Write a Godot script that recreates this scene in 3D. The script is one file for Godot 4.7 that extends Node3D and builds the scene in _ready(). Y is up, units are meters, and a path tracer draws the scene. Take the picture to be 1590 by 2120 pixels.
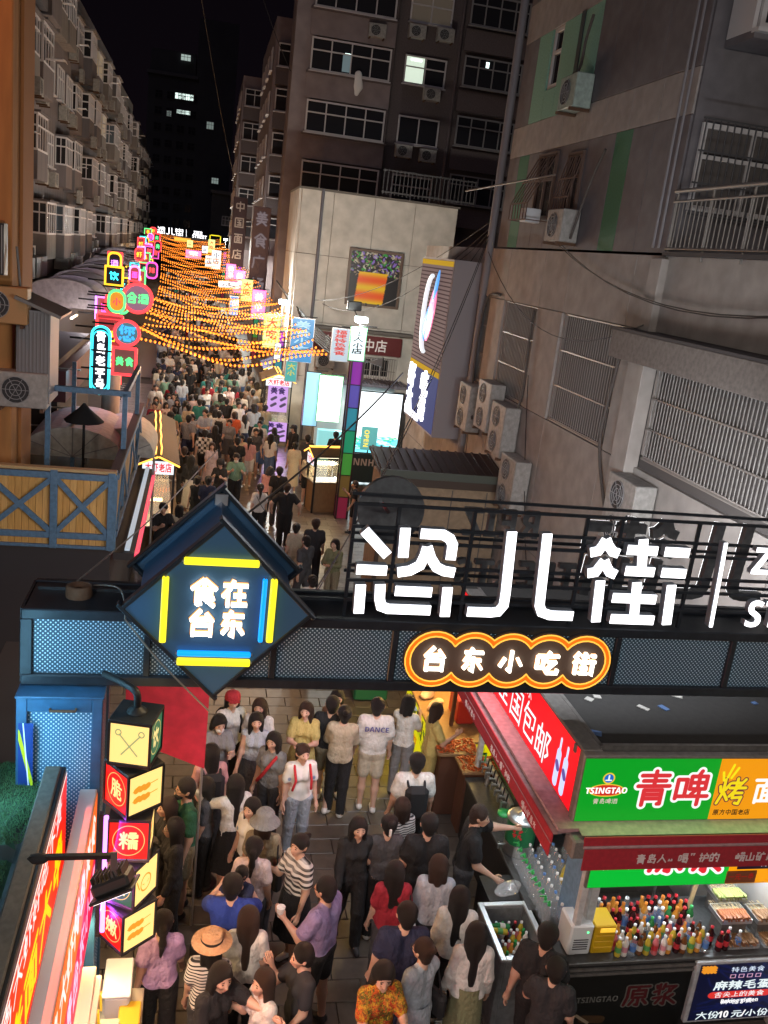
extends Node3D
# A night-market street seen from an upper floor: a lit street gate, food stalls, string lights and a crowd between old apartment blocks.

func _ready() -> void:
	camera_sky_sun()
	textures_and_materials()
	head_parts()
	build_setting()
	build_gate()
	build_near_left()
	build_stall()
	build_right_block()
	build_middle()
	build_left()
	build_strings()
	build_people()

func camera_sky_sun() -> void:
	rng.seed = 7
	var cam := Camera3D.new()
	cam.name = "camera"
	# the columns are the camera's right, up and back in the street's axes (street runs along -z)
	cam.transform = Transform3D(Basis(Vector3(0.97558, 0.11662, 0.18612), Vector3(-0.05920, 0.95565, -0.28851), Vector3(-0.21151, 0.27044, 0.93921)), Vector3(0, 7.5, 0))
	cam.fov = 59.30
	cam.near = 0.1; cam.far = 900.0
	cam.current = true
	add_child(cam)
	var env := Environment.new()
	env.background_mode = Environment.BG_SKY
	var sky := ProceduralSkyMaterial.new()
	sky.sky_top_color = Color(0.028, 0.02, 0.034); sky.sky_horizon_color = Color(0.055, 0.036, 0.055); sky.sky_curve = 0.2
	sky.ground_bottom_color = Color(0.03, 0.025, 0.03); sky.ground_horizon_color = Color(0.055, 0.036, 0.055)
	env.sky = Sky.new()
	env.sky.sky_material = sky
	env.tonemap_mode = Environment.TONE_MAPPER_LINEAR
	env.tonemap_exposure = 0.86
	env.sdfgi_enabled = true; env.ssao_enabled = true; env.ssil_enabled = true
	var we := WorldEnvironment.new()
	we.name = "world_environment"
	we.environment = env
	add_child(we)
	var moon := DirectionalLight3D.new() # the faint glow of the city sky
	moon.name = "sky_glow"
	moon.light_color = Color(0.86, 0.84, 1.0); moon.light_energy = 0.05; moon.light_angular_distance = 30.0; moon.shadow_enabled = true
	add_child(moon)
	moon.transform = Transform3D(Basis.looking_at(Vector3(0.35, -0.8, -0.5)), Vector3(0, 40, 0))

func tex_from(w: int, h: int, f: Callable) -> ImageTexture:
	var im := Image.create(w, h, false, Image.FORMAT_RGBA8)
	for y in h:
		for x in w: im.set_pixel(x, y, f.call(x, y))
	return ImageTexture.create_from_image(im)

func textures_and_materials() -> void:
	M["tex_grain"] = noise_tex(3, 0.09, 0.85, 1.0)
	M["tex_blotch"] = noise_tex(11, 0.02, 0.85, 1.0, 256, FastNoiseLite.TYPE_SIMPLEX_SMOOTH, 6)
	M["tex_dirt"] = noise_tex(17, 0.02, 0.8, 1.0)
	M["tex_streak"] = noise_tex(23, 0.02, 0.84, 1.0)
	M["tex_weave"] = noise_tex(31, 0.03, 0.88, 1.0)
	M["tex_turf"] = noise_tex(41, 0.16, 0.6, 1.0, 256, FastNoiseLite.TYPE_CELLULAR)
	M["tex_stripe"] = tex_from(8, 32, func(x, y): return Color(1, 1, 1) if y % 16 < 10 else Color(0.14, 0.14, 0.17))
	M["tex_widestripe"] = tex_from(8, 32, func(x, y): return Color(1, 1, 1) if y % 16 < 8 else Color(0.1, 0.1, 0.11))
	M["tex_check"] = tex_from(32, 32, func(x, y): return Color(1, 1, 1) if (x / 8 + y / 8) % 2 == 0 else Color(0.12, 0.12, 0.13))
	var fl := FastNoiseLite.new()
	fl.seed = 5; fl.frequency = 0.09; fl.noise_type = FastNoiseLite.TYPE_CELLULAR; fl.cellular_return_type = FastNoiseLite.RETURN_CELL_VALUE
	var cols := [Color(0.95, 0.5, 0.1), Color(0.75, 0.12, 0.08), Color(0.9, 0.75, 0.2), Color(0.3, 0.35, 0.12), Color(0.9, 0.4, 0.12), Color(0.25, 0.1, 0.06)]
	M["tex_flower"] = tex_from(96, 96, func(x, y): return cols[int((fl.get_noise_2d(x, y) * 0.5 + 0.5) * 5.99)])
	M["tex_fold"] = noise_tex(61, 0.02, 0.0, 1.0)
	M["tex_strand"] = noise_tex(67, 0.06, 0.0, 1.0)
	M["tex_wood"] = noise_tex(51, 0.02, 0.86, 1.0)
	for c in [["skin", 0.50, 0.31, 0.23], ["skin_b", 0.42, 0.25, 0.18], ["lip", 0.32, 0.09, 0.08]]:
		var m := mat(c[0], c[1], c[2], c[3], 0.55)
		m.subsurf_scatter_enabled = true; m.subsurf_scatter_strength = 0.12
	mat("eye_dark", 0.02, 0.015, 0.013, 0.25)
	mat("hair_black", 0.012, 0.010, 0.010, 0.55, 0.0, "streak", Vector3(30, 3, 30), false)
	mat("hair_brown", 0.045, 0.022, 0.014, 0.55, 0.0, "streak", Vector3(30, 3, 30), false)
	for h in ["hair_black", "hair_brown"]:
		M[h].heightmap_enabled = true; M[h].heightmap_texture = M["tex_strand"]; M[h].heightmap_scale = 1.5
	mat("shoe_white", 0.62, 0.6, 0.58, 0.6)
	mat("shoe_dark", 0.02, 0.02, 0.022, 0.5)
	mat("black_cloth", 0.012, 0.012, 0.014, 0.85, 0.0, "weave", Vector3(5, 5, 5), false)
	mat("white_cloth", 0.7, 0.68, 0.66, 0.9, 0.0, "weave", Vector3(5, 5, 5), false)
	mat("red_cloth", 0.5, 0.02, 0.03, 0.85, 0.0, "weave", Vector3(5, 5, 5), false)
	mat("black_plastic", 0.012, 0.012, 0.013, 0.4)
# ---------------------------------------------------------------- helpers
const V3 := Vector3.ZERO
var M := {}
var names := {}
var shared := {}
var rng := RandomNumberGenerator.new()

class Geo:
	const V3 := Vector3.ZERO
	var v := PackedVector3Array()
	var n := PackedVector3Array()
	var u := PackedVector2Array()
	var ix := PackedInt32Array()
	func quad(a: Vector3, b: Vector3, c: Vector3, d: Vector3) -> Geo: # counter-clockwise seen from the front
		var k := v.size()
		var m := (b - a).cross(d - a)
		if m.length_squared() < 1e-14: m = (c - b).cross(d - b)
		m = m.normalized()
		v.append_array([a, b, c, d]); n.append_array([m, m, m, m])
		u.append_array([Vector2(0, 1), Vector2(1, 1), Vector2(1, 0), Vector2(0, 0)])
		ix.append_array([k, k + 2, k + 1, k, k + 3, k + 2])
		return self
	func tri(a: Vector3, b: Vector3, c: Vector3) -> Geo:
		var k := v.size()
		var m := (b - a).cross(c - a).normalized()
		v.append_array([a, b, c]); n.append_array([m, m, m]); u.append_array([Vector2(0, 1), Vector2(1, 1), Vector2(0, 0)])
		ix.append_array([k, k + 2, k + 1])
		return self
	func box(c: Vector3, s: Vector3, b := Basis.IDENTITY, bev := 0.0) -> Geo:
		var h := s / 2.0
		var e := minf(bev, minf(h.x, minf(h.y, h.z)) * 0.9)
		for ax in 3:
			for sg in [-1.0, 1.0]:
				var o := V3; o[ax] = sg * h[ax]
				var p := V3; p[(ax + 1) % 3] = h[(ax + 1) % 3] - e
				var q := V3; q[(ax + 2) % 3] = (h[(ax + 2) % 3] - e) * sg
				quad(c + b * (o - p - q), c + b * (o + p - q), c + b * (o + p + q), c + b * (o - p + q))
		if e > 0.0:
			for ax in 3:
				var a1 := (ax + 1) % 3
				var a2 := (ax + 2) % 3
				for s1 in [-1.0, 1.0]:
					for s2 in [-1.0, 1.0]:
						var l := V3; l[ax] = h[ax] - e
						var p := V3; p[a1] = s1 * h[a1]; p[a2] = s2 * (h[a2] - e)
						var q := V3; q[a1] = s1 * (h[a1] - e); q[a2] = s2 * h[a2]
						_edge(c, b, p, q, l)
			for sx in [-1.0, 1.0]:
				for sy in [-1.0, 1.0]:
					for sz in [-1.0, 1.0]:
						var A := c + b * Vector3(sx * h.x, sy * (h.y - e), sz * (h.z - e))
						var B := c + b * Vector3(sx * (h.x - e), sy * h.y, sz * (h.z - e))
						var C := c + b * Vector3(sx * (h.x - e), sy * (h.y - e), sz * h.z)
						if sx * sy * sz > 0: tri(A, B, C)
						else: tri(A, C, B)
		return self
	func _edge(c: Vector3, b: Basis, p: Vector3, q: Vector3, l: Vector3) -> void:
		var m := (b * (q - l) - b * (p - l)).cross(b * (2.0 * l))
		if m.dot(b * (p + q)) > 0: quad(c + b * (p - l), c + b * (q - l), c + b * (q + l), c + b * (p + l))
		else: quad(c + b * (p - l), c + b * (p + l), c + b * (q + l), c + b * (q - l))
	func bar(a: Vector3, b: Vector3, w: float, d: float, side := Vector3(0, 0, 1)) -> Geo: # square bar from a to b; w across, d along side
		var y := (b - a)
		var L := y.length()
		y = y / L
		var z := (side - y * side.dot(y))
		if z.length() < 1e-4: z = Vector3(1, 0, 0) - y * y.x
		z = z.normalized()
		return box((a + b) / 2.0, Vector3(w, L, d), Basis(y.cross(z), y, z))
	func tube(pts: Array, r, seg := 8, caps := true) -> Geo: # r: a number or one per point
		var N := pts.size()
		var t0: Vector3 = (pts[1] - pts[0]).normalized()
		var side := t0.cross(Vector3(0, 1, 0) if absf(t0.y) < 0.9 else Vector3(1, 0, 0)).normalized()
		var k0 := v.size()
		for i in N:
			var t: Vector3 = (pts[mini(i + 1, N - 1)] - pts[maxi(i - 1, 0)]).normalized()
			side = (side - t * side.dot(t)).normalized()
			var up := t.cross(side)
			var R: float = r[i] if r is Array else r
			for j in seg + 1:
				var a := TAU * j / seg
				var d := side * cos(a) + up * sin(a)
				v.append(pts[i] + d * R); n.append(d); u.append(Vector2(float(j) / seg, float(i) / (N - 1)))
		for i in N - 1:
			for j in seg:
				var k := k0 + i * (seg + 1) + j
				var m := k + seg + 1
				ix.append_array([k, m, k + 1, k + 1, m, m + 1])
		if caps:
			for e in [0, N - 1]:
				var t: Vector3 = (pts[1] - pts[0]).normalized() if e == 0 else (pts[N - 1] - pts[N - 2]).normalized()
				var k := v.size()
				var s := -1.0 if e == 0 else 1.0
				v.append(pts[e]); n.append(t * s); u.append(Vector2(0.5, 0.5))
				for j in seg + 1:
					v.append(v[k0 + e * (seg + 1) + j]); n.append(t * s); u.append(Vector2(0.5, 0.5))
				for j in seg:
					if e == 0: ix.append_array([k, k + 1 + j, k + 2 + j])
					else: ix.append_array([k, k + 2 + j, k + 1 + j])
		return self
	func cyl(a: Vector3, b: Vector3, r: float, seg := 10, rb := -1.0) -> Geo:
		return tube([a, b], [r, r if rb < 0 else rb], seg)
	func lathe(prof: Array, o := Vector3.ZERO, seg := 12, sc := Vector3.ONE) -> Geo: # prof: [[r, y], ...] going up
		var k0 := v.size()
		var N := prof.size()
		for i in N:
			var p0: Array = prof[maxi(i - 1, 0)]
			var p1: Array = prof[mini(i + 1, N - 1)]
			var sl := Vector2(p1[1] - p0[1], p0[0] - p1[0]).normalized()
			for j in seg + 1:
				var a := TAU * j / seg
				v.append(o + Vector3(cos(a) * prof[i][0], prof[i][1], sin(a) * prof[i][0]) * sc)
				n.append((Vector3(cos(a) * sl.x, sl.y, sin(a) * sl.x) / sc).normalized())
				u.append(Vector2(float(j) / seg, 1.0 - float(i) / (N - 1)))
		for i in N - 1:
			for j in seg:
				var k := k0 + i * (seg + 1) + j
				var m := k + seg + 1
				ix.append_array([k, k + 1, m, k + 1, m + 1, m])
		return self
	func ball(c: Vector3, r: Vector3, seg := 10) -> Geo:
		return _ball(c, r, seg, maxi(3, seg / 2))
	func _ball(c: Vector3, r: Vector3, seg: int, h: int) -> Geo:
		var k0 := v.size()
		for i in h + 1:
			var e := PI * i / h - PI / 2
			for j in seg + 1:
				var a := TAU * j / seg
				var d := Vector3(cos(a) * cos(e), sin(e), sin(a) * cos(e))
				v.append(c + d * r); n.append((d / r).normalized()); u.append(Vector2(float(j) / seg, 1.0 - float(i) / h))
		for i in h:
			for j in seg:
				var k := k0 + i * (seg + 1) + j
				var m := k + seg + 1
				ix.append_array([k, k + 1, m, k + 1, m + 1, m])
		return self
	func poly(p: PackedVector2Array, z0: float, z1: float, t := Transform3D.IDENTITY, caps := 3) -> Geo: # extruded outline, front at z1
		if Geometry2D.is_polygon_clockwise(p): p.reverse()
		var tr := Geometry2D.triangulate_polygon(p)
		for i in range(0, tr.size(), 3):
			var a := p[tr[i]]; var b := p[tr[i + 1]]; var c := p[tr[i + 2]]
			if (b - a).cross(c - a) < 0:
				var q := b; b = c; c = q
			if caps & 1: tri(t * Vector3(a.x, a.y, z1), t * Vector3(b.x, b.y, z1), t * Vector3(c.x, c.y, z1))
			if caps & 2: tri(t * Vector3(a.x, a.y, z0), t * Vector3(c.x, c.y, z0), t * Vector3(b.x, b.y, z0))
		for i in p.size():
			var a := p[i]; var b := p[(i + 1) % p.size()]
			quad(t * Vector3(a.x, a.y, z0), t * Vector3(b.x, b.y, z0), t * Vector3(b.x, b.y, z1), t * Vector3(a.x, a.y, z1))
		return self
	func stroke(pts: PackedVector2Array, w: float, z0: float, z1: float, t := Transform3D.IDENTITY) -> Geo:
		for q in Geometry2D.offset_polyline(pts, w / 2.0, Geometry2D.JOIN_MITER, Geometry2D.END_BUTT):
			if not Geometry2D.is_polygon_clockwise(q): poly(q, z0, z1, t)
		return self
	func add(g: Geo, t := Transform3D.IDENTITY) -> Geo:
		var k := v.size()
		for i in g.v.size():
			v.append(t * g.v[i]); n.append((t.basis * g.n[i]).normalized())
		u.append_array(g.u)
		for i in g.ix: ix.append(k + i)
		return self
	func mesh() -> ArrayMesh:
		var a := []
		a.resize(Mesh.ARRAY_MAX)
		a[Mesh.ARRAY_VERTEX] = v; a[Mesh.ARRAY_NORMAL] = n; a[Mesh.ARRAY_INDEX] = ix
		if u.size() == v.size(): a[Mesh.ARRAY_TEX_UV] = u
		var m := ArrayMesh.new()
		m.add_surface_from_arrays(Mesh.PRIMITIVE_TRIANGLES, a)
		return m

func numbered(s: String) -> String:
	names[s] = names.get(s, 0) + 1
	return s if names[s] == 1 else "%s_%03d" % [s, names[s] - 1]

func tag(o: Node, label: String, category: String, group := "") -> Node:
	o.set_meta("label", label); o.set_meta("category", category)
	if group: o.set_meta("group", group)
	return o

func thing(called: String, label: String, category: String, pos := V3, yaw := 0.0, group := "") -> Node3D:
	var o := Node3D.new()
	o.name = numbered(called)
	o.position = pos; o.rotation.y = deg_to_rad(yaw)
	tag(o, label, category, group)
	add_child(o)
	return o

func put(called: String, m: Mesh, mat: Material, parent: Node, pos := V3, b := Basis.IDENTITY) -> MeshInstance3D:
	var o := MeshInstance3D.new()
	o.name = numbered(called) if parent == self else called
	o.mesh = m; o.material_override = mat
	o.transform = Transform3D(b, pos)
	parent.add_child(o, true)
	return o

func bx(called: String, parent: Node, mat: Material, c: Vector3, s: Vector3, bev := 0.0, yaw := 0.0) -> MeshInstance3D:
	var key := "b%.3v%.3f" % [s, bev]
	if not shared.has(key): shared[key] = Geo.new().box(V3, s, Basis.IDENTITY, bev).mesh()
	return put(called, shared[key], mat, parent, c, Basis(Vector3.UP, deg_to_rad(yaw)))

func structure(o: Node) -> Node:
	o.set_meta("kind", "structure")
	return o

# ---- materials: colours are linear reflectances
func srgb(r: float, g: float, b: float) -> Color:
	return Color(r, g, b).linear_to_srgb()

func noise_tex(sd: int, freq: float, lo: float, hi: float, size := 256, kind := FastNoiseLite.TYPE_SIMPLEX_SMOOTH, oct := 4) -> NoiseTexture2D:
	var f := FastNoiseLite.new()
	f.seed = sd; f.frequency = freq; f.noise_type = kind; f.fractal_octaves = oct
	var t := NoiseTexture2D.new()
	t.width = size; t.height = size; t.seamless = true; t.noise = f
	var g := Gradient.new()
	g.set_color(0, Color(lo, lo, lo)); g.set_color(1, Color(hi, hi, hi))
	t.color_ramp = g
	return t

func mat(id: String, r: float, g: float, b: float, rough := 0.8, metal := 0.0, tex := "", sc := Vector3.ONE, world := true) -> StandardMaterial3D:
	if M.has(id): return M[id]
	var m := StandardMaterial3D.new()
	m.resource_name = id
	m.albedo_color = srgb(r, g, b); m.roughness = rough; m.metallic = metal
	if tex:
		m.albedo_texture = M["tex_" + tex]
		m.uv1_triplanar = true; m.uv1_world_triplanar = world; m.uv1_scale = sc
	M[id] = m
	return m

func glow(id: String, r: float, g: float, b: float, e := 1.0, base := 0.4) -> StandardMaterial3D: # something that gives off light
	if M.has(id): return M[id]
	var m := StandardMaterial3D.new()
	m.resource_name = id
	m.albedo_color = srgb(r * base, g * base, b * base); m.roughness = 0.5
	m.emission_enabled = true; m.emission = srgb(r, g, b); m.emission_energy_multiplier = e
	M[id] = m
	return m

func glow_print(id: String, im: Image, e := 1.0) -> StandardMaterial3D: # a backlit print
	var m := StandardMaterial3D.new()
	m.resource_name = id
	var t := ImageTexture.create_from_image(im)
	m.albedo_color = Color(0.3, 0.3, 0.3); m.albedo_texture = t; m.roughness = 0.35
	m.emission_enabled = true; m.emission_texture = t; m.emission_operator = BaseMaterial3D.EMISSION_OP_MULTIPLY; m.emission = Color.WHITE; m.emission_energy_multiplier = e
	M[id] = m
	return m

func flat_print(id: String, im: Image, rough := 0.6) -> StandardMaterial3D:
	var m := StandardMaterial3D.new()
	m.resource_name = id
	m.albedo_texture = ImageTexture.create_from_image(im); m.roughness = rough
	M[id] = m
	return m

func glass(id: String, r: float, g: float, b: float, a := 0.25) -> StandardMaterial3D:
	if M.has(id): return M[id]
	var m := StandardMaterial3D.new()
	m.resource_name = id
	m.albedo_color = Color(srgb(r, g, b), a); m.roughness = 0.05
	m.transparency = BaseMaterial3D.TRANSPARENCY_ALPHA
	M[id] = m
	return m

# ---- lamps
func area(parent: Node, pos: Vector3, dir: Vector3, size: Vector2, col: Color, e: float) -> void:
	var l := AreaLight3D.new()
	l.name = "area_glow"
	l.area_size = size; l.light_color = col; l.light_energy = e; l.shadow_enabled = true
	l.area_normalize_energy = true
	l.area_range = 60.0
	parent.add_child(l, true)
	l.transform = Transform3D(Basis.looking_at(dir, Vector3.UP if absf(dir.normalized().y) < 0.95 else Vector3.FORWARD), pos)

func omni(parent: Node, pos: Vector3, col: Color, e: float, size := 0.1) -> void:
	var l := OmniLight3D.new()
	l.name = "lamp_glow"
	l.light_color = col; l.light_energy = e; l.light_size = size; l.shadow_enabled = true
	l.omni_range = 60.0; l.omni_attenuation = 2.0
	l.position = pos
	parent.add_child(l, true)

func spot(parent: Node, pos: Vector3, dir: Vector3, ang: float, col: Color, e: float, size := 0.15) -> void:
	var l := SpotLight3D.new()
	l.name = "spot_glow"
	l.light_color = col; l.light_energy = e; l.light_size = size; l.shadow_enabled = true
	l.spot_angle = ang; l.spot_range = 80.0; l.spot_attenuation = 2.0; l.spot_angle_attenuation = 0.6
	parent.add_child(l, true)
	l.transform = Transform3D(Basis.looking_at(dir, Vector3.UP if absf(dir.normalized().y) < 0.95 else Vector3.FORWARD), pos)

# ---- writing: characters as brush strokes on a 16 by 16 grid (x right, y down), strokes parted by /
const HAN := {
	"食": "8 0 1 6/8 0 15 6/8 3 8 5/4 6 4 15/4 6 12 6 12 11/4 8.5 12 8.5/4 11 12 11/4 15 7 14/14 11 9 13/8 11 14 16",
	"在": "1 3 15 3/7 0 5 5 1 10/4 8 4 16/7 9 14 9/10.5 5 10.5 14.5/6 14.5 15 14.5",
	"台": "7 0 2 6 13 5/10 2 14 7/3 9 3 16/3 9 13 9 13 16/3 14.5 13 14.5",
	"东": "2 3 14 3/7 0 3 8 13 8/8 6 8 15 6 14/5 10 2 14/11 10 14 14",
	"小": "8 1 8 15 6 13.5/4 6 1 12/12 6 15 11",
	"吃": "1 4 1 13/1 4 5 4 5 12/1 12 5 12/9 1 6 6/8 4 15 4/7.5 8 13 8 7 14 8 15.5 14.5 15.5 15 13",
	"街": "4 1 1 5/4 5 1 9/2.5 7 2.5 16/8 1 8 8/5.5 3.5 10.5 3.5/5 7.5 11 7.5/8 9 8 15/5.5 11.5 10.5 11.5/5 15 11 15/12 3 15 3/11.5 7 15.5 7/13.7 7 13.7 15.5 12.5 15",
	"青": "2 2 14 2/8 0 8 7/3 4.5 13 4.5/1 7 15 7/4 9 4 16/4 9 12 9 12 15.5 11 15.5/4 11 12 11/4 13 12 13",
	"啤": "1 4 1 13/1 4 5 4 5 12/1 12 5 12/11 0 10 2/7 2.5 7 8.5/7 2.5 14 2.5 14 8.5 7 8.5/7 5.5 14 5.5/10.5 2.5 10.5 8.5 8 11/6 12 15.5 12/11.5 9.5 11.5 16",
	"岛": "8 0 6 2/4 2 4 9/4 2 12 2 11.5 5.5/4 5.5 11.5 5.5/7 3 9 4.5/4 8.5 14 8.5 13 15 11 14.5/3 10 3 13.5 10 13.5/6.5 10 6.5 13.5",
	"酒": "1 2 3 4/0.5 6 2.5 8/1 15 3 10/5 2 15 2/6 5 6 15.5/6 5 14.5 5 14.5 15.5/6 14.5 14.5 14.5/8.5 2 8.5 8/11.8 2 11.8 8/6.5 11 14 11",
	"原": "2 1 15 1/2 1 2 9 0.5 15/9 1 7.5 4/5 4 5 9.5/5 4 13 4 13 9.5 5 9.5/5 6.8 13 6.8/9 9.5 9 15.5 7.5 15/6 11.5 4 15/12 11.5 14.5 14.5",
	"浆": "2 1 2.5 3/1 6 4 5/4 0 4 8/7 0 6 4/7 2 14 2 8 8/10 4 11 6/8 8 8 16 6.5 15/1 11 6 10 3 15/13 8.5 9.5 11.5/9 10.5 15 15.5",
	"烤": "3 1 3 8 0.5 15/0.8 5 1.5 8/6 3.5 4 7/3.5 9 6 13/7 3 13 3/10 0.5 10 6/6.5 6 15.5 6/14.5 1 7 11/9 9 14 9/9 9 9 12 14 11.5 13 15.5 11 15",
	"面": "1 1.5 15 1.5/8 1.5 7 5/2.5 5 2.5 15.5/2.5 5 13.5 5 13.5 15.5/2.5 14.5 13.5 14.5/6.3 5 6.3 14.5/9.8 5 9.8 14.5/6.3 8 9.8 8/6.3 11 9.8 11",
	"人": "8 1 7 7 1 15/8 6 15 15",
	"喝": "1 4 1 13/1 4 4.5 4 4.5 12/1 12 4.5 12/7 1 7 7/7 1 14 1 14 7 7 7/7 4 14 4/9 7 6.5 11/8 9 15 9 14 15.5 12 15/10.5 9 8 13/8 11 8 14 13 14",
	"护": "3 0 3 15 1.5 14/0.5 4 6 4/0.5 10 6 8/11 0 12 2.5/8 4 14.5 4 14.5 9 8 9/8 4 8 10 6 15.5",
	"的": "4 0 3 3/1 3.5 1 14.5/1 3.5 6 3.5 6 14.5/1 8.5 6 8.5/1 14 6 14/10 0 8 6/9.5 3.5 15 3.5 14 15 12 14.5/10.5 8 12 10.5",
	"崂": "1 5 1 11 6 11/6 5 6 11/3.5 2 3.5 11/8 2 15 2/10 0 10 4/13 0 13 4/8 6 8 8/8 6 15 6 15 8/8 10 14.5 10 14 15 12 14.5/11 7.5 10 12 8 15.5",
	"山": "2 6 2 14.5 14 14.5/14 6 14 14.5/8 1 8 14.5",
	"矿": "1 2 7 2/4 2 1 9/2.5 8 2.5 15/2.5 8 6 8 6 14 2.5 14/11.5 0.5 12 3/8.5 4 15.5 4/8.5 4 8.5 10 7.5 15.5",
	"泉": "8 0 6.5 2/4 2 4 8/4 2 12 2 12 8 4 8/4 5 12 5/8 8 8 15.5 6.5 15/2 10 6 10 2 15/13 9 9.5 11.5/9 11 14.5 15",
	"水": "8 1 8 15 6.5 14/1.5 5 6.5 5 2 13/14 3.5 9.5 7/9 7 14.5 14",
	"全": "8 0 1 7/8 0 15 7/4 7 12 7/4 11 12 11/2 15 14 15/8 7 8 15",
	"国": "1.5 1 1.5 16/1.5 1 14.5 1 14.5 16/1.5 15 14.5 15/4.5 4 11.5 4/4.5 8 11.5 8/4 12 12 12/8 4 8 12/10 9 11 11",
	"包": "4 0 1 6/3 3 14 3 13.5 9 12 9/3 6 9 6 9 10 3 10/3 6 3 14 4 15 14.5 15 14.5 12",
	"邮": "1 4 1 15/1 4 8 4 8 15/1 9 8 9/1 14.5 8 14.5/4.5 1 4.5 14.5/10.5 2 10.5 16/10.5 2 15 2 12.5 7 15 10 12.5 12.5",
	"产": "8 0 8.5 2/2 3 14 3/5 4 6 6/11 4 10 6/2 7.5 14.5 7.5/3 7.5 3 11 1 15.5",
	"直": "2 2.5 14 2.5/8 0 8 4.5/4 5 4 14/4 5 12 5 12 14/4 8 12 8/4 11 12 11/1 14.5 15 14.5",
	"供": "4 0 1 7/3 4 3 16/8 1 8 9/12.5 1 12.5 9/6 4 15 4/5.5 9 15.5 9/8.5 11 6 15/12 11 14.5 15",
	"美": "5 0 6.5 2/11 0 9.5 2/2 3 14 3/3 5.5 13 5.5/1 8 15 8/8 3 8 9/2 11 14 11/8 8.5 7 12 2 15.5/8.5 11 14 15.5",
	"广": "8 0 8.5 2/2 3 14.5 3/2 3 2 9 0.5 15",
	"场": "3 1 3 13/0.5 5.5 6 5.5/0.5 13.5 6 12/7.5 2 14 2 8 7 15 7 14 15 12 14.5/11 7.5 7 13.5/14 7 10 14",
	"老": "2 3.5 12 3.5/7 0.5 7 7/1 7 15 7/14 2 2 13/6 9 6 14 7 15 14 15 14 12.5/13 8.5 6.5 11.5",
	"字": "8 0 8 2/2 5 2 2.5 14 2.5 14 5/4 6 11.5 6 8 9/8 9 8 15.5 6 14.5/1 10 15 10",
	"号": "4 1 4 6/4 1 12 1 12 6 4 6/1 8.5 15 8.5/5 8.5 4.5 11.5 12.5 11.5 11.5 15.5 9 15",
	"您": "4 0 1 6/3 3.5 3 9.5/7 1 6 5/6.5 2.5 15 2.5 14 4.5/10.5 4 10.5 9 9.5 9/8 5 6 8/12.5 5 15 8/2 12 1 15/5 11 6 15 11 15 11.5 13/8 10.5 9 13/13 11 15 14",
	"合": "8 0 1 7/8 0 15 7/4.5 7 11.5 7/3.5 10 3.5 16/3.5 10 12.5 10 12.5 16/3.5 15 12.5 15",
	"脆": "2 1 2 10 0.5 15/2 1 5.5 1 5.5 15 4.5 15/2 5 5.5 5/2 9 5.5 9/9 0 7 4/8.5 2 12.5 2 11.5 4.5/7.5 5 15.5 5/8 5 8 10 6.5 15/9.5 8 13.5 8 13.5 11 12.5 11/9.5 8 9.5 14 10.5 15 15 15 15 13",
	"糯": "1 2 2 5/6 2 5 5/0.5 7 7 7/3.5 0.5 3.5 15.5/3.5 8 0.5 12/3.5 8 6.5 11/9 1 14 1/8 5 8 3 15.5 3 15.5 5/11.7 1 11.7 6/9 4.5 10.5 5.5/13 5.5 14.5 4.5/7.5 8 15.5 8/11.5 8 11 10/8.5 10 8.5 15.5/8.5 10 15 10 15 15.5 14 15/10.7 10 10.7 15/12.9 10 12.9 15",
	"嫩": "3 0.5 1 9 5 14/4.5 4 4 9 0.5 15/0.5 4.5 5 4.5/6 3 11 3/8.5 0.5 8.5 15.5/6.5 5 6.5 8.5/6.5 5 10.5 5 10.5 8.5 6.5 8.5/8.5 9 6 13/8.5 9 10.5 12/13 0.5 11.5 6/12.5 3.5 16 3.5/15 3.5 14 9 11 15.5/12 6 16 15.5",
	"饮": "3 0.5 0.5 5/2.5 3 6 3 5 5/3 6 3 14 6 11.5/9.5 0.5 7 7/9 4 15 4 14 7/11 5 10.5 9 7 15.5/11 9 15.5 15.5",
	"福": "3 0 4 2/1 4 6 4 1 10/3.5 7.5 3.5 16/4.5 8 6 10/7.5 1.5 15.5 1.5/9 4 9 7/9 4 14 4 14 7 9 7/8 9 8 16/8 9 15 9 15 16/8 12 15 12/11.5 9 11.5 15.5/8 15.5 15 15.5",
	"建": "1 2 5 2 2.5 7 5 7 1 15/2 10 6 14 15.5 15/7 2 14 2 14 8/6.5 5 15.5 5/7 8 14 8/7 10.5 14 10.5/10.5 0.5 10.5 13",
	"特": "2 1 1 6/1.5 4 6 4/0.5 10 6.5 8.5/3.5 0.5 3.5 15.5/8 3 14 3/11 0.5 11 7/7 7 15.5 7/7.5 10 15.5 10/13 7.5 13 15.5 11.5 15/9 11.5 10.5 13.5",
	"色": "5 0 2 5/4.5 2 11 2 9.5 5/3 5.5 13 5.5 13 10 3 10/3 5.5 3 14 4 15 14.5 15 14.5 12.5/8 5.5 8 10",
	"辣": "3.5 0 3.5 2/0.5 2.5 6.5 2.5/2 3.5 2.5 6/5 3.5 4.5 6/0.5 7 7 7/1 10 6.5 10/3.8 7 3.5 12 1.5 15.5/8 3 15.5 3/11.7 0.5 11.7 15.5/9 5.5 9 9/9 5.5 14.5 5.5 14.5 9 9 9/11.5 9 8 14/12 9 15.5 14",
	"麻": "8 0 8.5 2/2 2.5 15 2.5/2 2.5 2 9 0.5 15.5/3.5 6 8 6/6 4 6 15.5/6 6.5 3.5 11/6 6.5 8 9.5/9 6 15 6/12 4 12 15.5/12 6.5 9 11.5/12 6.5 15.5 11",
	"毛": "13 0.5 3 3/2.5 6.5 13 5/1 10.5 15 8.5/7.5 2 7.5 13.5 9 15 15 15 15 12",
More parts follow.
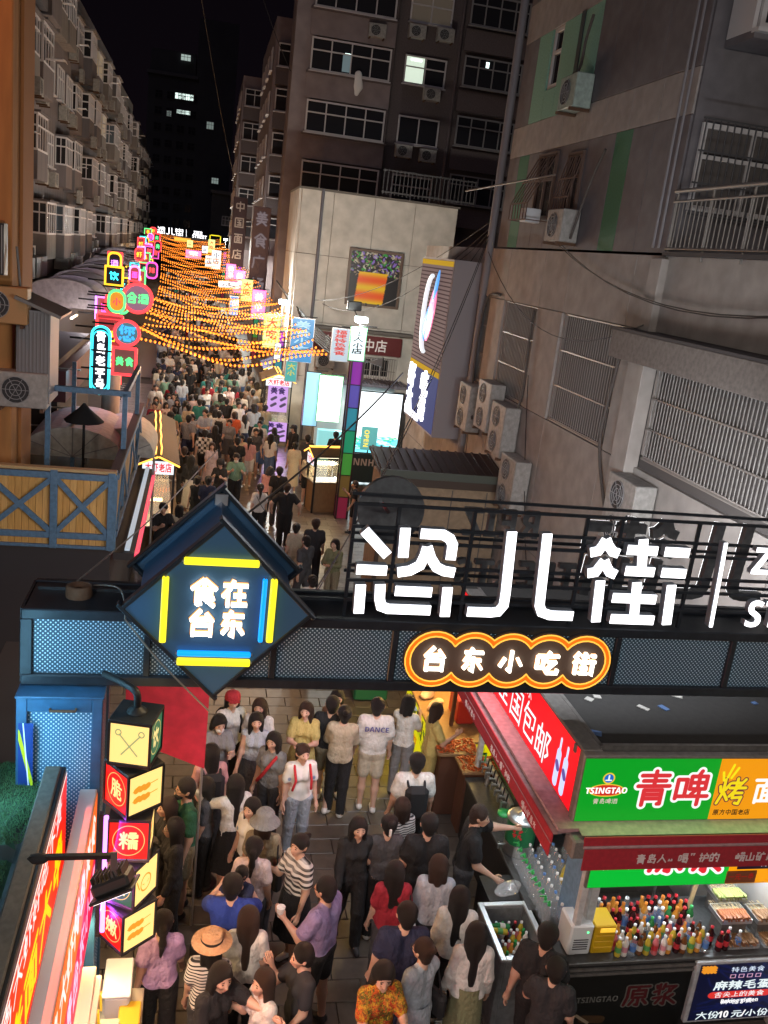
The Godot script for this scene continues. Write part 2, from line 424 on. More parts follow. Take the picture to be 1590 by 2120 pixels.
	"蛋": "2 1 13 1 13 3/8 1 8 6/8 3.5 13 3.5/5 3 4 5.5 1 8/4 6 15 7.5/4 9 12 9 12 12 4 12 4 9/8 7.5 8 15/2 15 13 14/12 13 14 15.5",
	"舌": "12 0.5 4 2/1 5 15 5/8 1.5 8 9/3.5 9.5 3.5 16/3.5 9.5 12.5 9.5 12.5 16/3.5 15 12.5 15",
	"尖": "8 0 8 6/5 2 3 5/11 2 13.5 5/1 9 15 9/8 7 7.5 10 2 15.5/8.5 10 14.5 15.5",
	"上": "8 1 8 14.5/8 7 13 7/1 14.5 15 14.5",
	"好": "3.5 0.5 1 9 6 14/6 4 4 10 0.5 15/0.5 5 6.5 5/8 2 14 2 11.5 5.5/11.5 5.5 11.5 15 10 14.5/7 8.5 15.5 8.5",
	"不": "1 2 15 2/9 2 1 10/8.5 5 8.5 16/10 7 14.5 10",
	"贵": "4 1 4 4 12 4 12 1 4 1/8 0 8 6/1 6.5 15 6.5/4 9 4 13/4 9 12 9 12 13/8 10 7.5 13 2 15.5/9 13 14 15.5",
	"大": "1 5 15 5/8 0.5 7.5 7 1 15.5/8.5 6 15 15.5",
	"虾": "1 4 1 9 6 9 6 4 1 4/3.5 1 3.5 14/0.5 14.5 6.5 13/8 2 15.5 2/11.5 2 11.5 16/12 6 15 9",
	"份": "4 0 1 7/3 4 3 16/9 1 6 7/11.5 1 15.5 7/7 8.5 14 8.5 13 15 11 14.5/10 8.5 9 12 6 15.5",
	"元": "3 2 13 2/1 6.5 15 6.5/6 6.5 5.5 11 1.5 15.5/10 6.5 10 14 11 15 15 15 15 12.5",
	"一": "1 8 15 8",
	"串": "4 1 4 4/4 1 12 1 12 4 4 4/2.5 6.5 2.5 11/2.5 6.5 13.5 6.5 13.5 11 2.5 11/8 0 8 16",
	"方": "8 0 8.5 2/1 3.5 15 3.5/6.5 3.5 6 9 1.5 15.5/6 7 13 7 12 15 10 14.5",
	"中": "2 3.5 2 10.5/2 3.5 14 3.5 14 10.5 2 10.5/8 0 8 16",
	"店": "8 0 8.5 2/2 2.5 15 2.5/2 2.5 2 9 0.5 15.5/8.5 4.5 8.5 10/8.5 7 14 7/5 10 5 15.5/5 10 13.5 10 13.5 15.5/5 14.5 13.5 14.5",
	"“": "3 9 2 12 4 12/7 9 6 12 8 12",
	"”": "3 4 4 1 2 1/7 4 8 1 6 1",
}
func strokes_of(ch: String) -> Array:
	var out := []
	for s in HAN.get(ch, "3 3 13 3 13 13 3 13 3 3").split("/"):
		var f: PackedFloat64Array = s.split_floats(" ")
		var p := PackedVector2Array()
		for i in range(0, f.size() - 1, 2): p.append(Vector2(f[i], f[i + 1]))
		out.append(p)
	return out

# one character as raised strokes, size s, lower left corner at o, facing +z of t
func han_geo(ch: String, s: float, w: float, d: float, t: Transform3D) -> Geo:
	var g := Geo.new()
	var k := 0
	for p in strokes_of(ch):
		var q := PackedVector2Array()
		for a in p: q.append(Vector2(a.x / 16.0 * s, (16.0 - a.y) / 16.0 * s))
		g.stroke(q, w, 0.0, d + k * 0.0006, t)
		k += 1
	return g

func line_img(im: Image, a: Vector2, b: Vector2, w: float, col: Color) -> void:
	var r := w / 2.0
	var x0 := maxi(0, int(minf(a.x, b.x) - r)); var x1 := mini(im.get_width() - 1, int(maxf(a.x, b.x) + r + 1))
	var y0 := maxi(0, int(minf(a.y, b.y) - r)); var y1 := mini(im.get_height() - 1, int(maxf(a.y, b.y) + r + 1))
	var ab := b - a
	var L := maxf(ab.length_squared(), 0.0001)
	for y in range(y0, y1 + 1):
		for x in range(x0, x1 + 1):
			var p := Vector2(x + 0.5, y + 0.5)
			var t := clampf((p - a).dot(ab) / L, 0.0, 1.0)
			var d := (a + ab * t).distance_to(p) - r
			if d < 0.5: im.set_pixel(x, y, im.get_pixel(x, y).lerp(col, clampf(0.5 - d, 0.0, 1.0)))

func write(im: Image, text: String, o: Vector2, s: float, w: float, col: Color, down := false, sx := 1.0, edge := Color(0, 0, 0, 0), ew := 0.0) -> void:
	for pas in ([0, 1] if ew > 0 else [1]):
		var at := o
		for ch in text:
			if ch != " ":
				for p in strokes_of(ch):
					for i in p.size() - 1:
						var A := at + Vector2(p[i].x * sx, p[i].y) * s / 16.0
						var B := at + Vector2(p[i + 1].x * sx, p[i + 1].y) * s / 16.0
						if pas == 0: line_img(im, A, B, w + ew, edge)
						else: line_img(im, A, B, w, col)
			at += Vector2(0, s * 1.12) if down else Vector2(s * sx * 1.1, 0)

func img(w: int, h: int, c: Color) -> Image:
	var im := Image.create(w, h, false, Image.FORMAT_RGBA8)
	im.fill(c)
	return im

func latin(s: String, h: float, depth: float, bold := true, left := false) -> TextMesh:
	var t := TextMesh.new()
	var f := SystemFont.new()
	f.font_names = PackedStringArray(["Droid Sans"])
	if bold: f.font_weight = 700
	t.font = f; t.text = s; t.font_size = 64; t.pixel_size = h / 47.0; t.depth = depth
	if left: t.horizontal_alignment = HORIZONTAL_ALIGNMENT_LEFT
	return t
# ---------------------------------------------------------------- people
# a body is a field of tapered capsules joined smoothly and meshed as surface nets
func net(bones: Array, cell: float, k := 0.03, carve := []) -> Dictionary:
	var lo := Vector3(1e9, 1e9, 1e9)
	var hi := -lo
	for b in bones:
		var R: float = maxf(b[2], b[3]) + cell * 3.0
		for q in 2:
			lo = lo.min(b[q] - Vector3(R, R, R)); hi = hi.max(b[q] + Vector3(R, R, R))
	var nx := int((hi.x - lo.x) / cell) + 2
	var ny := int((hi.y - lo.y) / cell) + 2
	var nz := int((hi.z - lo.z) / cell) + 2
	var f := PackedFloat32Array(); f.resize(nx * ny * nz); f.fill(9.0)
	var id := PackedByteArray(); id.resize(nx * ny * nz)
	var best := PackedFloat32Array(); best.resize(nx * ny * nz); best.fill(9.0)
	var sx := 1
	var sy := nx
	var sz := nx * ny
	for b in bones:
		var a: Vector3 = b[0]
		var ba: Vector3 = b[1] - a
		var L := maxf(ba.length_squared(), 1e-9)
		var ra: float = b[2]
		var dr: float = b[3] - ra
		var tagid: int = b[4]
		var R: float = maxf(b[2], b[3]) + cell * 2.2 + k * 0.5
		var m0 := ((a.min(b[1]) - Vector3(R, R, R) - lo) / cell).floor().max(Vector3.ZERO)
		var m1 := ((a.max(b[1]) + Vector3(R, R, R) - lo) / cell).ceil().min(Vector3(nx - 1, ny - 1, nz - 1))
		for z in range(int(m0.z), int(m1.z) + 1):
			for y in range(int(m0.y), int(m1.y) + 1):
				var i := z * sz + y * sy + int(m0.x)
				var p := lo + Vector3(m0.x, y, z) * cell - a
				for x in range(int(m0.x), int(m1.x) + 1):
					var t := clampf(p.dot(ba) / L, 0.0, 1.0)
					var d := (p - ba * t).length() - ra - dr * t
					if d < best[i]:
						best[i] = d; id[i] = tagid
					var e := f[i]
					var h := k - absf(e - d)
					f[i] = minf(e, d) - (h * h / k * 0.25 if h > 0.0 else 0.0)
					p.x += cell
					i += 1
	for c in carve: # ellipsoids taken away: [centre, radii]
		for z in nz:
			for y in ny:
				for x in nx:
					var i := z * sz + y * sy + x
					if f[i] < 1.0:
						var q: Vector3 = (lo + Vector3(x, y, z) * cell - c[0]) / c[1]
						f[i] = maxf(f[i], (1.0 - q.length()) * minf(c[1].x, minf(c[1].y, c[1].z)))
	var vid := PackedInt32Array(); vid.resize(nx * ny * nz); vid.fill(-1)
	var V := PackedVector3Array()
	var T := PackedByteArray()
	var ix := PackedInt32Array()
	var lim := cell * 1.9
	var off := PackedInt32Array([0, sx, sy, sx + sy, sz, sz + sx, sz + sy, sz + sx + sy])
	for z in nz - 1:
		for y in ny - 1:
			var i := z * sz + y * sy - 1
			for x in nx - 1:
				i += 1
				var c0 := f[i]
				if c0 > lim or c0 < -lim: continue
				var c1 := f[i + 1]; var c2 := f[i + sy]; var c3 := f[i + sy + 1]
				var c4 := f[i + sz]; var c5 := f[i + sz + 1]; var c6 := f[i + sz + sy]; var c7 := f[i + sz + sy + 1]
				var neg := int(c0 < 0) + int(c1 < 0) + int(c2 < 0) + int(c3 < 0) + int(c4 < 0) + int(c5 < 0) + int(c6 < 0) + int(c7 < 0)
				if neg == 0 or neg == 8: continue
				var g := Vector3(c1 + c3 + c5 + c7 - c0 - c2 - c4 - c6, c2 + c3 + c6 + c7 - c0 - c1 - c4 - c5, c4 + c5 + c6 + c7 - c0 - c1 - c2 - c3) * 0.25
				var m := (c0 + c1 + c2 + c3 + c4 + c5 + c6 + c7) * 0.125
				var o := Vector3(0.5, 0.5, 0.5) - (g * (m / maxf(g.length_squared(), 1e-9))).clamp(Vector3(-0.6, -0.6, -0.6), Vector3(0.6, 0.6, 0.6))
				vid[i] = V.size()
				V.append(lo + (Vector3(x, y, z) + o) * cell)
				T.append(id[i])
	for z in range(1, nz - 1):
		for y in range(1, ny - 1):
			var i := z * sz + y * sy
			for x in range(1, nx - 1):
				i += 1
				var c0 := f[i]
				if c0 > lim or c0 < -lim: continue
				var inside := c0 < 0
				for ax in 3:
					var st: int = [sx, sy, sz][ax]
					if (f[i + st] < 0) == inside: continue
					var s1: int = [sy, sz, sx][ax]
					var s2: int = [sz, sx, sy][ax]
					var a := vid[i]; var b := vid[i - s1]; var c := vid[i - s1 - s2]; var d := vid[i - s2]
					if a < 0 or b < 0 or c < 0 or d < 0: continue
					if inside: ix.append_array([a, c, b, a, d, c])
					else: ix.append_array([a, b, c, a, c, d])
	var N := PackedVector3Array(); N.resize(V.size())
	for i in range(0, ix.size(), 3):
		var m := (V[ix[i + 2]] - V[ix[i]]).cross(V[ix[i + 1]] - V[ix[i]])
		N[ix[i]] += m; N[ix[i + 1]] += m; N[ix[i + 2]] += m
	for i in N.size(): N[i] = N[i].normalized()
	if carve.is_empty() and V.size() > 3000: # even out the borders between garments
		for pas in 2:
			var cnt := PackedByteArray(); cnt.resize(V.size() * 4)
			for i in range(0, ix.size(), 3):
				for j in 3:
					var w := ix[i + j] * 4
					cnt[w + T[ix[i]]] += 1; cnt[w + T[ix[i + 1]]] += 1; cnt[w + T[ix[i + 2]]] += 1
			for i in V.size():
				var bi := 0
				for q in range(1, 4):
					if cnt[i * 4 + q] > cnt[i * 4 + bi]: bi = q
				T[i] = bi
	return {"v": V, "n": N, "ix": ix, "id": T}

func net_geo(d: Dictionary, only := -1, grow := 0.0) -> Geo:
	var g := Geo.new()
	if only < 0:
		g.v = d.v.duplicate(); g.n = d.n.duplicate(); g.ix = d.ix.duplicate()
		return g
	var at := PackedInt32Array(); at.resize(d.v.size()); at.fill(-1)
	var ix: PackedInt32Array = d.ix
	var T: PackedByteArray = d.id
	for i in range(0, ix.size(), 3):
		var c := int(T[ix[i]] == only) + int(T[ix[i + 1]] == only) + int(T[ix[i + 2]] == only)
		if c < 2: continue
		for j in 3:
			var w := ix[i + j]
			if at[w] < 0:
				at[w] = g.v.size()
				g.v.append(d.v[w] + d.n[w] * grow); g.n.append(d.n[w])
			g.ix.append(at[w])
	# relax the garment's border so that hems and cuffs run clean
	var seen_e := {}
	var N := g.v.size()
	for i in range(0, g.ix.size(), 3):
		for j in 3:
			var a := g.ix[i + j]; var b := g.ix[i + (j + 1) % 3]
			var key := mini(a, b) * N + maxi(a, b)
			if seen_e.has(key): seen_e.erase(key)
			else: seen_e[key] = true
	var nb := {}
	for key in seen_e:
		var a: int = key / N; var b: int = key % N
		if not nb.has(a): nb[a] = []
		if not nb.has(b): nb[b] = []
		nb[a].append(b); nb[b].append(a)
	for pas in 4:
		var to := {}
		for a in nb:
			if nb[a].size() == 2: to[a] = g.v[a] * 0.34 + (g.v[nb[a][0]] + g.v[nb[a][1]]) * 0.33
		for a in to: g.v[a] = to[a]
	return g

var heads := {}
func head_parts() -> void: # made once; origin at the middle of the head, face towards +z
	var face := [[Vector3(0, 0.035, -0.012), Vector3(0, 0.02, -0.005), 0.094, 0.09, 0], [Vector3(0, -0.03, 0.03), Vector3(0, -0.082, 0.052), 0.066, 0.034, 0],
		[Vector3(0, 0.008, 0.088), Vector3(0, -0.03, 0.106), 0.01, 0.016, 0], [Vector3(-0.03, -0.015, 0.062), Vector3(0.03, -0.015, 0.062), 0.03, 0.03, 0],
		[Vector3(0, -0.062, 0.086), Vector3(0, -0.058, 0.086), 0.016, 0.016, 0], [Vector3(-0.092, -0.01, -0.01), Vector3(-0.094, 0.015, -0.016), 0.014, 0.018, 0], [Vector3(0.092, -0.01, -0.01), Vector3(0.094, 0.015, -0.016), 0.014, 0.018, 0],
		[Vector3(0, -0.05, -0.025), Vector3(0, -0.17, -0.035), 0.055, 0.056, 0]]
	heads.head = net_geo(net(face, 0.011, 0.022, [[Vector3(-0.034, 0.012, 0.105), Vector3(0.019, 0.012, 0.022)], [Vector3(0.034, 0.012, 0.105), Vector3(0.019, 0.012, 0.022)]]))
	var cap := [[Vector3(0, 0.04, -0.022), Vector3(0, 0.02, -0.03), 0.107, 0.102, 0], [Vector3(0, -0.02, -0.05), Vector3(0, -0.07, -0.055), 0.075, 0.06, 0]]
	var face_cut := [[Vector3(0, -0.045, 0.1), Vector3(0.082, 0.105, 0.085)]]
	var ear_cut := [[Vector3(0, -0.045, 0.1), Vector3(0.082, 0.105, 0.085)], [Vector3(-0.1, -0.06, 0.02), Vector3(0.03, 0.06, 0.055)], [Vector3(0.1, -0.06, 0.02), Vector3(0.03, 0.06, 0.055)]]
	heads.short = net_geo(net(cap, 0.013, 0.03, ear_cut)).mesh()
	var down := func(l: float, w: float) -> Array:
		return cap + [[Vector3(-0.055, 0.0, -0.04), Vector3(-0.06 * w, -l, -0.075), 0.062, 0.036, 0], [Vector3(0.055, 0.0, -0.04), Vector3(0.06 * w, -l, -0.075), 0.062, 0.036, 0], [Vector3(0, 0.0, -0.06), Vector3(0, -l - 0.02, -0.1), 0.075, 0.04, 0],
			[Vector3(-0.085, 0.0, 0.015), Vector3(-0.09, -l * 0.55, 0.0), 0.026, 0.02, 0], [Vector3(0.085, 0.0, 0.015), Vector3(0.09, -l * 0.55, 0.0), 0.026, 0.02, 0]]
	heads.long = net_geo(net(down.call(0.36, 1.25), 0.014, 0.03, face_cut)).mesh()
	heads.verylong = net_geo(net(down.call(0.5, 1.3), 0.015, 0.03, face_cut)).mesh()
	heads.bob = net_geo(net(down.call(0.15, 1.2), 0.013, 0.03, face_cut)).mesh()
	heads.bun = net_geo(net(cap + [[Vector3(0, 0.08, -0.115), Vector3(0.012, 0.085, -0.13), 0.042, 0.04, 0]], 0.013, 0.02, ear_cut)).mesh()
	heads.pony = net_geo(net(cap + [[Vector3(0, 0.05, -0.11), Vector3(0, 0.03, -0.165), 0.03, 0.032, 0], [Vector3(0, 0.03, -0.165), Vector3(0, -0.12, -0.17), 0.034, 0.036, 0], [Vector3(0, -0.12, -0.17), Vector3(0.01, -0.3, -0.14), 0.036, 0.014, 0]], 0.013, 0.025, ear_cut)).mesh()
	heads.cap = Geo.new().lathe([[0.118, 0.0], [0.12, 0.04], [0.105, 0.09], [0.06, 0.12], [0.004, 0.128]], Vector3(0, 0.03, -0.02), 14).tube([Vector3(-0.07, 0.04, 0.075), Vector3(0, 0.045, 0.15), Vector3(0.07, 0.04, 0.075)], [0.012, 0.02, 0.012], 6).box(Vector3(0, 0.042, 0.1), Vector3(0.15, 0.012, 0.1), Basis.IDENTITY, 0.005).mesh()
	heads.bucket = Geo.new().lathe([[0.185, -0.035], [0.19, -0.03], [0.122, 0.03], [0.115, 0.09], [0.09, 0.125], [0.004, 0.135]], Vector3(0, 0.03, -0.015), 18).mesh()
	heads.straw = Geo.new().lathe([[0.2, 0.0], [0.205, 0.006], [0.11, 0.022], [0.108, 0.09], [0.095, 0.11], [0.004, 0.115]], Vector3(0, 0.05, -0.01), 22).mesh()
	heads.band = Geo.new().lathe([[0.1125, 0.028], [0.1135, 0.03], [0.1125, 0.052]], Vector3(0, 0.05, -0.01), 22).mesh()
	heads.eye = Geo.new().ball(V3, Vector3(0.013, 0.006, 0.006), 8).mesh()
	heads.brow = Geo.new().box(V3, Vector3(0.034, 0.006, 0.008), Basis.IDENTITY, 0.002).mesh()
	heads.mouth = Geo.new().ball(V3, Vector3(0.021, 0.006, 0.008), 8).mesh()
	# a relaxed right hand: wrist at the origin, fingers down -y, thumb towards +z
	var h := Geo.new()
	h.tube([Vector3(0, 0.02, 0), Vector3(0, -0.03, 0), Vector3(0, -0.075, 0.002), Vector3(0.002, -0.092, 0.002)], [0.022, 0.03, 0.034, 0.02], 8)
	for i in 4:
		var z := 0.026 - i * 0.0175
		var l: float = [0.068, 0.076, 0.07, 0.055][i]
		h.tube([Vector3(0, -0.075, z), Vector3(0.004, -0.08 - l * 0.45, z * 1.05), Vector3(0.018, -0.08 - l * 0.8, z), Vector3(0.03, -0.08 - l * 0.95, z)], [0.0105, 0.0098, 0.009, 0.007], 5)
	h.tube([Vector3(0.004, -0.02, 0.024), Vector3(0.014, -0.05, 0.048), Vector3(0.02, -0.075, 0.052), Vector3(0.024, -0.093, 0.047)], [0.013, 0.0125, 0.0105, 0.008], 5)
	heads.hand_r = h
	var hl := Geo.new()
	for i in h.v.size():
		hl.v.append(h.v[i] * Vector3(-1, 1, 1)); hl.n.append(h.n[i] * Vector3(-1, 1, 1))
	hl.u = h.u
	for i in range(0, h.ix.size(), 3): hl.ix.append_array([h.ix[i], h.ix[i + 2], h.ix[i + 1]])
	heads.hand_l = hl

# arms: [forward, outward, elbow bend, inward twist] in degrees; legs: [forward, knee bend]
const POSES := {
	"stand": {"al": [4, 7, 12, 10], "ar": [2, 7, 14, 10], "ll": [2, 2], "lr": [-3, 3]},
	"walk": {"al": [22, 6, 22, 5], "ar": [-24, 7, 16, 0], "ll": [-16, 14], "lr": [20, 8]},
	"stroll": {"al": [-14, 6, 12, 0], "ar": [14, 6, 18, 5], "ll": [12, 6], "lr": [-10, 10]},
	"phone": {"al": [34, 8, 88, 28], "ar": [30, 8, 96, 26], "ll": [3, 3], "lr": [-3, 4], "nod": 18},
	"cup": {"al": [6, 8, 20, 5], "ar": [22, 10, 112, 12], "ll": [3, 2], "lr": [-2, 4]},
	"cupl": {"ar": [6, 8, 20, 5], "al": [22, 10, 108, 12], "ll": [3, 2], "lr": [-2, 4]},
	"eat": {"al": [10, 8, 40, 15], "ar": [40, 10, 128, 20], "ll": [3, 2], "lr": [-4, 6], "nod": 6},
	"akimbo": {"al": [-16, 38, 78, 62], "ar": [-16, 38, 78, 62], "ll": [2, 2], "lr": [-2, 3]},
	"reach": {"al": [78, 6, 10, 0], "ar": [12, 10, 50, 20], "ll": [6, 4], "lr": [-6, 4], "lean": 6},
	"fold": {"al": [26, 6, 84, 58], "ar": [26, 6, 84, 58], "ll": [3, 3], "lr": [-3, 3]},
	"hair": {"al": [60, 30, 118, 10], "ar": [10, 8, 30, 10], "ll": [3, 2], "lr": [-3, 3]},
	"hug": {"al": [52, 12, 68, 48], "ar": [52, 12, 68, 48], "ll": [3, 3], "lr": [-3, 3]},
	"stoop": {"al": [26, 8, 52, 20], "ar": [34, 8, 46, 20], "ll": [4, 4], "lr": [-2, 6], "lean": 24, "nod": 14},
	"sit": {"al": [30, 8, 70, 20], "ar": [34, 8, 64, 20], "ll": [84, 82], "lr": [80, 78], "lean": 8, "nod": 10},
}
var fabrics := {}
func cloth(c: Color, kind := "") -> StandardMaterial3D:
	var key := "cloth_%s_%s" % [c.to_html(false), kind]
	if M.has(key): return M[key]
	var m := StandardMaterial3D.new()
	m.resource_name = key
	m.albedo_color = c.linear_to_srgb(); m.roughness = 0.9
	m.albedo_texture = M["tex_" + (kind if kind else "weave")]
	m.uv1_triplanar = true
	m.uv1_scale = Vector3(3.5, 2.2, 3.5)
	if kind == "":
		m.heightmap_enabled = true; m.heightmap_texture = M["tex_fold"]; m.heightmap_scale = 1.5
	if kind == "stripe": m.uv1_scale = Vector3(1, 14, 1)
	if kind == "widestripe": m.uv1_scale = Vector3(1, 8, 1)
	if kind == "check" or kind == "flower" or kind == "print": m.uv1_scale = Vector3(3, 3, 3)
	M[key] = m
	return m

func skirt_geo(hip: Vector3, waist_r: float, hem_r: float, y0: float, y1: float, sd: int) -> Geo:
	var g := Geo.new()
	var seg := 28
	var rows := 7
	for i in rows + 1:
		var t := float(i) / rows
		for j in seg + 1:
			var a := TAU * j / seg
			var fold := 1.0 + 0.05 * t * sin(a * 7.0 + sd) + 0.03 * t * sin(a * 11.0 + sd * 2.3)
			var R := lerpf(waist_r, hem_r, pow(t, 0.7)) * fold
			g.v.append(Vector3(hip.x + cos(a) * R, lerpf(y0, y1, t), hip.z + sin(a) * R * 0.82))
			g.u.append(Vector2(float(j) / seg, t))
			g.n.append(Vector3(cos(a), 0.25, sin(a) / 0.82).normalized())
	for i in rows:
		for j in seg:
			var k := i * (seg + 1) + j
			var m := k + seg + 1
			g.ix.append_array([k, m, k + 1, k + 1, m, m + 1])
	return g

# s: height, pose, fem, top (tee, long, tank), bottom (trousers, shorts, skirt, longskirt), hair, and colours; builds the parts under node o
func person(o: Node3D, s: Dictionary, cell := 0.021) -> void:
	var P: Dictionary = POSES[s.get("pose", "stand")]
	var fem: bool = s.get("fem", true)
	var wide: float = s.get("wide", 1.0)
	var H: float = s.get("h", 1.66)
	var sc := H / 1.70
	var loose: float = s.get("loose", 0.012)
	var top: String = s.get("top", "tee")
	var bot: String = s.get("bottom", "trousers")
	var B := []
	# legs
	var low := 9.0
	var legs := []
	for side in [-1.0, 1.0]:
		var l: Array = P["ll"] if side > 0 else P["lr"]
		var hip := Vector3(side * 0.088, 0.0, 0)
		var th := deg_to_rad(float(l[0]))
		var kn := hip + Vector3(side * 0.005, -cos(th), sin(th)) * 0.42
		var sh := th - deg_to_rad(float(l[1]))
		var an := kn + Vector3(0, -cos(sh), sin(sh)) * 0.41
		low = minf(low, an.y)
		legs.append([hip, kn, an, sh])
	var lift := Vector3(0, 0.075 - low, 0)
	for L in legs:
		var hip: Vector3 = L[0] + lift; var kn: Vector3 = L[1] + lift; var an: Vector3 = L[2] + lift
		var lw := (0.012 if bot == "trousers" else 0.0) + (0.0 if fem else 0.006)
		if bot == "trousers":
			B.append([hip, kn, 0.085 * wide + lw, 0.062 + lw, 2])
			B.append([kn, an + Vector3(0, 0.01, 0), 0.06 + lw, 0.046 + lw * 1.4, 2])
		elif bot == "shorts":
			var mid := hip.lerp(kn, 0.72)
			B.append([hip, mid, 0.09 * wide + 0.01, 0.084, 2])
			B.append([mid, kn, 0.058, 0.05, 0]); B.append([kn, kn.lerp(an, 0.35), 0.05, 0.053, 0]); B.append([kn.lerp(an, 0.35), an, 0.052, 0.034, 0])
		else:
			B.append([hip, kn, 0.082 * wide, 0.05, 0]); B.append([kn, kn.lerp(an, 0.35), 0.049, 0.052, 0]); B.append([kn.lerp(an, 0.35), an, 0.051, 0.033, 0])
		var fs := cos(minf(0.0, L[3]) * 0.6)
		B.append([an + Vector3(0, -0.03, -0.025), an + Vector3(0, -0.042 * fs, 0.14), 0.04, 0.032, 3])
	# trunk
	var hipc := lift
	var lean := Basis(Vector3.RIGHT, deg_to_rad(float(P.get("lean", 0.0))))
	var up := func(v: Vector3) -> Vector3: return hipc + lean * v
	var sw := (0.142 if fem else 0.168) * wide
	var tr := (0.079 if fem else 0.092) * wide
	for side in [-1.0, 1.0]:
		B.append([up.call(Vector3(side * 0.07, 0.03, -0.005)), up.call(Vector3(side * 0.055 * wide, 0.16, 0)), tr + (0.012 if fem else 0.0) + loose * 0.5, tr + loose, 2 if s.get("tuck", false) else 1])
		B.append([up.call(Vector3(side * 0.055 * wide, 0.16, 0)), up.call(Vector3(side * (sw - 0.075), 0.41, 0.0)), tr - (0.01 if fem else 0.0) + loose, tr * 0.98 + loose, 1])
		B.append([up.call(Vector3(side * 0.075, 0.0, -0.008)), up.call(Vector3(side * 0.07, -0.03, 0)), tr + 0.012, tr + 0.006, 2])
		B.append([up.call(Vector3(side * 0.04, 0.5, -0.005)), up.call(Vector3(side * sw, 0.475, -0.005)), 0.05, 0.052 + loose * 0.5, 1])
		if fem: B.append([up.call(Vector3(side * 0.06, 0.36, 0.065)), up.call(Vector3(side * 0.055, 0.35, 0.07)), 0.055 + loose * 0.5, 0.05 + loose * 0.5, 1])
	B.append([up.call(Vector3(0, 0.515, -0.005)), up.call(Vector3(0, 0.59, 0.005)), 0.052, 0.05, 0])
	# arms
	var hands := []
	for side in [-1.0, 1.0]:
		var A: Array = P["al"] if side > 0 else P["ar"]
		var sho: Vector3 = up.call(Vector3(side * sw, 0.47, -0.005))
		var f := deg_to_rad(float(A[0])); var ow := deg_to_rad(float(A[1]) + 3.0)
		var d := Vector3(side * sin(ow), -cos(f) * cos(ow), sin(f) * cos(ow)).normalized()
		var el := sho + d * 0.275
		var ax := Vector3(-1, 0, 0)
		ax = ax.rotated(d, side * deg_to_rad(float(A[3]))).normalized()
		var d2 := d.rotated(ax, deg_to_rad(float(A[2]))).normalized()
		var wr := el + d2 * 0.235
		var ar := 0.046 if fem else 0.053
		if top == "long":
			B.append([sho, el, ar + 0.012 + loose * 0.6, ar + 0.004 + loose * 0.5, 1]); B.append([el, wr - d2 * 0.02, ar + 0.002 + loose * 0.5, 0.036 + loose * 0.5, 1])
		elif top == "tank":
			B.append([sho, el, ar, ar - 0.01, 0]); B.append([el, wr, ar - 0.008, 0.026, 0])
		else:
			B.append([sho, sho.lerp(el, 0.62), ar + 0.008 + loose * 0.5, ar + 0.012 + loose * 0.8, 1])
			B.append([sho.lerp(el, 0.5), el, ar - 0.003, ar - 0.009, 0]); B.append([el, wr, ar - 0.006, 0.026, 0])
		var zz := ax.cross(d2).normalized() if absf(d2.dot(Vector3(0, 0, 1))) > 0.7 else (Vector3(0, 0, 1) - d2 * d2.z).normalized()
		var yb := -d2
		var xb := yb.cross(zz).normalized()
		hands.append([wr, Basis(xb, yb, xb.cross(yb)), side])
	var d := net(B, cell, 0.032)
	var body := net_geo(d)
	var hd := Basis(Vector3.UP, deg_to_rad(s.get("turn", 0.0))) * Basis(Vector3.RIGHT, deg_to_rad(float(s.get("nod", P.get("nod", 0.0))))) * lean
	hd = hd.scaled(Vector3(0.94, 0.96, 0.94))
	var hp: Vector3 = up.call(Vector3(0, 0.672, 0.026))
	body.u.clear()
	var hg: Geo = heads.head
	var k := body.v.size()
	for i in hg.v.size():
		body.v.append(hp + hd * hg.v[i]); body.n.append(hd * hg.n[i])
	for i in hg.ix: body.ix.append(k + i)
	for h in hands:
		var g: Geo = heads.hand_l if h[2] > 0 else heads.hand_r
		k = body.v.size()
		for i in g.v.size():
			body.v.append(h[0] + h[1] * g.v[i]); body.n.append((h[1] * g.n[i]).normalized())
		for i in g.ix: body.ix.append(k + i)
	var S := Basis.IDENTITY.scaled(Vector3(sc, sc, sc))
	put("body", body.mesh(), s.get("skin", M.skin), o, V3, S)
	var T := net_geo(d, 1, 0.004)
	put("top", T.mesh(), s.topm, o, V3, S)
	var pants := net_geo(d, 2, 0.004)
	put("trousers" if bot == "trousers" else "shorts" if bot == "shorts" else "underskirt", pants.mesh(), s.botm, o, V3, S)
	put("shoes", net_geo(d, 3, 0.004).mesh(), s.get("shoem", M.shoe_white), o, V3, S)
	if bot == "skirt" or bot == "longskirt":
		var sk := skirt_geo(hipc, 0.155 * wide, s.get("hem", 0.25 if bot == "skirt" else 0.2), hipc.y + 0.12, hipc.y - (0.44 if bot == "skirt" else 0.66), s.get("seed", 1))
		put("skirt", sk.mesh(), s.botm, o, V3, S)
	var hs := S * hd
	var hc := hp * sc
	var hair: String = s.get("hair", "short")
	if hair in ["cap", "bucket", "straw"]:
		put("hair", heads[s.get("under", "bob")], s.get("hairm", M.hair_black), o, hc, hs)
		put("hat", heads[hair], s.hatm, o, hc, hs)
		if hair == "straw": put("hat_band", heads.band, M.black_cloth, o, hc, hs)
	else:
		put("hair", heads[hair], s.get("hairm", M.hair_black), o, hc, hs)
	if s.get("face", true):
		for side in [-1.0, 1.0]:
			put("eye", heads.eye, M.eye_dark, o, hc + hs * Vector3(side * 0.034, 0.01, 0.086), hs)
			put("eyebrow", heads.brow, M.hair_black, o, hc + hs * Vector3(side * 0.035, 0.036, 0.088), hs)
		put("mouth", heads.mouth, M.lip, o, hc + hs * Vector3(0, -0.055, 0.098), hs)
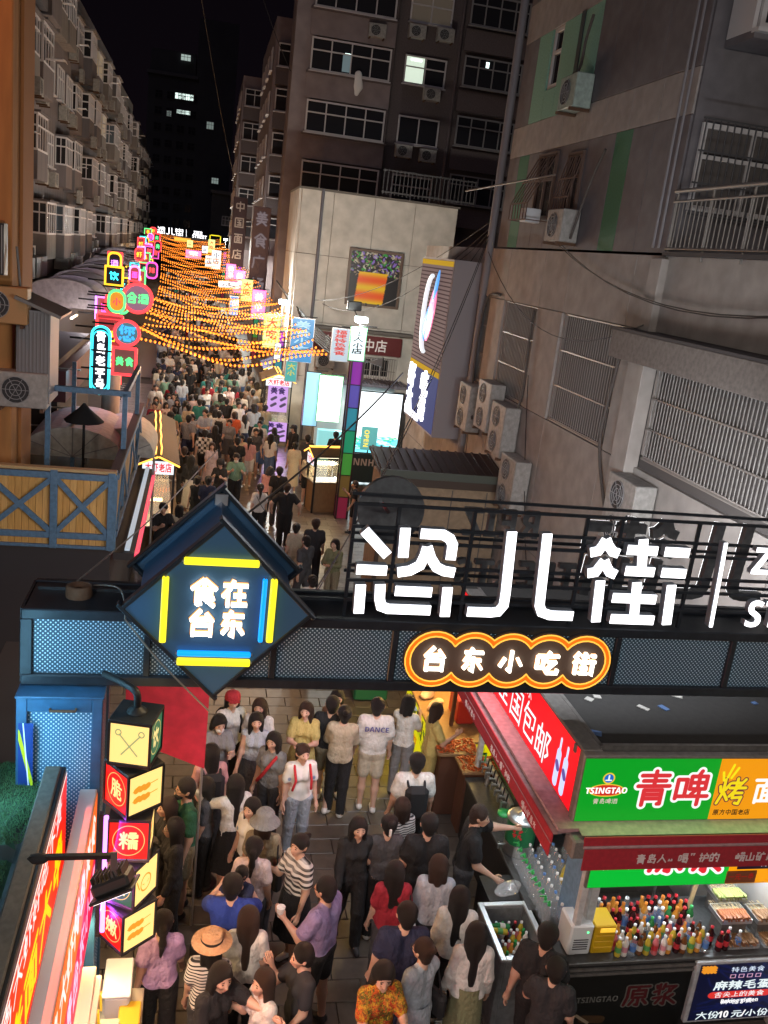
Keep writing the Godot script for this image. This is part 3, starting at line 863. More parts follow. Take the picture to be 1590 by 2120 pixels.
	if s.get("mask", false): put("face_mask", Geo.new().ball(Vector3(0, -0.055, 0.062), Vector3(0.066, 0.052, 0.058), 12).mesh(), s.maskm, o, hc, hs)
	if s.get("glasses", false):
		var gg := Geo.new()
		for side in [-1.0, 1.0]:
			var ring := []
			for i in 11: ring.append(Vector3(side * 0.036 + cos(TAU * i / 10) * 0.026, 0.008 + sin(TAU * i / 10) * 0.02, 0.108))
			gg.tube(ring, 0.0032, 4, false)
			gg.tube([Vector3(side * 0.062, 0.014, 0.106), Vector3(side * 0.098, 0.016, 0.0)], 0.003, 4)
		put("glasses", gg.mesh(), M.black_plastic, o, hc, hs)
	s["hands"] = [hands[0][0] * sc, hands[1][0] * sc] # right, left
	s["chest"] = up.call(Vector3(0, 0.33, 0.0)) * sc
	s["back"] = up.call(Vector3(0, 0.3, -tr - loose - 0.03)) * sc
	s["front"] = up.call(Vector3(0, 0.32, tr + loose + 0.05)) * sc

func extras(o: Node3D, s: Dictionary) -> void:
	var e: String = s.get("with", "")
	var hr: Vector3 = s.hands[0]; var hl: Vector3 = s.hands[1]
	if "backpack" in e:
		var b: Vector3 = s.back
		put("backpack", Geo.new().box(b + Vector3(0, -0.04, -0.05), Vector3(0.29, 0.44, 0.15), Basis.IDENTITY, 0.06).mesh(), M.black_cloth, o)
		for side in [-1.0, 1.0]:
			put("strap", Geo.new().tube([b + Vector3(side * 0.1, 0.14, 0.0), b + Vector3(side * 0.11, 0.21, 0.1), b + Vector3(side * 0.11, 0.12, 0.245), b + Vector3(side * 0.12, -0.1, 0.2), b + Vector3(side * 0.13, -0.16, 0.04)], 0.016, 6).mesh(), M.black_cloth, o)
	if "redstrap" in e:
		for side in [-1.0, 1.0]:
			var b: Vector3 = s.back
			put("strap", Geo.new().tube([b + Vector3(side * 0.09, 0.19, 0.06), b + Vector3(side * 0.1, 0.2, 0.16), b + Vector3(side * 0.1, 0.06, 0.285), b + Vector3(side * 0.12, -0.1, 0.24)], 0.017, 6).mesh(), M.red_cloth, o)
	if "sash" in e or "cross" in e:
		var c: Vector3 = s.chest
		var rr := 0.024 if "sash" in e else 0.008
		put("bag_strap", Geo.new().tube([c + Vector3(0.1, 0.17, 0.0), c + Vector3(0.07, 0.1, 0.13), c + Vector3(-0.04, -0.1, 0.15), c + Vector3(-0.17, -0.28, 0.05)], rr, 6).tube([c + Vector3(0.1, 0.17, 0.0), c + Vector3(0.06, 0.1, -0.125), c + Vector3(-0.05, -0.1, -0.135), c + Vector3(-0.17, -0.28, -0.04)], rr, 6).mesh(), M.red_cloth if "sash" in e else M.black_cloth, o)
		if "cross" in e: put("bag", Geo.new().box(c + Vector3(-0.19, -0.36, 0.02), Vector3(0.08, 0.16, 0.2), Basis.IDENTITY, 0.03).mesh(), M.black_cloth, o)
	if "shoulderbag" in e:
		var c: Vector3 = s.chest
		put("bag", Geo.new().box(c + Vector3(-0.21, -0.3, -0.02), Vector3(0.1, 0.26, 0.3), Basis.IDENTITY, 0.035).mesh(), M.black_cloth if not "white" in e else M.white_cloth, o)
		put("bag_strap", Geo.new().tube([c + Vector3(-0.2, -0.18, 0.1), c + Vector3(-0.175, 0.1, 0.04), c + Vector3(-0.165, 0.165, 0.0), c + Vector3(-0.175, 0.1, -0.05), c + Vector3(-0.2, -0.18, -0.12)], 0.011, 6).mesh(), M.black_cloth, o)

func held(called: String, label: String, cat: String, geo: Geo, m: Material, at: Vector3, yaw := 0.0) -> Node3D:
	var q := put(called, geo.mesh(), m, self, at, Basis(Vector3.UP, deg_to_rad(yaw)))
	tag(q, label, cat)
	return q
# ---------------------------------------------------------------- the ground
func gy(z: float) -> float: # the street climbs a little towards its far end
	return 0.0 if z > -45.0 else (-z - 45.0) * 0.035
func cxo(z: float) -> float: # and drifts to one side
	return 0.0 if z > -40.0 else -pow((-z - 40.0) / 60.0, 1.3) * 1.7

func build_setting() -> void:
	var asphalt := mat("asphalt", 0.06, 0.055, 0.052, 0.8, 0.0, "blotch", Vector3(0.5, 0.5, 0.5))
	var g := Geo.new()
	var zs := [60.0, 0.0, -45.0, -60.0, -80.0, -100.0, -120.0, -160.0, -400.0]
	for i in zs.size() - 1:
		var a: float = zs[i]; var b: float = zs[i + 1]
		g.quad(Vector3(-120, gy(a) - 0.06, a), Vector3(120, gy(a) - 0.06, a), Vector3(120, gy(b) - 0.06, b), Vector3(-120, gy(b) - 0.06, b))
	structure(put("ground", g.mesh(), asphalt, self))
	# paving: slabs with open joints; the nearest 300 singly, the others joined
	var street := structure(Node3D.new())
	street.name = "street_paving"
	add_child(street)
	var tones := []
	for i in 5:
		var k: float = [0.84, 1.0, 1.12, 0.92, 1.05][i]
		tones.append(mat("paving_%d" % i, 0.115 * k, 0.094 * k, 0.078 * k, 0.4, 0.0, "dirt", Vector3(0.9, 0.9, 0.9)))
	var slab := Geo.new().box(V3, Vector3(0.592, 0.06, 0.292), Basis.IDENTITY, 0.006).mesh()
	var n := 0
	for j in 36:
		for i in 13:
			var x := -1.2 + i * 0.6 - (0.3 if j % 2 else 0.0)
			var z := -7.0 - j * 0.3
			if x > 3.4 or n >= 290: continue
			put("paving_slab", slab, tones[rng.randi() % 5], street, Vector3(x, -0.03 + rng.randf_range(-0.002, 0.002), z))
			n += 1
	var rest := [Geo.new(), Geo.new(), Geo.new()]
	for j in 150:
		var z := -3.4 - j * 0.3
		for i in 22:
			var x := -3.0 + i * 0.6 - (0.3 if j % 2 else 0.0)
			if z < -6.95 and z > -17.6 and x < 3.4 and x > -1.55: continue
			var q: Geo = rest[rng.randi() % 3]
			q.box(Vector3(x, -0.03 + rng.randf_range(-0.002, 0.002), z), Vector3(0.592, 0.06, 0.292))
	for i in 3:
		var far := put("paving_field", rest[i].mesh(), tones[i], street)
		far.set_meta("kind", "stuff")
	var gf := Geo.new()
	zs = [-48.2, -60.0, -80.0, -100.0, -130.0]
	for i in zs.size() - 1:
		var a: float = zs[i]; var b: float = zs[i + 1]
		gf.quad(Vector3(-8, gy(a), a), Vector3(8, gy(a), a), Vector3(8, gy(b), b), Vector3(-8, gy(b), b))
	put("far_paving", gf.mesh(), tones[1], street)
	# lamps of the building behind the viewer: they light the gate's front and the people below it
	for p in [[Vector3(-3.2, 9.6, 3.5), 0], [Vector3(3.4, 9.4, 4.5), 1], [Vector3(9.0, 10.5, 3.0), 2]]:
		var t := thing("wall_lamp", ["white wall lamp over the entrance behind the viewer", "white wall lamp beside the stair windows behind the viewer", "white wall lamp at the corner shop behind the viewer"][p[1]], "lamp", p[0])
		bx("housing", t, mat("lamp_grey", 0.2, 0.2, 0.21, 0.5, 0.5), Vector3(0, 0.12, 0.06), Vector3(2.7, 0.14, 0.6), 0.02)
		bx("lit_face", t, glow("lamp_white", 1.0, 0.96, 0.9, 6.0), Vector3(0, 0.035, 0.0), Vector3(2.6, 0.03, 0.5))
		bx("bracket", t, M.lamp_grey, Vector3(0, 0.12, 0.7), Vector3(0.08, 0.08, 1.1))
		area(t, Vector3(0, -0.02, 0), [Vector3(0.8, -0.12, -0.9), Vector3(0.1, -0.75, -0.9), Vector3(-0.1, -0.6, -0.9)][p[1]], Vector2(2.6, 0.5), Color(1.0, 0.95, 0.9), [66.0, 42.0, 30.0][p[1]])

# ---------------------------------------------------------------- the gate
func perf(id: String, r: float, g: float, b: float, dot: Color) -> StandardMaterial3D:
	if M.has(id): return M[id]
	var im := img(32, 32, srgb(r, g, b))
	for c in [Vector2(8, 8), Vector2(24, 24)]: line_img(im, c, c + Vector2(0.01, 0), 11.0, dot)
	var m := StandardMaterial3D.new()
	m.resource_name = id
	m.albedo_texture = ImageTexture.create_from_image(im); m.roughness = 0.45; m.metallic = 0.0
	m.uv1_triplanar = true; m.uv1_world_triplanar = true; m.uv1_scale = Vector3(27, 27, 27)
	M[id] = m
	return m

func build_gate() -> void:
	var steel := mat("gate_steel", 0.022, 0.03, 0.042, 0.4, 0.3, "dirt", Vector3(1.5, 1.5, 1.5))
	var blue := mat("gate_blue", 0.03, 0.115, 0.24, 0.4, 0.1, "blotch", Vector3(1.2, 1.2, 1.2))
	var navy := mat("gate_navy", 0.04, 0.11, 0.22, 0.38, 0.1)
	var perf_m := perf("perf_beam", 0.02, 0.06, 0.1, Color(0.72, 0.82, 0.9))
	var T := thing("street_gate", "dark steel street gate with perforated beam carrying white lit characters", "gate", Vector3(0, 0, 0))
	# beam: frame, perforated panels front and back, top and bottom sheets
	for z in [-6.74, -7.34]:
		bx("beam_rail", T, steel, Vector3(2.65, 4.592, z), Vector3(7.7, 0.085, 0.07), 0.008)
		bx("beam_rail", T, steel, Vector3(2.65, 4.04, z), Vector3(7.7, 0.085, 0.07), 0.008)
	var xs := [-1.165, -0.26, 0.74, 1.74, 2.75, 3.76, 4.89, 5.7, 6.47]
	for i in xs.size():
		for z in [-6.743, -7.337]: bx("beam_stud", T, steel, Vector3(xs[i], 4.316, z), Vector3(0.055 if i else 0.09, 0.467, 0.06), 0.006)
		if i < xs.size() - 1:
			var w: float = xs[i + 1] - xs[i]
			for z in [-6.757, -7.323]: bx("perforated_panel", T, perf_m, Vector3((xs[i] + xs[i + 1]) / 2, 4.316, z), Vector3(w - 0.05, 0.465, 0.012))
	bx("beam_top", T, steel, Vector3(2.65, 4.6, -7.04), Vector3(7.66, 0.05, 0.53))
	bx("beam_top_rib", T, steel, Vector3(2.65, 4.635, -7.15), Vector3(7.6, 0.03, 0.03))
	bx("beam_bottom", T, steel, Vector3(2.65, 4.03, -7.04), Vector3(7.66, 0.04, 0.53))
	bx("beam_end", T, steel, Vector3(-1.2, 4.316, -7.04), Vector3(0.02, 0.62, 0.6))
	put("rusted_drum", Geo.new().lathe([[0.1, 0.0], [0.105, 0.01], [0.1, 0.09], [0.07, 0.1], [0.03, 0.07]], Vector3(-0.82, 4.625, -7.02), 14).mesh(), mat("rust", 0.11, 0.055, 0.03, 0.9, 0.0, "dirt", Vector3(5, 5, 5)), T)
	# posts
	for px in [-0.885]:
		var p := Node3D.new()
		p.name = "post"
		T.add_child(p, true)
		p.position = Vector3(px, 0, -6.87)
		for sx in [-0.28, 0.28]:
			for sz in [-0.27, 0.27]: bx("post_frame", p, blue, Vector3(sx, 1.98, sz), Vector3(0.08, 3.96, 0.08), 0.006)
		for y in [3.9, 2.6, 1.3, 0.08]: bx("cross_frame", p, blue, Vector3(0, y, 0.27), Vector3(0.48, 0.12 if y > 3.5 else 0.06, 0.076), 0.006)
		bx("perforated_panel", p, perf("perf_post", 0.04, 0.17, 0.32, Color(0.82, 0.92, 0.98)), Vector3(0, 1.9, 0.255), Vector3(0.5, 3.9, 0.012))
		for sx in [-0.3, 0.3]: bx("side_panel", p, M.perf_post, Vector3(sx * 0.98, 1.95, 0), Vector3(0.012, 3.85, 0.48))
		bx("post_cap", p, blue, Vector3(0, 3.965, 0), Vector3(0.66, 0.02, 0.64), 0.006)
		put("handle", Geo.new().tube([Vector3(-0.07, 3.87, 0.31), Vector3(-0.07, 3.87, 0.345), Vector3(0.12, 3.87, 0.345), Vector3(0.12, 3.87, 0.31)], 0.011, 6).mesh(), M.rust, p)
		var im := img(64, 160, Color(0.02, 0.2, 0.5))
		line_img(im, Vector2(0, 20), Vector2(64, 130), 14, Color(0.75, 0.8, 0.05)); line_img(im, Vector2(20, 0), Vector2(52, 160), 5, Color(0.9, 0.95, 1.0))
		line_img(im, Vector2(40, 140), Vector2(64, 150), 26, Color(0.9, 0.75, 0.0))
		put("sticker", Geo.new().quad(Vector3(-0.3, 3.05, 0.318), Vector3(-0.19, 3.05, 0.318), Vector3(-0.19, 3.75, 0.318), Vector3(-0.3, 3.75, 0.318)).mesh(), flat_print("post_sticker" + str(px), im), p)
	# characters standing on the beam
	var face := glow("letter_white", 1.0, 1.0, 1.02, 3.2)
	var ret := mat("letter_return", 0.25, 0.29, 0.34, 0.35, 0.4)
	var big := [
		"1.37 5.41 1.58 5.21/1.34 5.08 1.59 5.08/1.39 4.95 1.40 4.70/1.70 5.45 1.71 5.20/1.83 5.41 2.02 5.41 2.08 5.38 2.11 5.33 2.11 5.20/1.90 5.30 1.89 5.23 1.86 5.14 1.78 5.09 1.68 5.07/1.90 5.30 1.94 5.21 2.00 5.13 2.07 5.10 2.16 5.09/1.68 4.91 1.99 4.91/1.55 4.96 1.56 4.83 1.58 4.77 1.64 4.75 2.00 4.75/2.12 4.96 2.13 4.70",
		"2.60 5.47 2.63 4.93 2.63 4.82 2.59 4.76 2.53 4.75 2.32 4.75/2.91 5.47 2.95 4.83 2.98 4.77 3.06 4.745 3.27 4.745",
		"3.44 5.45 3.42 5.40 3.39 5.345 3.32 5.325/3.44 5.45 3.47 5.40 3.52 5.345 3.58 5.33/3.46 5.26 3.43 5.21 3.40 5.155 3.33 5.14/3.46 5.26 3.49 5.21 3.53 5.16 3.59 5.14/3.46 5.08 3.49 4.70/3.78 5.47 3.82 5.18/3.65 5.37 3.93 5.37/3.67 5.18 3.94 5.18/4.00 5.37 4.23 5.37/4.01 5.18 4.24 5.18/3.80 5.08 3.84 4.74/3.60 4.93 4.01 4.93/3.62 4.735 4.03 4.735/4.13 5.07 4.16 4.70",
		"4.56 5.48 4.60 4.69",
	]
	for i in big.size():
		var gb := Geo.new(); var gf := Geo.new()
		var k := 0
		for st in big[i].split("/"):
			var f: PackedFloat64Array = st.split_floats(" ")
			var q := PackedVector2Array()
			for j in range(0, f.size() - 1, 2): q.append(Vector2(f[j], f[j + 1]))
			var w := 0.083 if i < 3 else 0.032
			gb.stroke(q, w + 0.008, -0.07, 0.0 + k * 0.0004); gf.stroke(q, w, 0.004, 0.009 + k * 0.0005)
			k += 1
		var L := put("lit_character", gb.mesh(), ret, T, Vector3(0, 0, -6.7))
		put("lit_face", gf.mesh(), face, L)
	for w in [["ZIER", 4.86, 5.2], ["STREET", 4.92, 4.7]]:
		var L := put("lit_word", latin(w[0], 0.25, 0.06, true, true), ret, T, Vector3(w[1], w[2] + 0.125, -6.735))
		put("lit_face", latin(w[0], 0.25, 0.006, true, true), face, L, Vector3(0, 0, 0.036))
	area(T, Vector3(3.0, 5.1, -6.6), Vector3(0, -0.1, 1), Vector2(3.4, 0.7), Color(0.95, 0.97, 1.0), 5.0)
	# the frame they hang on
	for y in [5.6, 5.41, 5.29, 5.08, 4.95, 4.78]: put("letter_rail", Geo.new().bar(Vector3(1.29, y, -6.8), Vector3(6.4, y + 0.03, -6.8), 0.025, 0.025).mesh(), steel, T)
	for x in [1.3, 1.66, 2.3, 3.3, 3.62, 4.35, 5.6]: bx("letter_stay", T, steel, Vector3(x, 5.11, -6.815), Vector3(0.028, 0.98, 0.028))
	for x in [1.5, 2.55, 3.65]: put("brace", Geo.new().bar(Vector3(x, 5.62, -6.82), Vector3(x + 0.18, 5.4, -7.3), 0.028, 0.028).mesh(), steel, T)
	# the unlit backs of the characters that face the other way
	var back := mat("letter_back", 0.16, 0.18, 0.2, 0.35, 0.5, "dirt", Vector3(2, 2, 2))
	for y in [5.55, 5.2, 4.85]: bx("letter_rail", T, steel, Vector3(3.9, y, -7.3), Vector3(5.1, 0.025, 0.025))
	put("back_disc", Geo.new().tube([Vector3(1.72, 5.4, -7.36), Vector3(1.72, 5.4, -7.42)], 0.3, 24).mesh(), back, T)
	for w in [["REIZ", 2.0, 5.34], ["TEERTS", 2.2, 4.86]]:
		put("back_of_word", latin(w[0], 0.26, 0.06), back, T, Vector3(w[1] + 0.75, w[2], -7.36), Basis(Vector3.UP, PI))
	for i in 3:
		var gb := Geo.new()
		var k := 0
		for st in big[2 - i].split("/"):
			var f: PackedFloat64Array = st.split_floats(" ")
			var q := PackedVector2Array()
			for j in range(0, f.size() - 1, 2): q.append(Vector2(8.0 - f[j], f[j + 1]))
			gb.stroke(q, 0.09, -0.07, k * 0.0004)
			k += 1
		var bc := put("back_of_character", gb.mesh(), back, T, Vector3(-0.2 + 0.02 * i, 0, -7.33))
		put("lit_face", gb.mesh(), face, bc, Vector3(0, 0, -0.006), Basis.IDENTITY.scaled(Vector3(1, 1, 0.02)) * Basis.IDENTITY)
		bc.get_child(0).position.z = -0.075
	area(T, Vector3(3.6, 5.1, -7.62), Vector3(0, -0.3, -1), Vector2(4.0, 0.6), Color(0.95, 0.97, 1.0), 38.0)
	# the diamond signs
	for side in 2:
		var D := Node3D.new()
		D.name = "diamond_sign"
		T.add_child(D, true)
		D.position = Vector3(0.265, 4.745, -6.52) if side == 0 else Vector3(0.265, 4.745, -7.56)
		if side: D.rotation.y = PI
		var rot := Basis(Vector3(0, 0, 1), PI / 4)
		var a := 0.745 / sqrt(2.0)
		put("face", Geo.new().box(V3, Vector3(a * 2 - 0.05, a * 2 - 0.05, 0.02), rot).mesh(), navy, D)
		for k in 4:
			var bb := Basis(Vector3(0, 0, 1), PI / 4 + PI / 2 * k)
			put("edge_trim", Geo.new().box(bb * Vector3(a - 0.02, 0, -0.03), Vector3(0.032, a * 2 - 0.04 if k % 2 else a * 2 + 0.05, 0.1), bb, 0.006).mesh(), steel, D)
		if side == 0:
			var yel := glow("tube_yellow", 1.0, 0.83, 0.02, 1.5)
			var bl := glow("tube_blue", 0.0, 0.34, 1.0, 1.5)
			for q in [[0, 0.42, 0.56, 0.05, yel], [-0.405, 0.02, 0.05, 0.53, yel], [0.405, 0.04, 0.05, 0.52, yel], [0.335, 0.04, 0.036, 0.52, bl], [-0.01, -0.335, 0.56, 0.036, bl], [-0.01, -0.405, 0.56, 0.05, yel]]:
				var tb := put("light_tube", Geo.new().box(V3, Vector3(q[2], q[3], 0.05), Basis.IDENTITY, 0.008).mesh(), q[4], D, Vector3(q[0], q[1], 0.045))
				for e in 2:
					var h := Vector3(q[2], 0, 0) if q[2] > q[3] else Vector3(0, q[3], 0)
					bx("end_clip", tb, mat("alu", 0.5, 0.5, 0.52, 0.35, 0.8), h * (0.5 if e else -0.5) * 1.03, Vector3(0.012, 0.012, 0.02))
			var warm := glow("letter_warm", 1.0, 0.93, 0.78, 4.0)
			var i := 0
			for ch in "食在台东":
				put("character", han_geo(ch, 0.215, 0.026, 0.03, Transform3D(Basis.IDENTITY, Vector3(-0.225 + 0.235 * (i % 2), 0.06 - 0.25 * (i / 2), 0.03))).mesh(), warm, D)
				put("character_halo", han_geo(ch, 0.215, 0.038, 0.004, Transform3D(Basis.IDENTITY, Vector3(-0.225 + 0.235 * (i % 2), 0.06 - 0.25 * (i / 2), 0.013))).mesh(), glow("halo_warm", 1.0, 0.42, 0.12, 0.9), D)
				i += 1
			area(D, Vector3(0, 0, 0.12), Vector3(0, -0.1, 1), Vector2(0.5, 0.5), Color(1.0, 0.85, 0.6), 2.0)
		else:
			put("clip_plate", Geo.new().box(Vector3(0, 0.62, -0.06), Vector3(0.11, 0.1, 0.05), Basis.IDENTITY, 0.005).mesh(), M.alu, D)
	put("ridge_box", Geo.new().box(Vector3(0, 0, 0), Vector3(0.86, 0.86, 0.84), Basis(Vector3(0, 0, 1), PI / 4)).mesh(), blue, T, Vector3(0.265, 4.745, -7.06))
	# the oval neon sign: five joined rounds
	var O := Node3D.new()
	O.name = "oval_sign"
	T.add_child(O, true)
	O.position = Vector3(2.755, 4.325, -6.68)
	var orange := glow("neon_orange", 1.0, 0.36, 0.02, 2.2)
	var yellow := glow("neon_yellow", 1.0, 0.5, 0.06, 1.5)
	var outline := func(r: float) -> PackedVector2Array:
		var p := PackedVector2Array()
		var hw := 0.1685
		var dy := sqrt(maxf(r * r - hw * hw, 0.0))
		for i in 5: # along the top from the first round to the last
			var c := -0.674 + i * 0.337
			var a0 := PI if i == 0 else PI - atan2(dy, hw)
			var a1 := 0.0 if i == 4 else atan2(dy, hw)
			for k in 11: p.append(Vector2(c + cos(lerpf(a0, a1, k / 10.0)) * r, sin(lerpf(a0, a1, k / 10.0)) * r))
		var q := p.duplicate()
		for i in range(q.size() - 1, -1, -1): p.append(Vector2(q[i].x, -q[i].y))
		return p
	put("backing", Geo.new().poly(outline.call(0.26), -0.03, 0.0).mesh(), mat("sign_brown", 0.05, 0.03, 0.02, 0.7), O)
	put("band", Geo.new().poly(outline.call(0.247), 0.002, 0.006).mesh(), glow("band_orange", 1.0, 0.2, 0.006, 0.75), O)
	put("inner_face", Geo.new().poly(outline.call(0.205), 0.007, 0.012).mesh(), mat("sign_face", 0.09, 0.06, 0.045, 0.6), O)
	for r in [0.25, 0.207]:
		var pts := []
		for q in outline.call(r): pts.append(Vector3(q.x, q.y, 0.02))
		pts.append(pts[0])
		put("neon_tube", Geo.new().tube(pts, 0.0065, 6, false).mesh(), yellow, O)
	var i := 0
	for ch in "台东小吃街":
		put("character", han_geo(ch, 0.22, 0.025, 0.03, Transform3D(Basis.IDENTITY, Vector3(-0.674 + i * 0.337 - 0.105, -0.105, 0.014))).mesh(), M.letter_warm, O)
		put("character_halo", han_geo(ch, 0.22, 0.036, 0.003, Transform3D(Basis.IDENTITY, Vector3(-0.674 + i * 0.337 - 0.105, -0.105, 0.0125))).mesh(), M.halo_warm, O)
		i += 1
	area(O, Vector3(0, 0, 0.1), Vector3(0, -0.2, 1), Vector2(1.6, 0.4), Color(1.0, 0.7, 0.35), 3.0)
	# cables on the beam
	for c in [[Vector3(-0.78, 4.65, -7.2), Vector3(-0.5, 4.75, -6.9), Vector3(-0.42, 4.66, -6.5)], [Vector3(-0.42, 4.66, -6.5), Vector3(-0.15, 4.35, -6.44), Vector3(0.25, 3.93, -6.44)], [Vector3(-0.9, 4.64, -7.2), Vector3(-0.3, 4.9, -8.5), Vector3(0.3, 5.0, -11.0)]]:
		tag(put("cable", Geo.new().tube(curve(c, 10), 0.007, 5).mesh(), mat("cable_grey", 0.16, 0.15, 0.14, 0.6), self), ["thin grey cable hanging over the end of the gate beam", "thin pale cable along the lower edge of the blue diamond sign", "slack brown cable from the gate beam up the street"][names.get("cable", 0) - 1], "cable")

func curve(p: Array, n: int) -> Array: # smooth line through points
	var c := Curve3D.new()
	for i in p.size():
		var t: Vector3 = (p[mini(i + 1, p.size() - 1)] - p[maxi(i - 1, 0)]) / 6.0
		c.add_point(p[i], -t, t)
	var out := []
	for i in n * (p.size() - 1) + 1: out.append(c.samplef(float(i) / n))
	return out

# ---------------------------------------------------------------- stalls at the near left
func lantern_face(kind: int) -> StandardMaterial3D:
	if M.has("lantern_%d" % kind): return M["lantern_%d" % kind]
	var cream := Color(1.0, 0.84, 0.5); var red := Color(0.93, 0.1, 0.08); var green := Color(0.12, 0.36, 0.25)
	var im := img(128, 128, [cream, cream, cream, red, red, red, green][kind])
	var ink := Color(0.85, 0.55, 0.15)
	var circle := func(c: Vector2, r: float, w: float, col: Color) -> void:
		for i in 40: line_img(im, c + Vector2.from_angle(TAU * i / 40) * r, c + Vector2.from_angle(TAU * (i + 1) / 40) * r, w, col)
	if kind >= 3:
		circle.call(Vector2(64, 64), 52.0, 2.5, Color(1.0, 0.8, 0.45))
		write(im, ["脆", "糯", "嫩", "饮"][kind - 3], Vector2(34, 34), 60, 7.5, Color(1.0, 0.86, 0.55))
	elif kind == 0: # crossed spatulas
		for s in [-1.0, 1.0]:
			line_img(im, Vector2(64 - 34 * s, 34), Vector2(64 + 26 * s, 100), 5, Color(0.55, 0.6, 0.4))
			circle.call(Vector2(64 - 38 * s, 28), 9.0, 4.0, Color(0.55, 0.6, 0.4))
	elif kind == 1: # two skewers
		for y in [48.0, 82.0]:
			line_img(im, Vector2(16, y + 4), Vector2(112, y - 8), 3, ink)
			for x in [32, 50, 68]: line_img(im, Vector2(x - 4, y + 3), Vector2(x + 6, y - 1), 20, ink)
	else: # a steamed bun
		circle.call(Vector2(66, 72), 28.0, 5.0, ink)
		line_img(im, Vector2(48, 72), Vector2(58, 76), 3, ink); line_img(im, Vector2(74, 76), Vector2(84, 70), 3, ink); line_img(im, Vector2(16, 48), Vector2(30, 80), 5, ink)
	return glow_print("lantern_%d" % kind, im, 1.55)

func build_near_left() -> void:
	var dark := mat("dark_metal", 0.025, 0.025, 0.027, 0.5, 0.5, "dirt", Vector3(2, 2, 2))
	# the column of box lanterns
	var C := thing("lantern_column", "column of five red and cream box lanterns hanging beside the blue post", "lantern", Vector3(-0.29, 0, -6.22))
	put("arm", Geo.new().tube(curve([Vector3(-0.27, 4.2, -0.3), Vector3(-0.1, 4.22, -0.1), Vector3(-0.01, 4.2, 0.0), Vector3(0, 4.07, 0)], 6), 0.028, 8).mesh(), dark, C)
	put("pole", Geo.new().cyl(Vector3(0, 1.98, 0), Vector3(0, 4.08, 0), 0.02, 8).mesh(), dark, C)
	put("hanger", Geo.new().lathe([[0.075, 4.045], [0.075, 4.06], [0.03, 4.09]], V3, 12).mesh(), dark, C)
	var yaws := [-14.0, 38.0, -4.0, 58.0, 40.0]
	var fl := [[0, 6], [1, 3], [4, 1], [2, 6], [2, 5]] # kinds: [face seen at the right hand or front, the other]
	for i in 5:
		var L := Node3D.new()
		L.name = "box_lantern"
		C.add_child(L, true)
		L.position = Vector3(0, 3.855 - i * 0.412, 0)
		L.rotation.y = deg_to_rad(yaws[i])
		bx("top_cap", L, dark, Vector3(0, 0.175, 0), Vector3(0.325, 0.03, 0.325), 0.006)
		bx("bottom_cap", L, dark, Vector3(0, -0.175, 0), Vector3(0.325, 0.03, 0.325), 0.006)
		for q in 4:
			var bb := Basis(Vector3.UP, PI / 2 * q)
			bx("corner", L, dark, bb * Vector3(0.153, 0, 0.153), Vector3(0.018, 0.33, 0.018))
			var kind: int = fl[i][0] if q % 2 == 0 else fl[i][1]
			if i == 2: kind = 4 if q == 0 else 1
			if i == 1: kind = 1 if q == 0 else 3
			if i == 3: kind = 2 if q == 0 else 6
			if i == 4: kind = 1 if q == 0 else 5
			put("lit_panel", Geo.new().quad(Vector3(-0.145, -0.16, 0.152), Vector3(0.145, -0.16, 0.152), Vector3(0.145, 0.16, 0.152), Vector3(-0.145, 0.16, 0.152)).mesh(), lantern_face(kind), L, V3, bb)
		area(L, Vector3(0, 0, 0.2), Vector3(0.3, -0.1, 1), Vector2(0.25, 0.25), Color(1.0, 0.75, 0.45), 0.55)
		area(L, Vector3(0.2, 0, 0), Vector3(1, -0.1, 0.0), Vector2(0.25, 0.25), Color(1.0, 0.75, 0.45), 0.55)
	# turf-covered stall roof
	var turf := mat("turf", 0.035, 0.1, 0.045, 0.95, 0.0, "turf", Vector3(4, 4, 4))
	var R := thing("turf_roof_stall", "low stall whose roof is covered with dark green artificial turf", "stall", Vector3(0, 0, 0))
	for q in [[-6.88, -5.82, 3.2, 0], [-5.76, -3.4, 3.12, 1]]:
		var g := Geo.new()
		var nx := 24; var nz := 20
		for iz in nz:
			for ix in nx:
				var f := func(i: int, j: int) -> Vector3:
					var z: float = lerpf(q[0], q[1], float(j) / nz)
					var xr: float = -0.97 - 0.05 * sin(j * 0.5 + q[3]) - 0.04 * q[3] - 0.12 * float(j) / nz * (1 - q[3])
					var x := lerpf(-2.6, xr, float(i) / nx)
					return Vector3(x, q[2] + 0.003 * sin(x * 7.0 + z * 3.0) + 0.003 * sin(z * 11.0 - x * 4.0) - (0.05 if i == nx else 0.0), z)
				g.quad(f.call(ix, iz + 1), f.call(ix + 1, iz + 1), f.call(ix + 1, iz), f.call(ix, iz))
		put("turf_sheet", g.mesh(), turf, R)
		var pile := Geo.new()
		for k in 5200:
			var x := rng.randf_range(-1.75, -0.99 - (0.1 if q[3] else 0.0)); var z := rng.randf_range(q[0], q[1])
			var h := Vector3(rng.randf_range(-0.008, 0.008), rng.randf_range(0.012, 0.024), rng.randf_range(-0.008, 0.008))
			var y: float = q[2] + 0.002 + 0.003 * sin(x * 7.0 + z * 3.0) + 0.003 * sin(z * 11.0 - x * 4.0)
			pile.tri(Vector3(x - 0.004, y, z), Vector3(x + 0.004, y, z + 0.002), Vector3(x, y, z) + h)
		var pm := put("turf_pile", pile.mesh(), mat("turf_blade", 0.045, 0.13, 0.055, 0.9), R)
		pm.set_meta("kind", "stuff")
	bx("roof_edge", R, mat("edge_grey", 0.1, 0.095, 0.085, 0.8, 0.0, "dirt", Vector3(3, 3, 3)), Vector3(-0.9, 3.3, -4.9), Vector3(0.12, 0.35, 3.0), 0.01)
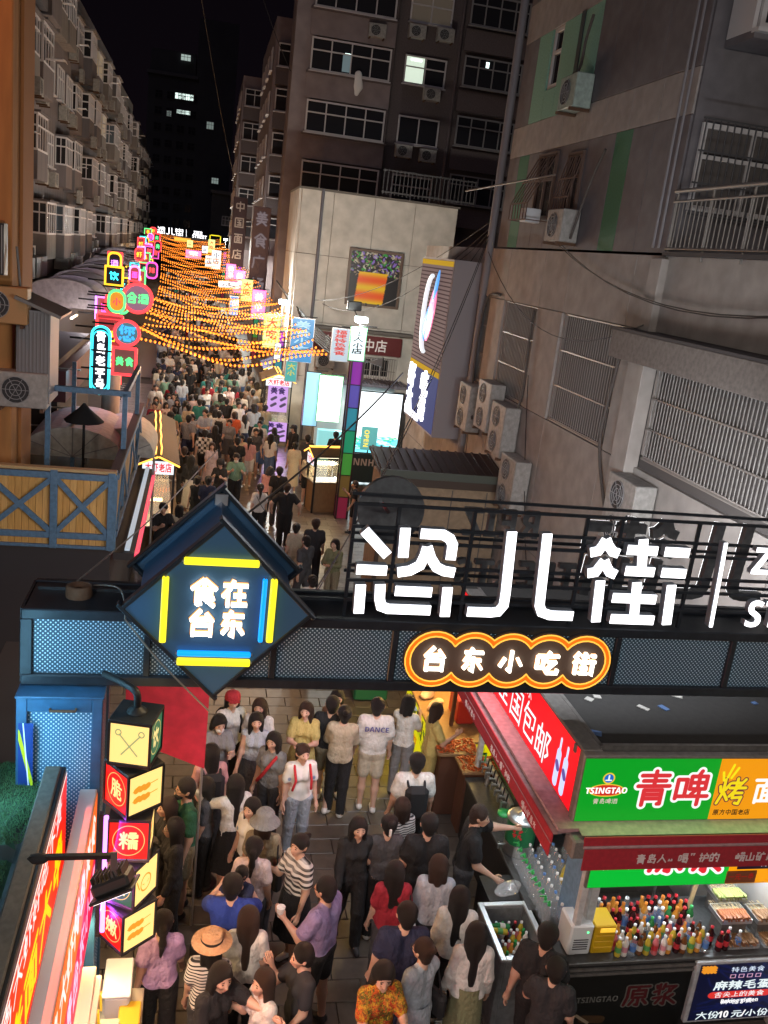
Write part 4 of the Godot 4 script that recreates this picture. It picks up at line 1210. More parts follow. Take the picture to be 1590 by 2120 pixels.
	bx("roof_gutter", R, dark, Vector3(-1.02, 3.06, -4.9), Vector3(0.1, 0.12, 3.0))
	bx("stall_body", R, mat("stall_dark", 0.05, 0.045, 0.04, 0.8), Vector3(-1.8, 1.48, -5.0), Vector3(1.72, 2.96, 3.2))
	# red lightbox sign along its edge
	var im := img(512, 256, Color(0.96, 0.13, 0.05))
	write(im, "老台东烤面大串", Vector2(8, 66), 66, 10, Color(1.0, 0.86, 0.0), false, 0.97)
	write(im, "特色美食青岛大虾好吃不贵", Vector2(10, 8), 36, 4, Color(1, 1, 1), false, 1.0)
	write(im, "舌尖上的美食麻辣毛蛋中国", Vector2(6, 186), 38, 4.5, Color(1, 0.95, 0.95), false, 1.0)
	for x in [[0, 512, 0, 6], [0, 512, 248, 8]]: im.fill_rect(Rect2i(x[0], x[2], x[1], x[3]), Color(1, 0.9, 0.85))
	var S := thing("red_lightbox_sign", "long red lightbox sign with yellow brush characters under the turf roof", "sign", Vector3(-0.8, 2.73, -4.4))
	bx("case", S, dark, Vector3(-0.05, 0, 0), Vector3(0.08, 1.44, 4.06), 0.008)
	put("lit_face", Geo.new().quad(Vector3(0, -0.7, 2.0), Vector3(0, -0.7, -2.0), Vector3(0, 0.7, -2.0), Vector3(0, 0.7, 2.0)).mesh(), glow_print("red_sign_print", im, 1.3), S)
	area(S, Vector3(0.05, 0, 0), Vector3(1, -0.25, 0), Vector2(3.8, 1.2), Color(1.0, 0.35, 0.22), 8.0)
	# a second, lower sign in orange and pink
	im = img(512, 192, Color(1.0, 0.42, 0.1))
	im.fill_rect(Rect2i(0, 96, 512, 96), Color(0.9, 0.05, 0.3))
	write(im, "青岛大虾特色美食", Vector2(10, 14), 56, 7, Color(1, 1, 1)); write(im, "好吃不贵台东小吃", Vector2(6, 108), 58, 7, Color(1, 0.85, 1))
	S = thing("orange_lightbox_sign", "narrow orange and pink lightbox sign behind the red one", "sign", Vector3(-0.58, 2.62, -5.2))
	bx("case", S, mat("case_pale", 0.42, 0.45, 0.47, 0.5), Vector3(-0.07, 0, 0), Vector3(0.13, 1.1, 2.7), 0.008)
	put("lit_face", Geo.new().quad(Vector3(0, -0.53, 1.33), Vector3(0, -0.53, -1.33), Vector3(0, 0.53, -1.33), Vector3(0, 0.53, 1.33)).mesh(), glow_print("orange_sign_print", im, 1.3), S)
	area(S, Vector3(0.05, 0, 0), Vector3(1, -0.4, 0), Vector2(2.4, 0.9), Color(1.0, 0.45, 0.4), 7.0)
	var V := thing("violet_neon_tube", "upright violet neon tube at the stall corner beside the lanterns", "neon light", Vector3(-0.47, 2.72, -6.08))
	put("tube", Geo.new().cyl(Vector3(0, -0.52, 0), Vector3(0, 0.52, 0), 0.018, 8).mesh(), glow("neon_violet", 0.75, 0.25, 1.0, 3.0), V)
	bx("holder", V, dark, Vector3(-0.035, 0, 0), Vector3(0.03, 1.1, 0.05))
	area(V, Vector3(0.03, 0, 0), Vector3(1, -0.15, 0.35), Vector2(0.06, 1.0), Color(0.72, 0.3, 1.0), 3.0)
	# the stall below: counter, trays, boxes
	var K := thing("snack_stall", "narrow snack stall with food trays below the lightbox signs", "stall", Vector3(-0.75, 0, -5.6))
	bx("counter", K, mat("cream_board", 0.5, 0.4, 0.26, 0.6), Vector3(-0.05, 0.5, 0), Vector3(0.6, 1.0, 2.4), 0.01)
	bx("counter_top", K, mat("steel_bright", 0.5, 0.5, 0.5, 0.3, 0.9), Vector3(-0.03, 1.02, 0), Vector3(0.68, 0.04, 2.44), 0.006)
	bx("back_board", K, M.stall_dark, Vector3(-0.4, 1.6, 0), Vector3(0.05, 1.2, 2.4))
	bx("shelf_frame", K, mat("cream_frame", 0.62, 0.5, 0.32, 0.5), Vector3(0.18, 1.72, 0.25), Vector3(0.12, 0.08, 1.7), 0.006)
	bx("shelf_frame", K, M.cream_frame, Vector3(0.26, 1.55, 0.25), Vector3(0.05, 0.24, 1.7), 0.006)
	for i in 9:
		put("yellow_slat", Geo.new().bar(Vector3(0.295, 1.42, -0.5 + i * 0.18), Vector3(0.295, 1.68, -0.4 + i * 0.18), 0.012, 0.03, Vector3(0, 0, 1)).mesh(), glow("slat_amber", 1.0, 0.55, 0.02, 1.0), K)
	for i in 7:
		for j in 2: put("fried_ball", Geo.new().ball(V3, Vector3(0.045, 0.04, 0.045), 9).mesh(), mat("fried", 0.42, 0.2, 0.05, 0.6, 0.0, "grain", Vector3(6, 6, 6)), K, Vector3(0.06 + j * 0.09, 1.085, -1.0 + i * 0.1))
	spot(K, Vector3(0.1, 2.0, -0.9), Vector3(0.25, -1, 0.1), 60.0, Color(1.0, 0.85, 0.6), 3.5)
	bx("tray_lamp", K, glow("lamp_cream", 1.0, 0.85, 0.6, 3.0), Vector3(0.1, 2.03, -0.9), Vector3(0.1, 0.03, 0.5))
	for b in [["storage_bin", "white plastic storage bin at the snack stall's end", Vector3(-0.36, 1.07, -6.62), Vector3(0.22, 0.3, 0.42), "bin_white"], ["paper_box", "cream cardboard box on the snack stall's end", Vector3(-0.45, 1.06, -6.02), Vector3(0.26, 0.28, 0.34), "box_cream"], ["yellow_bin", "yellow plastic bin behind the cream box", Vector3(-0.24, 0.98, -6.25), Vector3(0.16, 0.26, 0.4), "bin_yellow"]]:
		var o := thing(b[0], b[1], "box", b[2])
		var m := mat("bin_white", 0.6, 0.6, 0.64, 0.5) if b[4] == "bin_white" else mat("box_cream", 0.62, 0.52, 0.36, 0.8, 0.0, "grain", Vector3(4, 4, 4)) if b[4] == "box_cream" else mat("bin_yellow", 0.6, 0.36, 0.02, 0.5)
		bx("side", o, m, V3, b[3], 0.02)
		bx("lid", o, m, Vector3(0, b[3].y / 2 + 0.012, 0), Vector3(b[3].x + 0.02, 0.03, b[3].z + 0.02), 0.01)
	tag(bx("side_table", self, M.cream_frame, Vector3(-0.36, 0.45, -6.35), Vector3(0.44, 0.9, 1.0), 0.01), "low cream table under the bins at the snack stall", "table")
	# flood light on a bar
	var F := thing("flood_light", "black finned flood light on a bar over the lanterns", "lamp", Vector3(-0.33, 3.52, -5.0))
	put("bar", Geo.new().bar(Vector3(-0.5, 0.19, 0), Vector3(0.0, 0.19, 0), 0.03, 0.03).mesh(), dark, F)
	put("bar_knot", Geo.new().ball(Vector3(-0.45, 0.18, 0), Vector3(0.07, 0.035, 0.035), 8).mesh(), M.black_cloth, F)
	put("yoke", Geo.new().bar(Vector3(0.0, 0.24, 0.03), Vector3(0.01, -0.06, 0.06), 0.04, 0.012).mesh(), mat("yoke_grey", 0.12, 0.12, 0.12, 0.5, 0.5), F)
	var tilt := Basis(Vector3(0, 0, 1), 0.42) * Basis(Vector3(1, 0, 0), -0.35)
	put("body", Geo.new().box(Vector3(0.0, 0.0, 0.0), Vector3(0.24, 0.08, 0.2), tilt, 0.015).mesh(), mat("lamp_black", 0.03, 0.028, 0.027, 0.5, 0.3), F)
	for i in 8: put("fin", Geo.new().box(tilt * Vector3(-0.1 + i * 0.028, 0.06, 0), Vector3(0.006, 0.045, 0.18), tilt).mesh(), M.lamp_black, F)
	put("visor", Geo.new().box(tilt * Vector3(0, -0.05, 0.02), Vector3(0.28, 0.02, 0.26), tilt, 0.006).mesh(), M.lamp_black, F)
	put("glass", Geo.new().box(tilt * Vector3(0, -0.063, 0.02), Vector3(0.24, 0.006, 0.22), tilt).mesh(), glow("flood_white", 1.0, 0.95, 0.88, 3.0), F)
	spot(F, Vector3(0.05, -0.1, 0.02), Vector3(0.62, -1, -0.35), 68.0, Color(1.0, 0.92, 0.84), 8.0, 0.1)
	# red board and wares behind the post
	var B := thing("red_awning_board", "plain red sloping board hung behind the lantern column", "awning", Vector3(-0.1, 2.55, -8.6))
	put("sheet", Geo.new().poly(PackedVector2Array([Vector2(-0.42, 0.55), Vector2(0.42, 0.55), Vector2(0.42, -0.5), Vector2(-0.1, -0.27), Vector2(-0.42, -0.12)]), -0.02, 0.0).mesh(), mat("board_red", 0.66, 0.03, 0.07, 0.6, 0.0, "blotch", Vector3(1, 1, 1)), B)
	bx("batten", B, dark, Vector3(0, 0.57, -0.03), Vector3(0.9, 0.05, 0.05))
	put("pole", Geo.new().cyl(Vector3(-0.4, -2.55, -0.05), Vector3(-0.4, 0.57, -0.05), 0.025, 8).mesh(), dark, B)
	put("pole", Geo.new().cyl(Vector3(0.4, -2.55, -0.05), Vector3(0.4, 0.57, -0.05), 0.015, 8).mesh(), M.alu, B)
	var Q := thing("queue_post", "black crowd-control post with round base and belt", "barrier post", Vector3(0.42, 0, -9.35))
	put("base", Geo.new().lathe([[0.17, 0.0], [0.17, 0.02], [0.05, 0.05], [0.03, 0.06]], V3, 16).mesh(), dark, Q)
	put("pole", Geo.new().cyl(Vector3(0, 0.05, 0), Vector3(0, 0.95, 0), 0.03, 10).mesh(), dark, Q)
	bx("belt", Q, M.black_cloth, Vector3(-0.45, 0.88, -0.3), Vector3(1.0, 0.05, 0.006), 0.0, 33)
	# the wall of stalls that continues behind the post
	var W := thing("food_kiosk", "dim food kiosk with lit display case behind the blue post", "kiosk", Vector3(-1.1, 0, -8.9))
	bx("body", W, M.stall_dark, Vector3(-0.3, 0.5, 0), Vector3(1.1, 1.0, 3.2), 0.01)
	bx("glass_case", W, glass("case_glass", 0.9, 0.95, 1.0, 0.12), Vector3(0.1, 1.25, 0), Vector3(0.4, 0.5, 3.0))
	bx("roof", W, M.stall_dark, Vector3(-0.3, 2.5, 0), Vector3(1.3, 0.12, 3.3))
	bx("back", W, mat("brown_wall", 0.12, 0.08, 0.06, 0.8), Vector3(-0.8, 1.6, 0), Vector3(0.06, 1.9, 3.2))
	bx("case_lamp", W, M.lamp_cream, Vector3(0.1, 2.4, 0), Vector3(0.08, 0.03, 2.2))
	area(W, Vector3(0.12, 2.36, 0), Vector3(0.25, -1, 0), Vector2(0.1, 2.2), Color(1.0, 0.8, 0.55), 7.0)
	for i in 10: put("bread_roll", Geo.new().ball(V3, Vector3(0.08, 0.05, 0.06), 9).mesh(), M.fried, W, Vector3(0.1 + 0.1 * (i % 2), 1.05, -1.2 + i * 0.26))
	# bulb strip at the very edge of the view
	var BS := thing("bulb_strip", "upright strip of round cream bulbs beside the gate's end", "light strip", Vector3(-1.34, 3.85, -6.35))
	bx("rail", BS, glow("strip_white", 0.75, 0.92, 1.0, 0.9), Vector3(-0.06, 0.25, 0), Vector3(0.05, 2.1, 0.05))
	area(BS, Vector3(0.03, 0.2, 0.06), Vector3(0.6, -0.1, 0.0), Vector2(0.06, 1.9), Color(0.6, 0.88, 1.0), 1.6); area(BS, Vector3(0.02, 0.2, 0.3), Vector3(0.75, -0.2, -0.5), Vector2(0.06, 1.9), Color(0.6, 0.88, 1.0), 1.6)
	for i in 17: put("bulb", Geo.new().ball(V3, Vector3(0.022, 0.022, 0.022), 8).mesh(), glow("bulb_cream", 1.0, 0.86, 0.5, 1.3), BS, Vector3(-0.015, -0.75 + i * 0.122, 0.03))
# ---------------------------------------------------------------- the beer and snack stall
func bottle_kind(k: int) -> Array: # [body material, cap material, label material, height scale]
	var K := [
		["water", glass("pet_clear", 0.85, 0.92, 0.97, 0.1), "cap_white", "lab_blue", "clear water bottle with a white cap"],
		["cola", mat("cola", 0.03, 0.006, 0.008, 0.12), "cap_red", "lab_red", "dark cola bottle with a red cap"],
		["yellow", mat("juice_yellow", 0.55, 0.42, 0.05, 0.15), "cap_white", "lab_green", "yellow drink bottle with a white cap"],
		["orange", mat("juice_orange", 0.6, 0.26, 0.04, 0.15), "cap_orange", "lab_white", "orange drink bottle with an orange cap"],
		["milk", mat("milk_white", 0.66, 0.62, 0.58, 0.3), "cap_white", "lab_pink", "white milk drink bottle with a white cap"],
		["tea", mat("tea_brown", 0.16, 0.06, 0.02, 0.15), "cap_dark", "lab_white", "brown tea bottle with a dark cap"],
		["green", mat("green_pet", 0.03, 0.2, 0.06, 0.15), "cap_green", "lab_white", "green soda bottle with a green cap"],
		["pink", mat("pink_drink", 0.55, 0.14, 0.16, 0.2), "cap_white", "lab_red", "pink drink bottle with a white cap"],
	]
	return K[k]

func bottle(k: int, at: Vector3, where: String, group: String, s := 1.0, tilt := Basis.IDENTITY) -> void:
	var q := bottle_kind(k)
	if not shared.has("bottle_body"):
		shared.bottle_body = Geo.new().lathe([[0.001, 0.0], [0.03, 0.0], [0.033, 0.01], [0.033, 0.13], [0.03, 0.15], [0.014, 0.19], [0.0135, 0.205]], V3, 12).mesh()
		shared.bottle_cap = Geo.new().lathe([[0.0165, 0.203], [0.0165, 0.222], [0.001, 0.223]], V3, 10).mesh()
		shared.bottle_label = Geo.new().lathe([[0.0335, 0.055], [0.0338, 0.06], [0.0338, 0.112], [0.0335, 0.117]], V3, 12).mesh()
		for c in [["cap_white", 0.7, 0.7, 0.7], ["cap_red", 0.5, 0.02, 0.03], ["cap_orange", 0.6, 0.2, 0.02], ["cap_dark", 0.02, 0.02, 0.025], ["cap_green", 0.03, 0.35, 0.08], ["lab_blue", 0.08, 0.2, 0.5], ["lab_red", 0.5, 0.03, 0.04], ["lab_green", 0.1, 0.35, 0.1], ["lab_white", 0.65, 0.62, 0.55], ["lab_pink", 0.6, 0.25, 0.3]]: mat(c[0], c[1], c[2], c[3], 0.35)
	var o := thing("drink_bottle", q[4] + " " + where, "bottle", at, rng.randf_range(0, 360), group)
	o.basis = tilt * o.basis.scaled(Vector3(s, s, s))
	put("body", shared.bottle_body, q[1], o); put("cap", shared.bottle_cap, M[q[2]], o); put("paper_label", shared.bottle_label, M[q[3]], o)

func build_stall() -> void:
	var frame := mat("stall_frame", 0.2, 0.19, 0.18, 0.45, 0.4, "dirt", Vector3(2, 2, 2))
	var white := mat("stall_white", 0.55, 0.58, 0.6, 0.45, 0.0, "dirt", Vector3(1.5, 1.5, 1.5))
	var steel: Material = M.steel_bright
	var red := mat("awning_red", 0.3, 0.012, 0.025, 0.75, 0.0, "weave", Vector3(2, 2, 2))
	var mauve := mat("awning_mauve", 0.3, 0.19, 0.2, 0.75, 0.0, "dirt", Vector3(2, 2, 2))
	var T := thing("beer_stall", "corner beer stall with green and red lightbox fascias and red awnings", "stall", V3)
	# roof
	bx("roof", T, mat("roof_black", 0.02, 0.019, 0.018, 0.9, 0.0, "dirt", Vector3(2, 2, 2)), Vector3(5.35, 3.28, -9.0), Vector3(3.2, 0.06, 4.5))
	bx("roof_edge", T, frame, Vector3(5.3, 3.38, -6.84), Vector3(3.4, 0.08, 0.04)); bx("roof_edge", T, frame, Vector3(3.85, 3.38, -8.8), Vector3(0.04, 0.08, 4.0))
	for i in 14:
		put("roof_litter", Geo.new().box(V3, Vector3(rng.randf_range(0.05, 0.16), 0.012, rng.randf_range(0.04, 0.1)), Basis.IDENTITY, 0.004).mesh(), mat("litter_a", 0.3, 0.29, 0.27, 0.9) if i % 3 else mat("litter_b", 0.05, 0.1, 0.22, 0.8), T, Vector3(rng.randf_range(3.95, 6.2), 3.318, rng.randf_range(-8.8, -7.0)), Basis(Vector3.UP, rng.randf() * 3.0))
	# front fascia, 300 pixels to the metre
	var im := img(1020, 198, Color(0.02, 0.62, 0.14))
	im.fill_rect(Rect2i(408, 0, 612, 198), Color(0.95, 0.6, 0.05))
	for i in 60: # logo: red oval with a gold rim and a round seal
		var a := TAU * i / 60; var b := TAU * (i + 1) / 60
		line_img(im, Vector2(78 + cos(a) * 50, 100 + sin(a) * 18), Vector2(78 + cos(b) * 50, 100 + sin(b) * 18), 5, Color(0.95, 0.8, 0.25))
	for y in range(84, 117):
		var w := 48.0 * sqrt(maxf(0.0, 1.0 - pow((y - 100) / 17.0, 2)))
		line_img(im, Vector2(78 - w, y), Vector2(78 + w, y), 1.5, Color(0.85, 0.16, 0.14))
	line_img(im, Vector2(78, 62), Vector2(78.1, 62), 36, Color(0.95, 0.8, 0.25)); line_img(im, Vector2(78, 62), Vector2(78.1, 62), 27, Color(0.1, 0.4, 0.8)); line_img(im, Vector2(70, 68), Vector2(86, 68), 4, Color(1, 1, 1)); line_img(im, Vector2(78, 54), Vector2(78, 66), 5, Color(1, 1, 1))
	write(im, "青岛啤酒", Vector2(44, 126), 17, 2.2, Color(0.85, 0.75, 0.7))
	write(im, "青啤", Vector2(164, 40), 108, 13, Color(0.86, 0.2, 0.22), false, 1.0, Color(1, 1, 1), 15)
	write(im, "烤", Vector2(420, 62), 88, 10, Color(0.97, 0.86, 0.1), false, 1.0, Color(0.35, 0.1, 0.25), 6)
	for f in [[440, 60, 452, 20], [452, 62, 468, 30], [430, 70, 424, 44]]: line_img(im, Vector2(f[0], f[1]), Vector2(f[2], f[3]), 8, Color(0.98, 0.9, 0.1))
	write(im, "面", Vector2(530, 62), 84, 11, Color(1, 1, 1)); write(im, "青岛老店", Vector2(640, 60), 84, 11, Color(1, 1, 1))
	write(im, "原方中国老店", Vector2(420, 166), 18, 2, Color(0.2, 0.1, 0.05))
	var F := bx("front_fascia", T, frame, Vector3(5.31, 3.09, -6.65), Vector3(3.44, 0.7, 0.09), 0.012)
	put("lit_face", Geo.new().quad(Vector3(-1.7, -0.325, 0.048), Vector3(1.7, -0.325, 0.048), Vector3(1.7, 0.325, 0.048), Vector3(-1.7, 0.325, 0.048)).mesh(), glow_print("front_fascia_print", im, 1.15), F)
	put("brand_word", latin("TSINGTAO", 0.062, 0.003), glow("print_white", 1, 1, 1, 1.15), F, Vector3(-1.44, -0.005, 0.051))
	area(T, Vector3(4.9, 3.09, -6.55), Vector3(0, -0.3, 1), Vector2(2.6, 0.5), Color(0.55, 1.0, 0.5), 2.4)
	# side fascia
	im = img(1170, 198, Color(0.95, 0.03, 0.1))
	write(im, "产直供全国包邮", Vector2(150, 66), 112, 10, Color(1, 1, 1), false, 0.98, Color(0.7, 0.0, 0.1), 7)
	write(im, "崂山矿泉水", Vector2(560, 12), 44, 4.5, Color(1, 1, 1))
	for bx0 in [1050, 1100]:
		line_img(im, Vector2(bx0, 40), Vector2(bx0, 70), 13, Color(0.85, 0.88, 1)); line_img(im, Vector2(bx0, 86), Vector2(bx0, 176), 32, Color(0.8, 0.84, 1)); line_img(im, Vector2(bx0 - 5, 120), Vector2(bx0 + 5, 130), 22, Color(0.35, 0.3, 0.6))
	var F2 := bx("side_fascia", T, frame, Vector3(3.72, 3.09, -8.7), Vector3(0.2, 0.7, 4.0), 0.012)
	put("lit_face", Geo.new().quad(Vector3(-0.103, -0.325, -1.95), Vector3(-0.103, -0.325, 1.95), Vector3(-0.103, 0.325, 1.95), Vector3(-0.103, 0.325, -1.95)).mesh(), glow_print("side_fascia_print", im, 1.3), F2)
	area(T, Vector3(3.57, 3.09, -8.6), Vector3(-1, -0.35, 0.1), Vector2(3.6, 0.5), Color(1.0, 0.3, 0.3), 6.5)
	# side awning
	var g := Geo.new()
	g.quad(Vector3(3.38, 2.7, -6.5), Vector3(3.64, 2.73, -6.5), Vector3(3.64, 2.73, -10.6), Vector3(3.38, 2.7, -10.6))
	put("awning_top", g.box(Vector3(3.52, 2.745, -8.55), Vector3(0.2, 0.03, 4.1)).mesh(), mauve, T)
	put("awning_valance", Geo.new().box(Vector3(3.375, 2.66, -8.53), Vector3(0.012, 0.085, 4.06)).mesh(), red, T)
	put("awning_hem", Geo.new().box(Vector3(3.372, 2.612, -8.53), Vector3(0.016, 0.008, 4.07)).mesh(), mauve, T)
	put("awning_valance", Geo.new().box(Vector3(3.368, 2.54, -8.53), Vector3(0.01, 0.135, 4.06)).mesh(), red, T)
	var pale := mat("print_pale", 0.5, 0.45, 0.46, 0.8)
	var words := [["青岛人“喝”护的", 0.075], ["崂山矿泉水", 0.085]]
	for w in 4:
		var i := 0
		for ch in words[w % 2][0]:
			put("valance_character", han_geo(ch, 0.075, 0.009, 0.002, Transform3D(Basis(Vector3.UP, -PI / 2), Vector3(3.362, 2.5, -10.3 + w * 1.02 + i * 0.082))).mesh(), pale, T)
			i += 1
	# front awning
	put("awning_top", Geo.new().quad(Vector3(3.62, 2.74, -6.42), Vector3(7.0, 2.74, -6.42), Vector3(7.0, 2.76, -6.62), Vector3(3.62, 2.76, -6.62)).mesh(), mauve, T)
	bx("awning_valance", T, red, Vector3(5.33, 2.69, -6.405), Vector3(3.38, 0.09, 0.012))
	put("awning_bar", Geo.new().cyl(Vector3(3.64, 2.63, -6.4), Vector3(7.02, 2.63, -6.4), 0.016, 8).mesh(), mauve, T)
	bx("awning_valance", T, red, Vector3(5.34, 2.505, -6.395), Vector3(3.36, 0.225, 0.012))
	for w in 3:
		var i := 0
		for ch in words[w % 2][0]:
			put("valance_character", han_geo(ch, 0.1, 0.012, 0.002, Transform3D(Basis.IDENTITY, Vector3(4.18 + w * 1.02 + i * 0.107, 2.455, -6.388))).mesh(), pale, T)
			i += 1
	bx("awning_motor", T, mat("grimy", 0.16, 0.15, 0.14, 0.7, 0.2, "dirt", Vector3(6, 6, 6)), Vector3(3.62, 2.6, -6.5), Vector3(0.16, 0.2, 0.2), 0.02)
	bx("awning_arm", T, M.grimy, Vector3(3.75, 2.68, -6.5), Vector3(0.12, 0.06, 0.12), 0.01)
	# posts, counters
	for p in [[4.08, -7.0, 0.07], [4.24, -7.08, 0.09], [6.9, -7.0, 0.08], [4.05, -10.3, 0.07]]: bx("post", T, white, Vector3(p[0], 1.8, p[1]), Vector3(p[2], 1.9, p[2]), 0.006)
	bx("blue_board", T, mat("board_blue", 0.16, 0.3, 0.48, 0.6, 0.0, "dirt", Vector3(2, 2, 2)), Vector3(4.15, 1.7, -7.35), Vector3(0.03, 1.6, 0.4))
	bx("counter", T, mat("counter_dark", 0.02, 0.02, 0.021, 0.5, 0.0, "dirt", Vector3(3, 3, 3)), Vector3(5.5, 0.44, -7.3), Vector3(3.1, 0.88, 0.84))
	bx("counter_top", T, mat("counter_top", 0.09, 0.09, 0.09, 0.35, 0.3, "dirt", Vector3(3, 3, 3)), Vector3(5.5, 0.9, -7.3), Vector3(3.16, 0.04, 0.92), 0.006)
	bx("counter_lip", T, frame, Vector3(5.5, 0.84, -6.84), Vector3(3.16, 0.03, 0.02)); bx("counter_lip", T, frame, Vector3(5.5, 0.77, -6.85), Vector3(3.16, 0.03, 0.02))
	bx("side_counter", T, M.counter_dark, Vector3(4.3, 0.44, -8.9), Vector3(0.85, 0.88, 2.5))
	bx("side_counter_top", T, M.counter_top, Vector3(4.3, 0.9, -8.9), Vector3(0.9, 0.04, 2.55), 0.006)
	bx("back_wall", T, mat("stall_back", 0.07, 0.075, 0.07, 0.7, 0.0, "dirt", Vector3(2, 2, 2)), Vector3(5.6, 1.6, -9.6), Vector3(2.2, 3.2, 0.06))
	bx("tap_panel", T, mat("tap_green", 0.07, 0.2, 0.05, 0.4, 0.0, "blotch", Vector3(3, 3, 3)), Vector3(4.3, 1.62, -9.75), Vector3(0.05, 1.1, 1.3))
	bx("speaker_cabinet", T, mat("cab_black", 0.015, 0.015, 0.016, 0.5), Vector3(4.28, 1.55, -8.8), Vector3(0.4, 1.2, 0.4), 0.02)
	# dark front print
	im = img(512, 300, Color(0.015, 0.03, 0.025))
	write(im, "原浆", Vector2(260, 70), 105, 13, Color(0.3, 0.06, 0.08), false, 1.0, Color(0.36, 0.36, 0.34), 12)
	line_img(im, Vector2(110, 230), Vector2(180, 236), 40, Color(0.25, 0.18, 0.1)); line_img(im, Vector2(80, 210), Vector2(130, 250), 14, Color(0.55, 0.5, 0.42))
	put("front_print", Geo.new().quad(Vector3(4.0, 0.0, -6.876), Vector3(5.42, 0.0, -6.876), Vector3(5.42, 0.74, -6.876), Vector3(4.0, 0.74, -6.876)).mesh(), flat_print("stall_front_print", im, 0.4), T)
	put("brand_word", latin("TSINGTAO", 0.07, 0.002), mat("print_grey", 0.12, 0.12, 0.11, 0.6), T, Vector3(4.42, 0.42, -6.873))
	# lower green sign and menu poster
	im = img(600, 130, Color(0.0, 0.72, 0.2))
	im.fill_rect(Rect2i(330, 0, 270, 130), Color(0.98, 0.62, 0.05)); im.fill_rect(Rect2i(350, 0, 250, 92), Color(0.06, 0.05, 0.12))
	write(im, "原浆", Vector2(135, 10), 84, 12, Color(0.88, 0.16, 0.2), false, 1.0, Color(1, 1, 1), 13); write(im, "青岛啤酒", Vector2(24, 62), 22, 3, Color(0.8, 0.95, 0.85))
	write(im, "舌尖上的美食", Vector2(390, 44), 20, 2.5, Color(1, 0.8, 0.7)); write(im, "好吃不贵", Vector2(410, 70), 16, 2, Color(1, 1, 1))
	for i in 8: line_img(im, Vector2(540 + i * 8, 30), Vector2(552 + i * 8, 76), 7, Color(0.9, 0.45, 0.1))
	var G := bx("inner_sign", T, frame, Vector3(5.55, 2.05, -6.98), Vector3(3.0, 0.6, 0.1), 0.006)
	put("lit_face", Geo.new().quad(Vector3(-1.48, -0.29, 0.053), Vector3(1.3, -0.29, 0.053), Vector3(1.3, 0.29, 0.053), Vector3(-1.48, 0.29, 0.053)).mesh(), glow_print("inner_sign_print", im, 1.2), G)
	im = img(120, 48, Color(0.5, 0.28, 0.16))
	write(im, "一元一串", Vector2(8, 10), 24, 3, Color(0.85, 0.1, 0.08))
	put("price_card", Geo.new().box(V3, Vector3(0.34, 0.14, 0.01)).mesh(), flat_print("price_print", im), T, Vector3(5.74, 1.86, -6.9))
	im = img(256, 220, Color(0.03, 0.05, 0.16))
	for i in 40: line_img(im, Vector2(rng.randf() * 256, rng.randf() * 220), Vector2(rng.randf() * 256, rng.randf() * 220), 6, Color(0.04, 0.08, 0.26))
	write(im, "特色美食", Vector2(82, 14), 20, 2.2, Color(0.9, 0.95, 1)); write(im, "秘制酱料", Vector2(80, 40), 20, 2.2, Color(1, 0.75, 0.85)); write(im, "麻辣毛蛋", Vector2(48, 68), 34, 5, Color(0.95, 1, 1))
	line_img(im, Vector2(50, 122), Vector2(190, 122), 26, Color(0.88, 0.2, 0.18)); write(im, "舌尖上的美食", Vector2(54, 112), 20, 2.4, Color(1, 1, 1)); write(im, "好吃不贵", Vector2(78, 142), 19, 2.2, Color(1, 1, 1))
	write(im, "大份", Vector2(20, 188), 28, 4, Color(0.95, 1, 1)); write(im, "元", Vector2(112, 188), 28, 4, Color(0.95, 1, 1)); write(im, "小份", Vector2(150, 188), 28, 4, Color(0.95, 1, 1))
	for i in 12: line_img(im, Vector2(8 + (i % 4) * 9, 8 + (i / 4) * 9), Vector2(14 + (i % 4) * 9, 14 + (i / 4) * 9), 8, Color(0.95, 0.6, 0.15))
	for i in 16: line_img(im, Vector2(226 + (i % 4) * 9, 40 + (i / 4) * 40), Vector2(232 + (i % 4) * 9, 60 + (i / 4) * 40), 8, Color(0.95, 0.7, 0.3) if i % 2 else Color(0.9, 0.95, 0.95))
	var Pz := thing("menu_lightbox", "dark blue lit menu box with white characters under the snack trays", "sign", Vector3(6.05, 0.5, -6.8))
	bx("case", Pz, white, Vector3(0, 0, -0.035), Vector3(1.24, 0.78, 0.06), 0.008)
	put("lit_face", Geo.new().quad(Vector3(-0.58, -0.36, 0.0), Vector3(0.58, -0.36, 0.0), Vector3(0.58, 0.36, 0.0), Vector3(-0.58, 0.36, 0.0)).mesh(), glow_print("menu_print", im, 1.1), Pz)
	put("word", latin("Baking gluten", 0.05, 0.002), M.print_white, Pz, Vector3(-0.02, -0.125, 0.003)); put("word", latin("10", 0.085, 0.002), M.print_white, Pz, Vector3(-0.17, -0.3, 0.003)); put("word", latin("/", 0.085, 0.002), M.print_white, Pz, Vector3(0.07, -0.3, 0.003)); put("word", latin("5", 0.085, 0.002), M.print_white, Pz, Vector3(0.43, -0.3, 0.003))
	area(Pz, Vector3(0, 0, 0.06), Vector3(0, -0.1, 1), Vector2(1.1, 0.6), Color(0.6, 0.75, 1.0), 0.6)
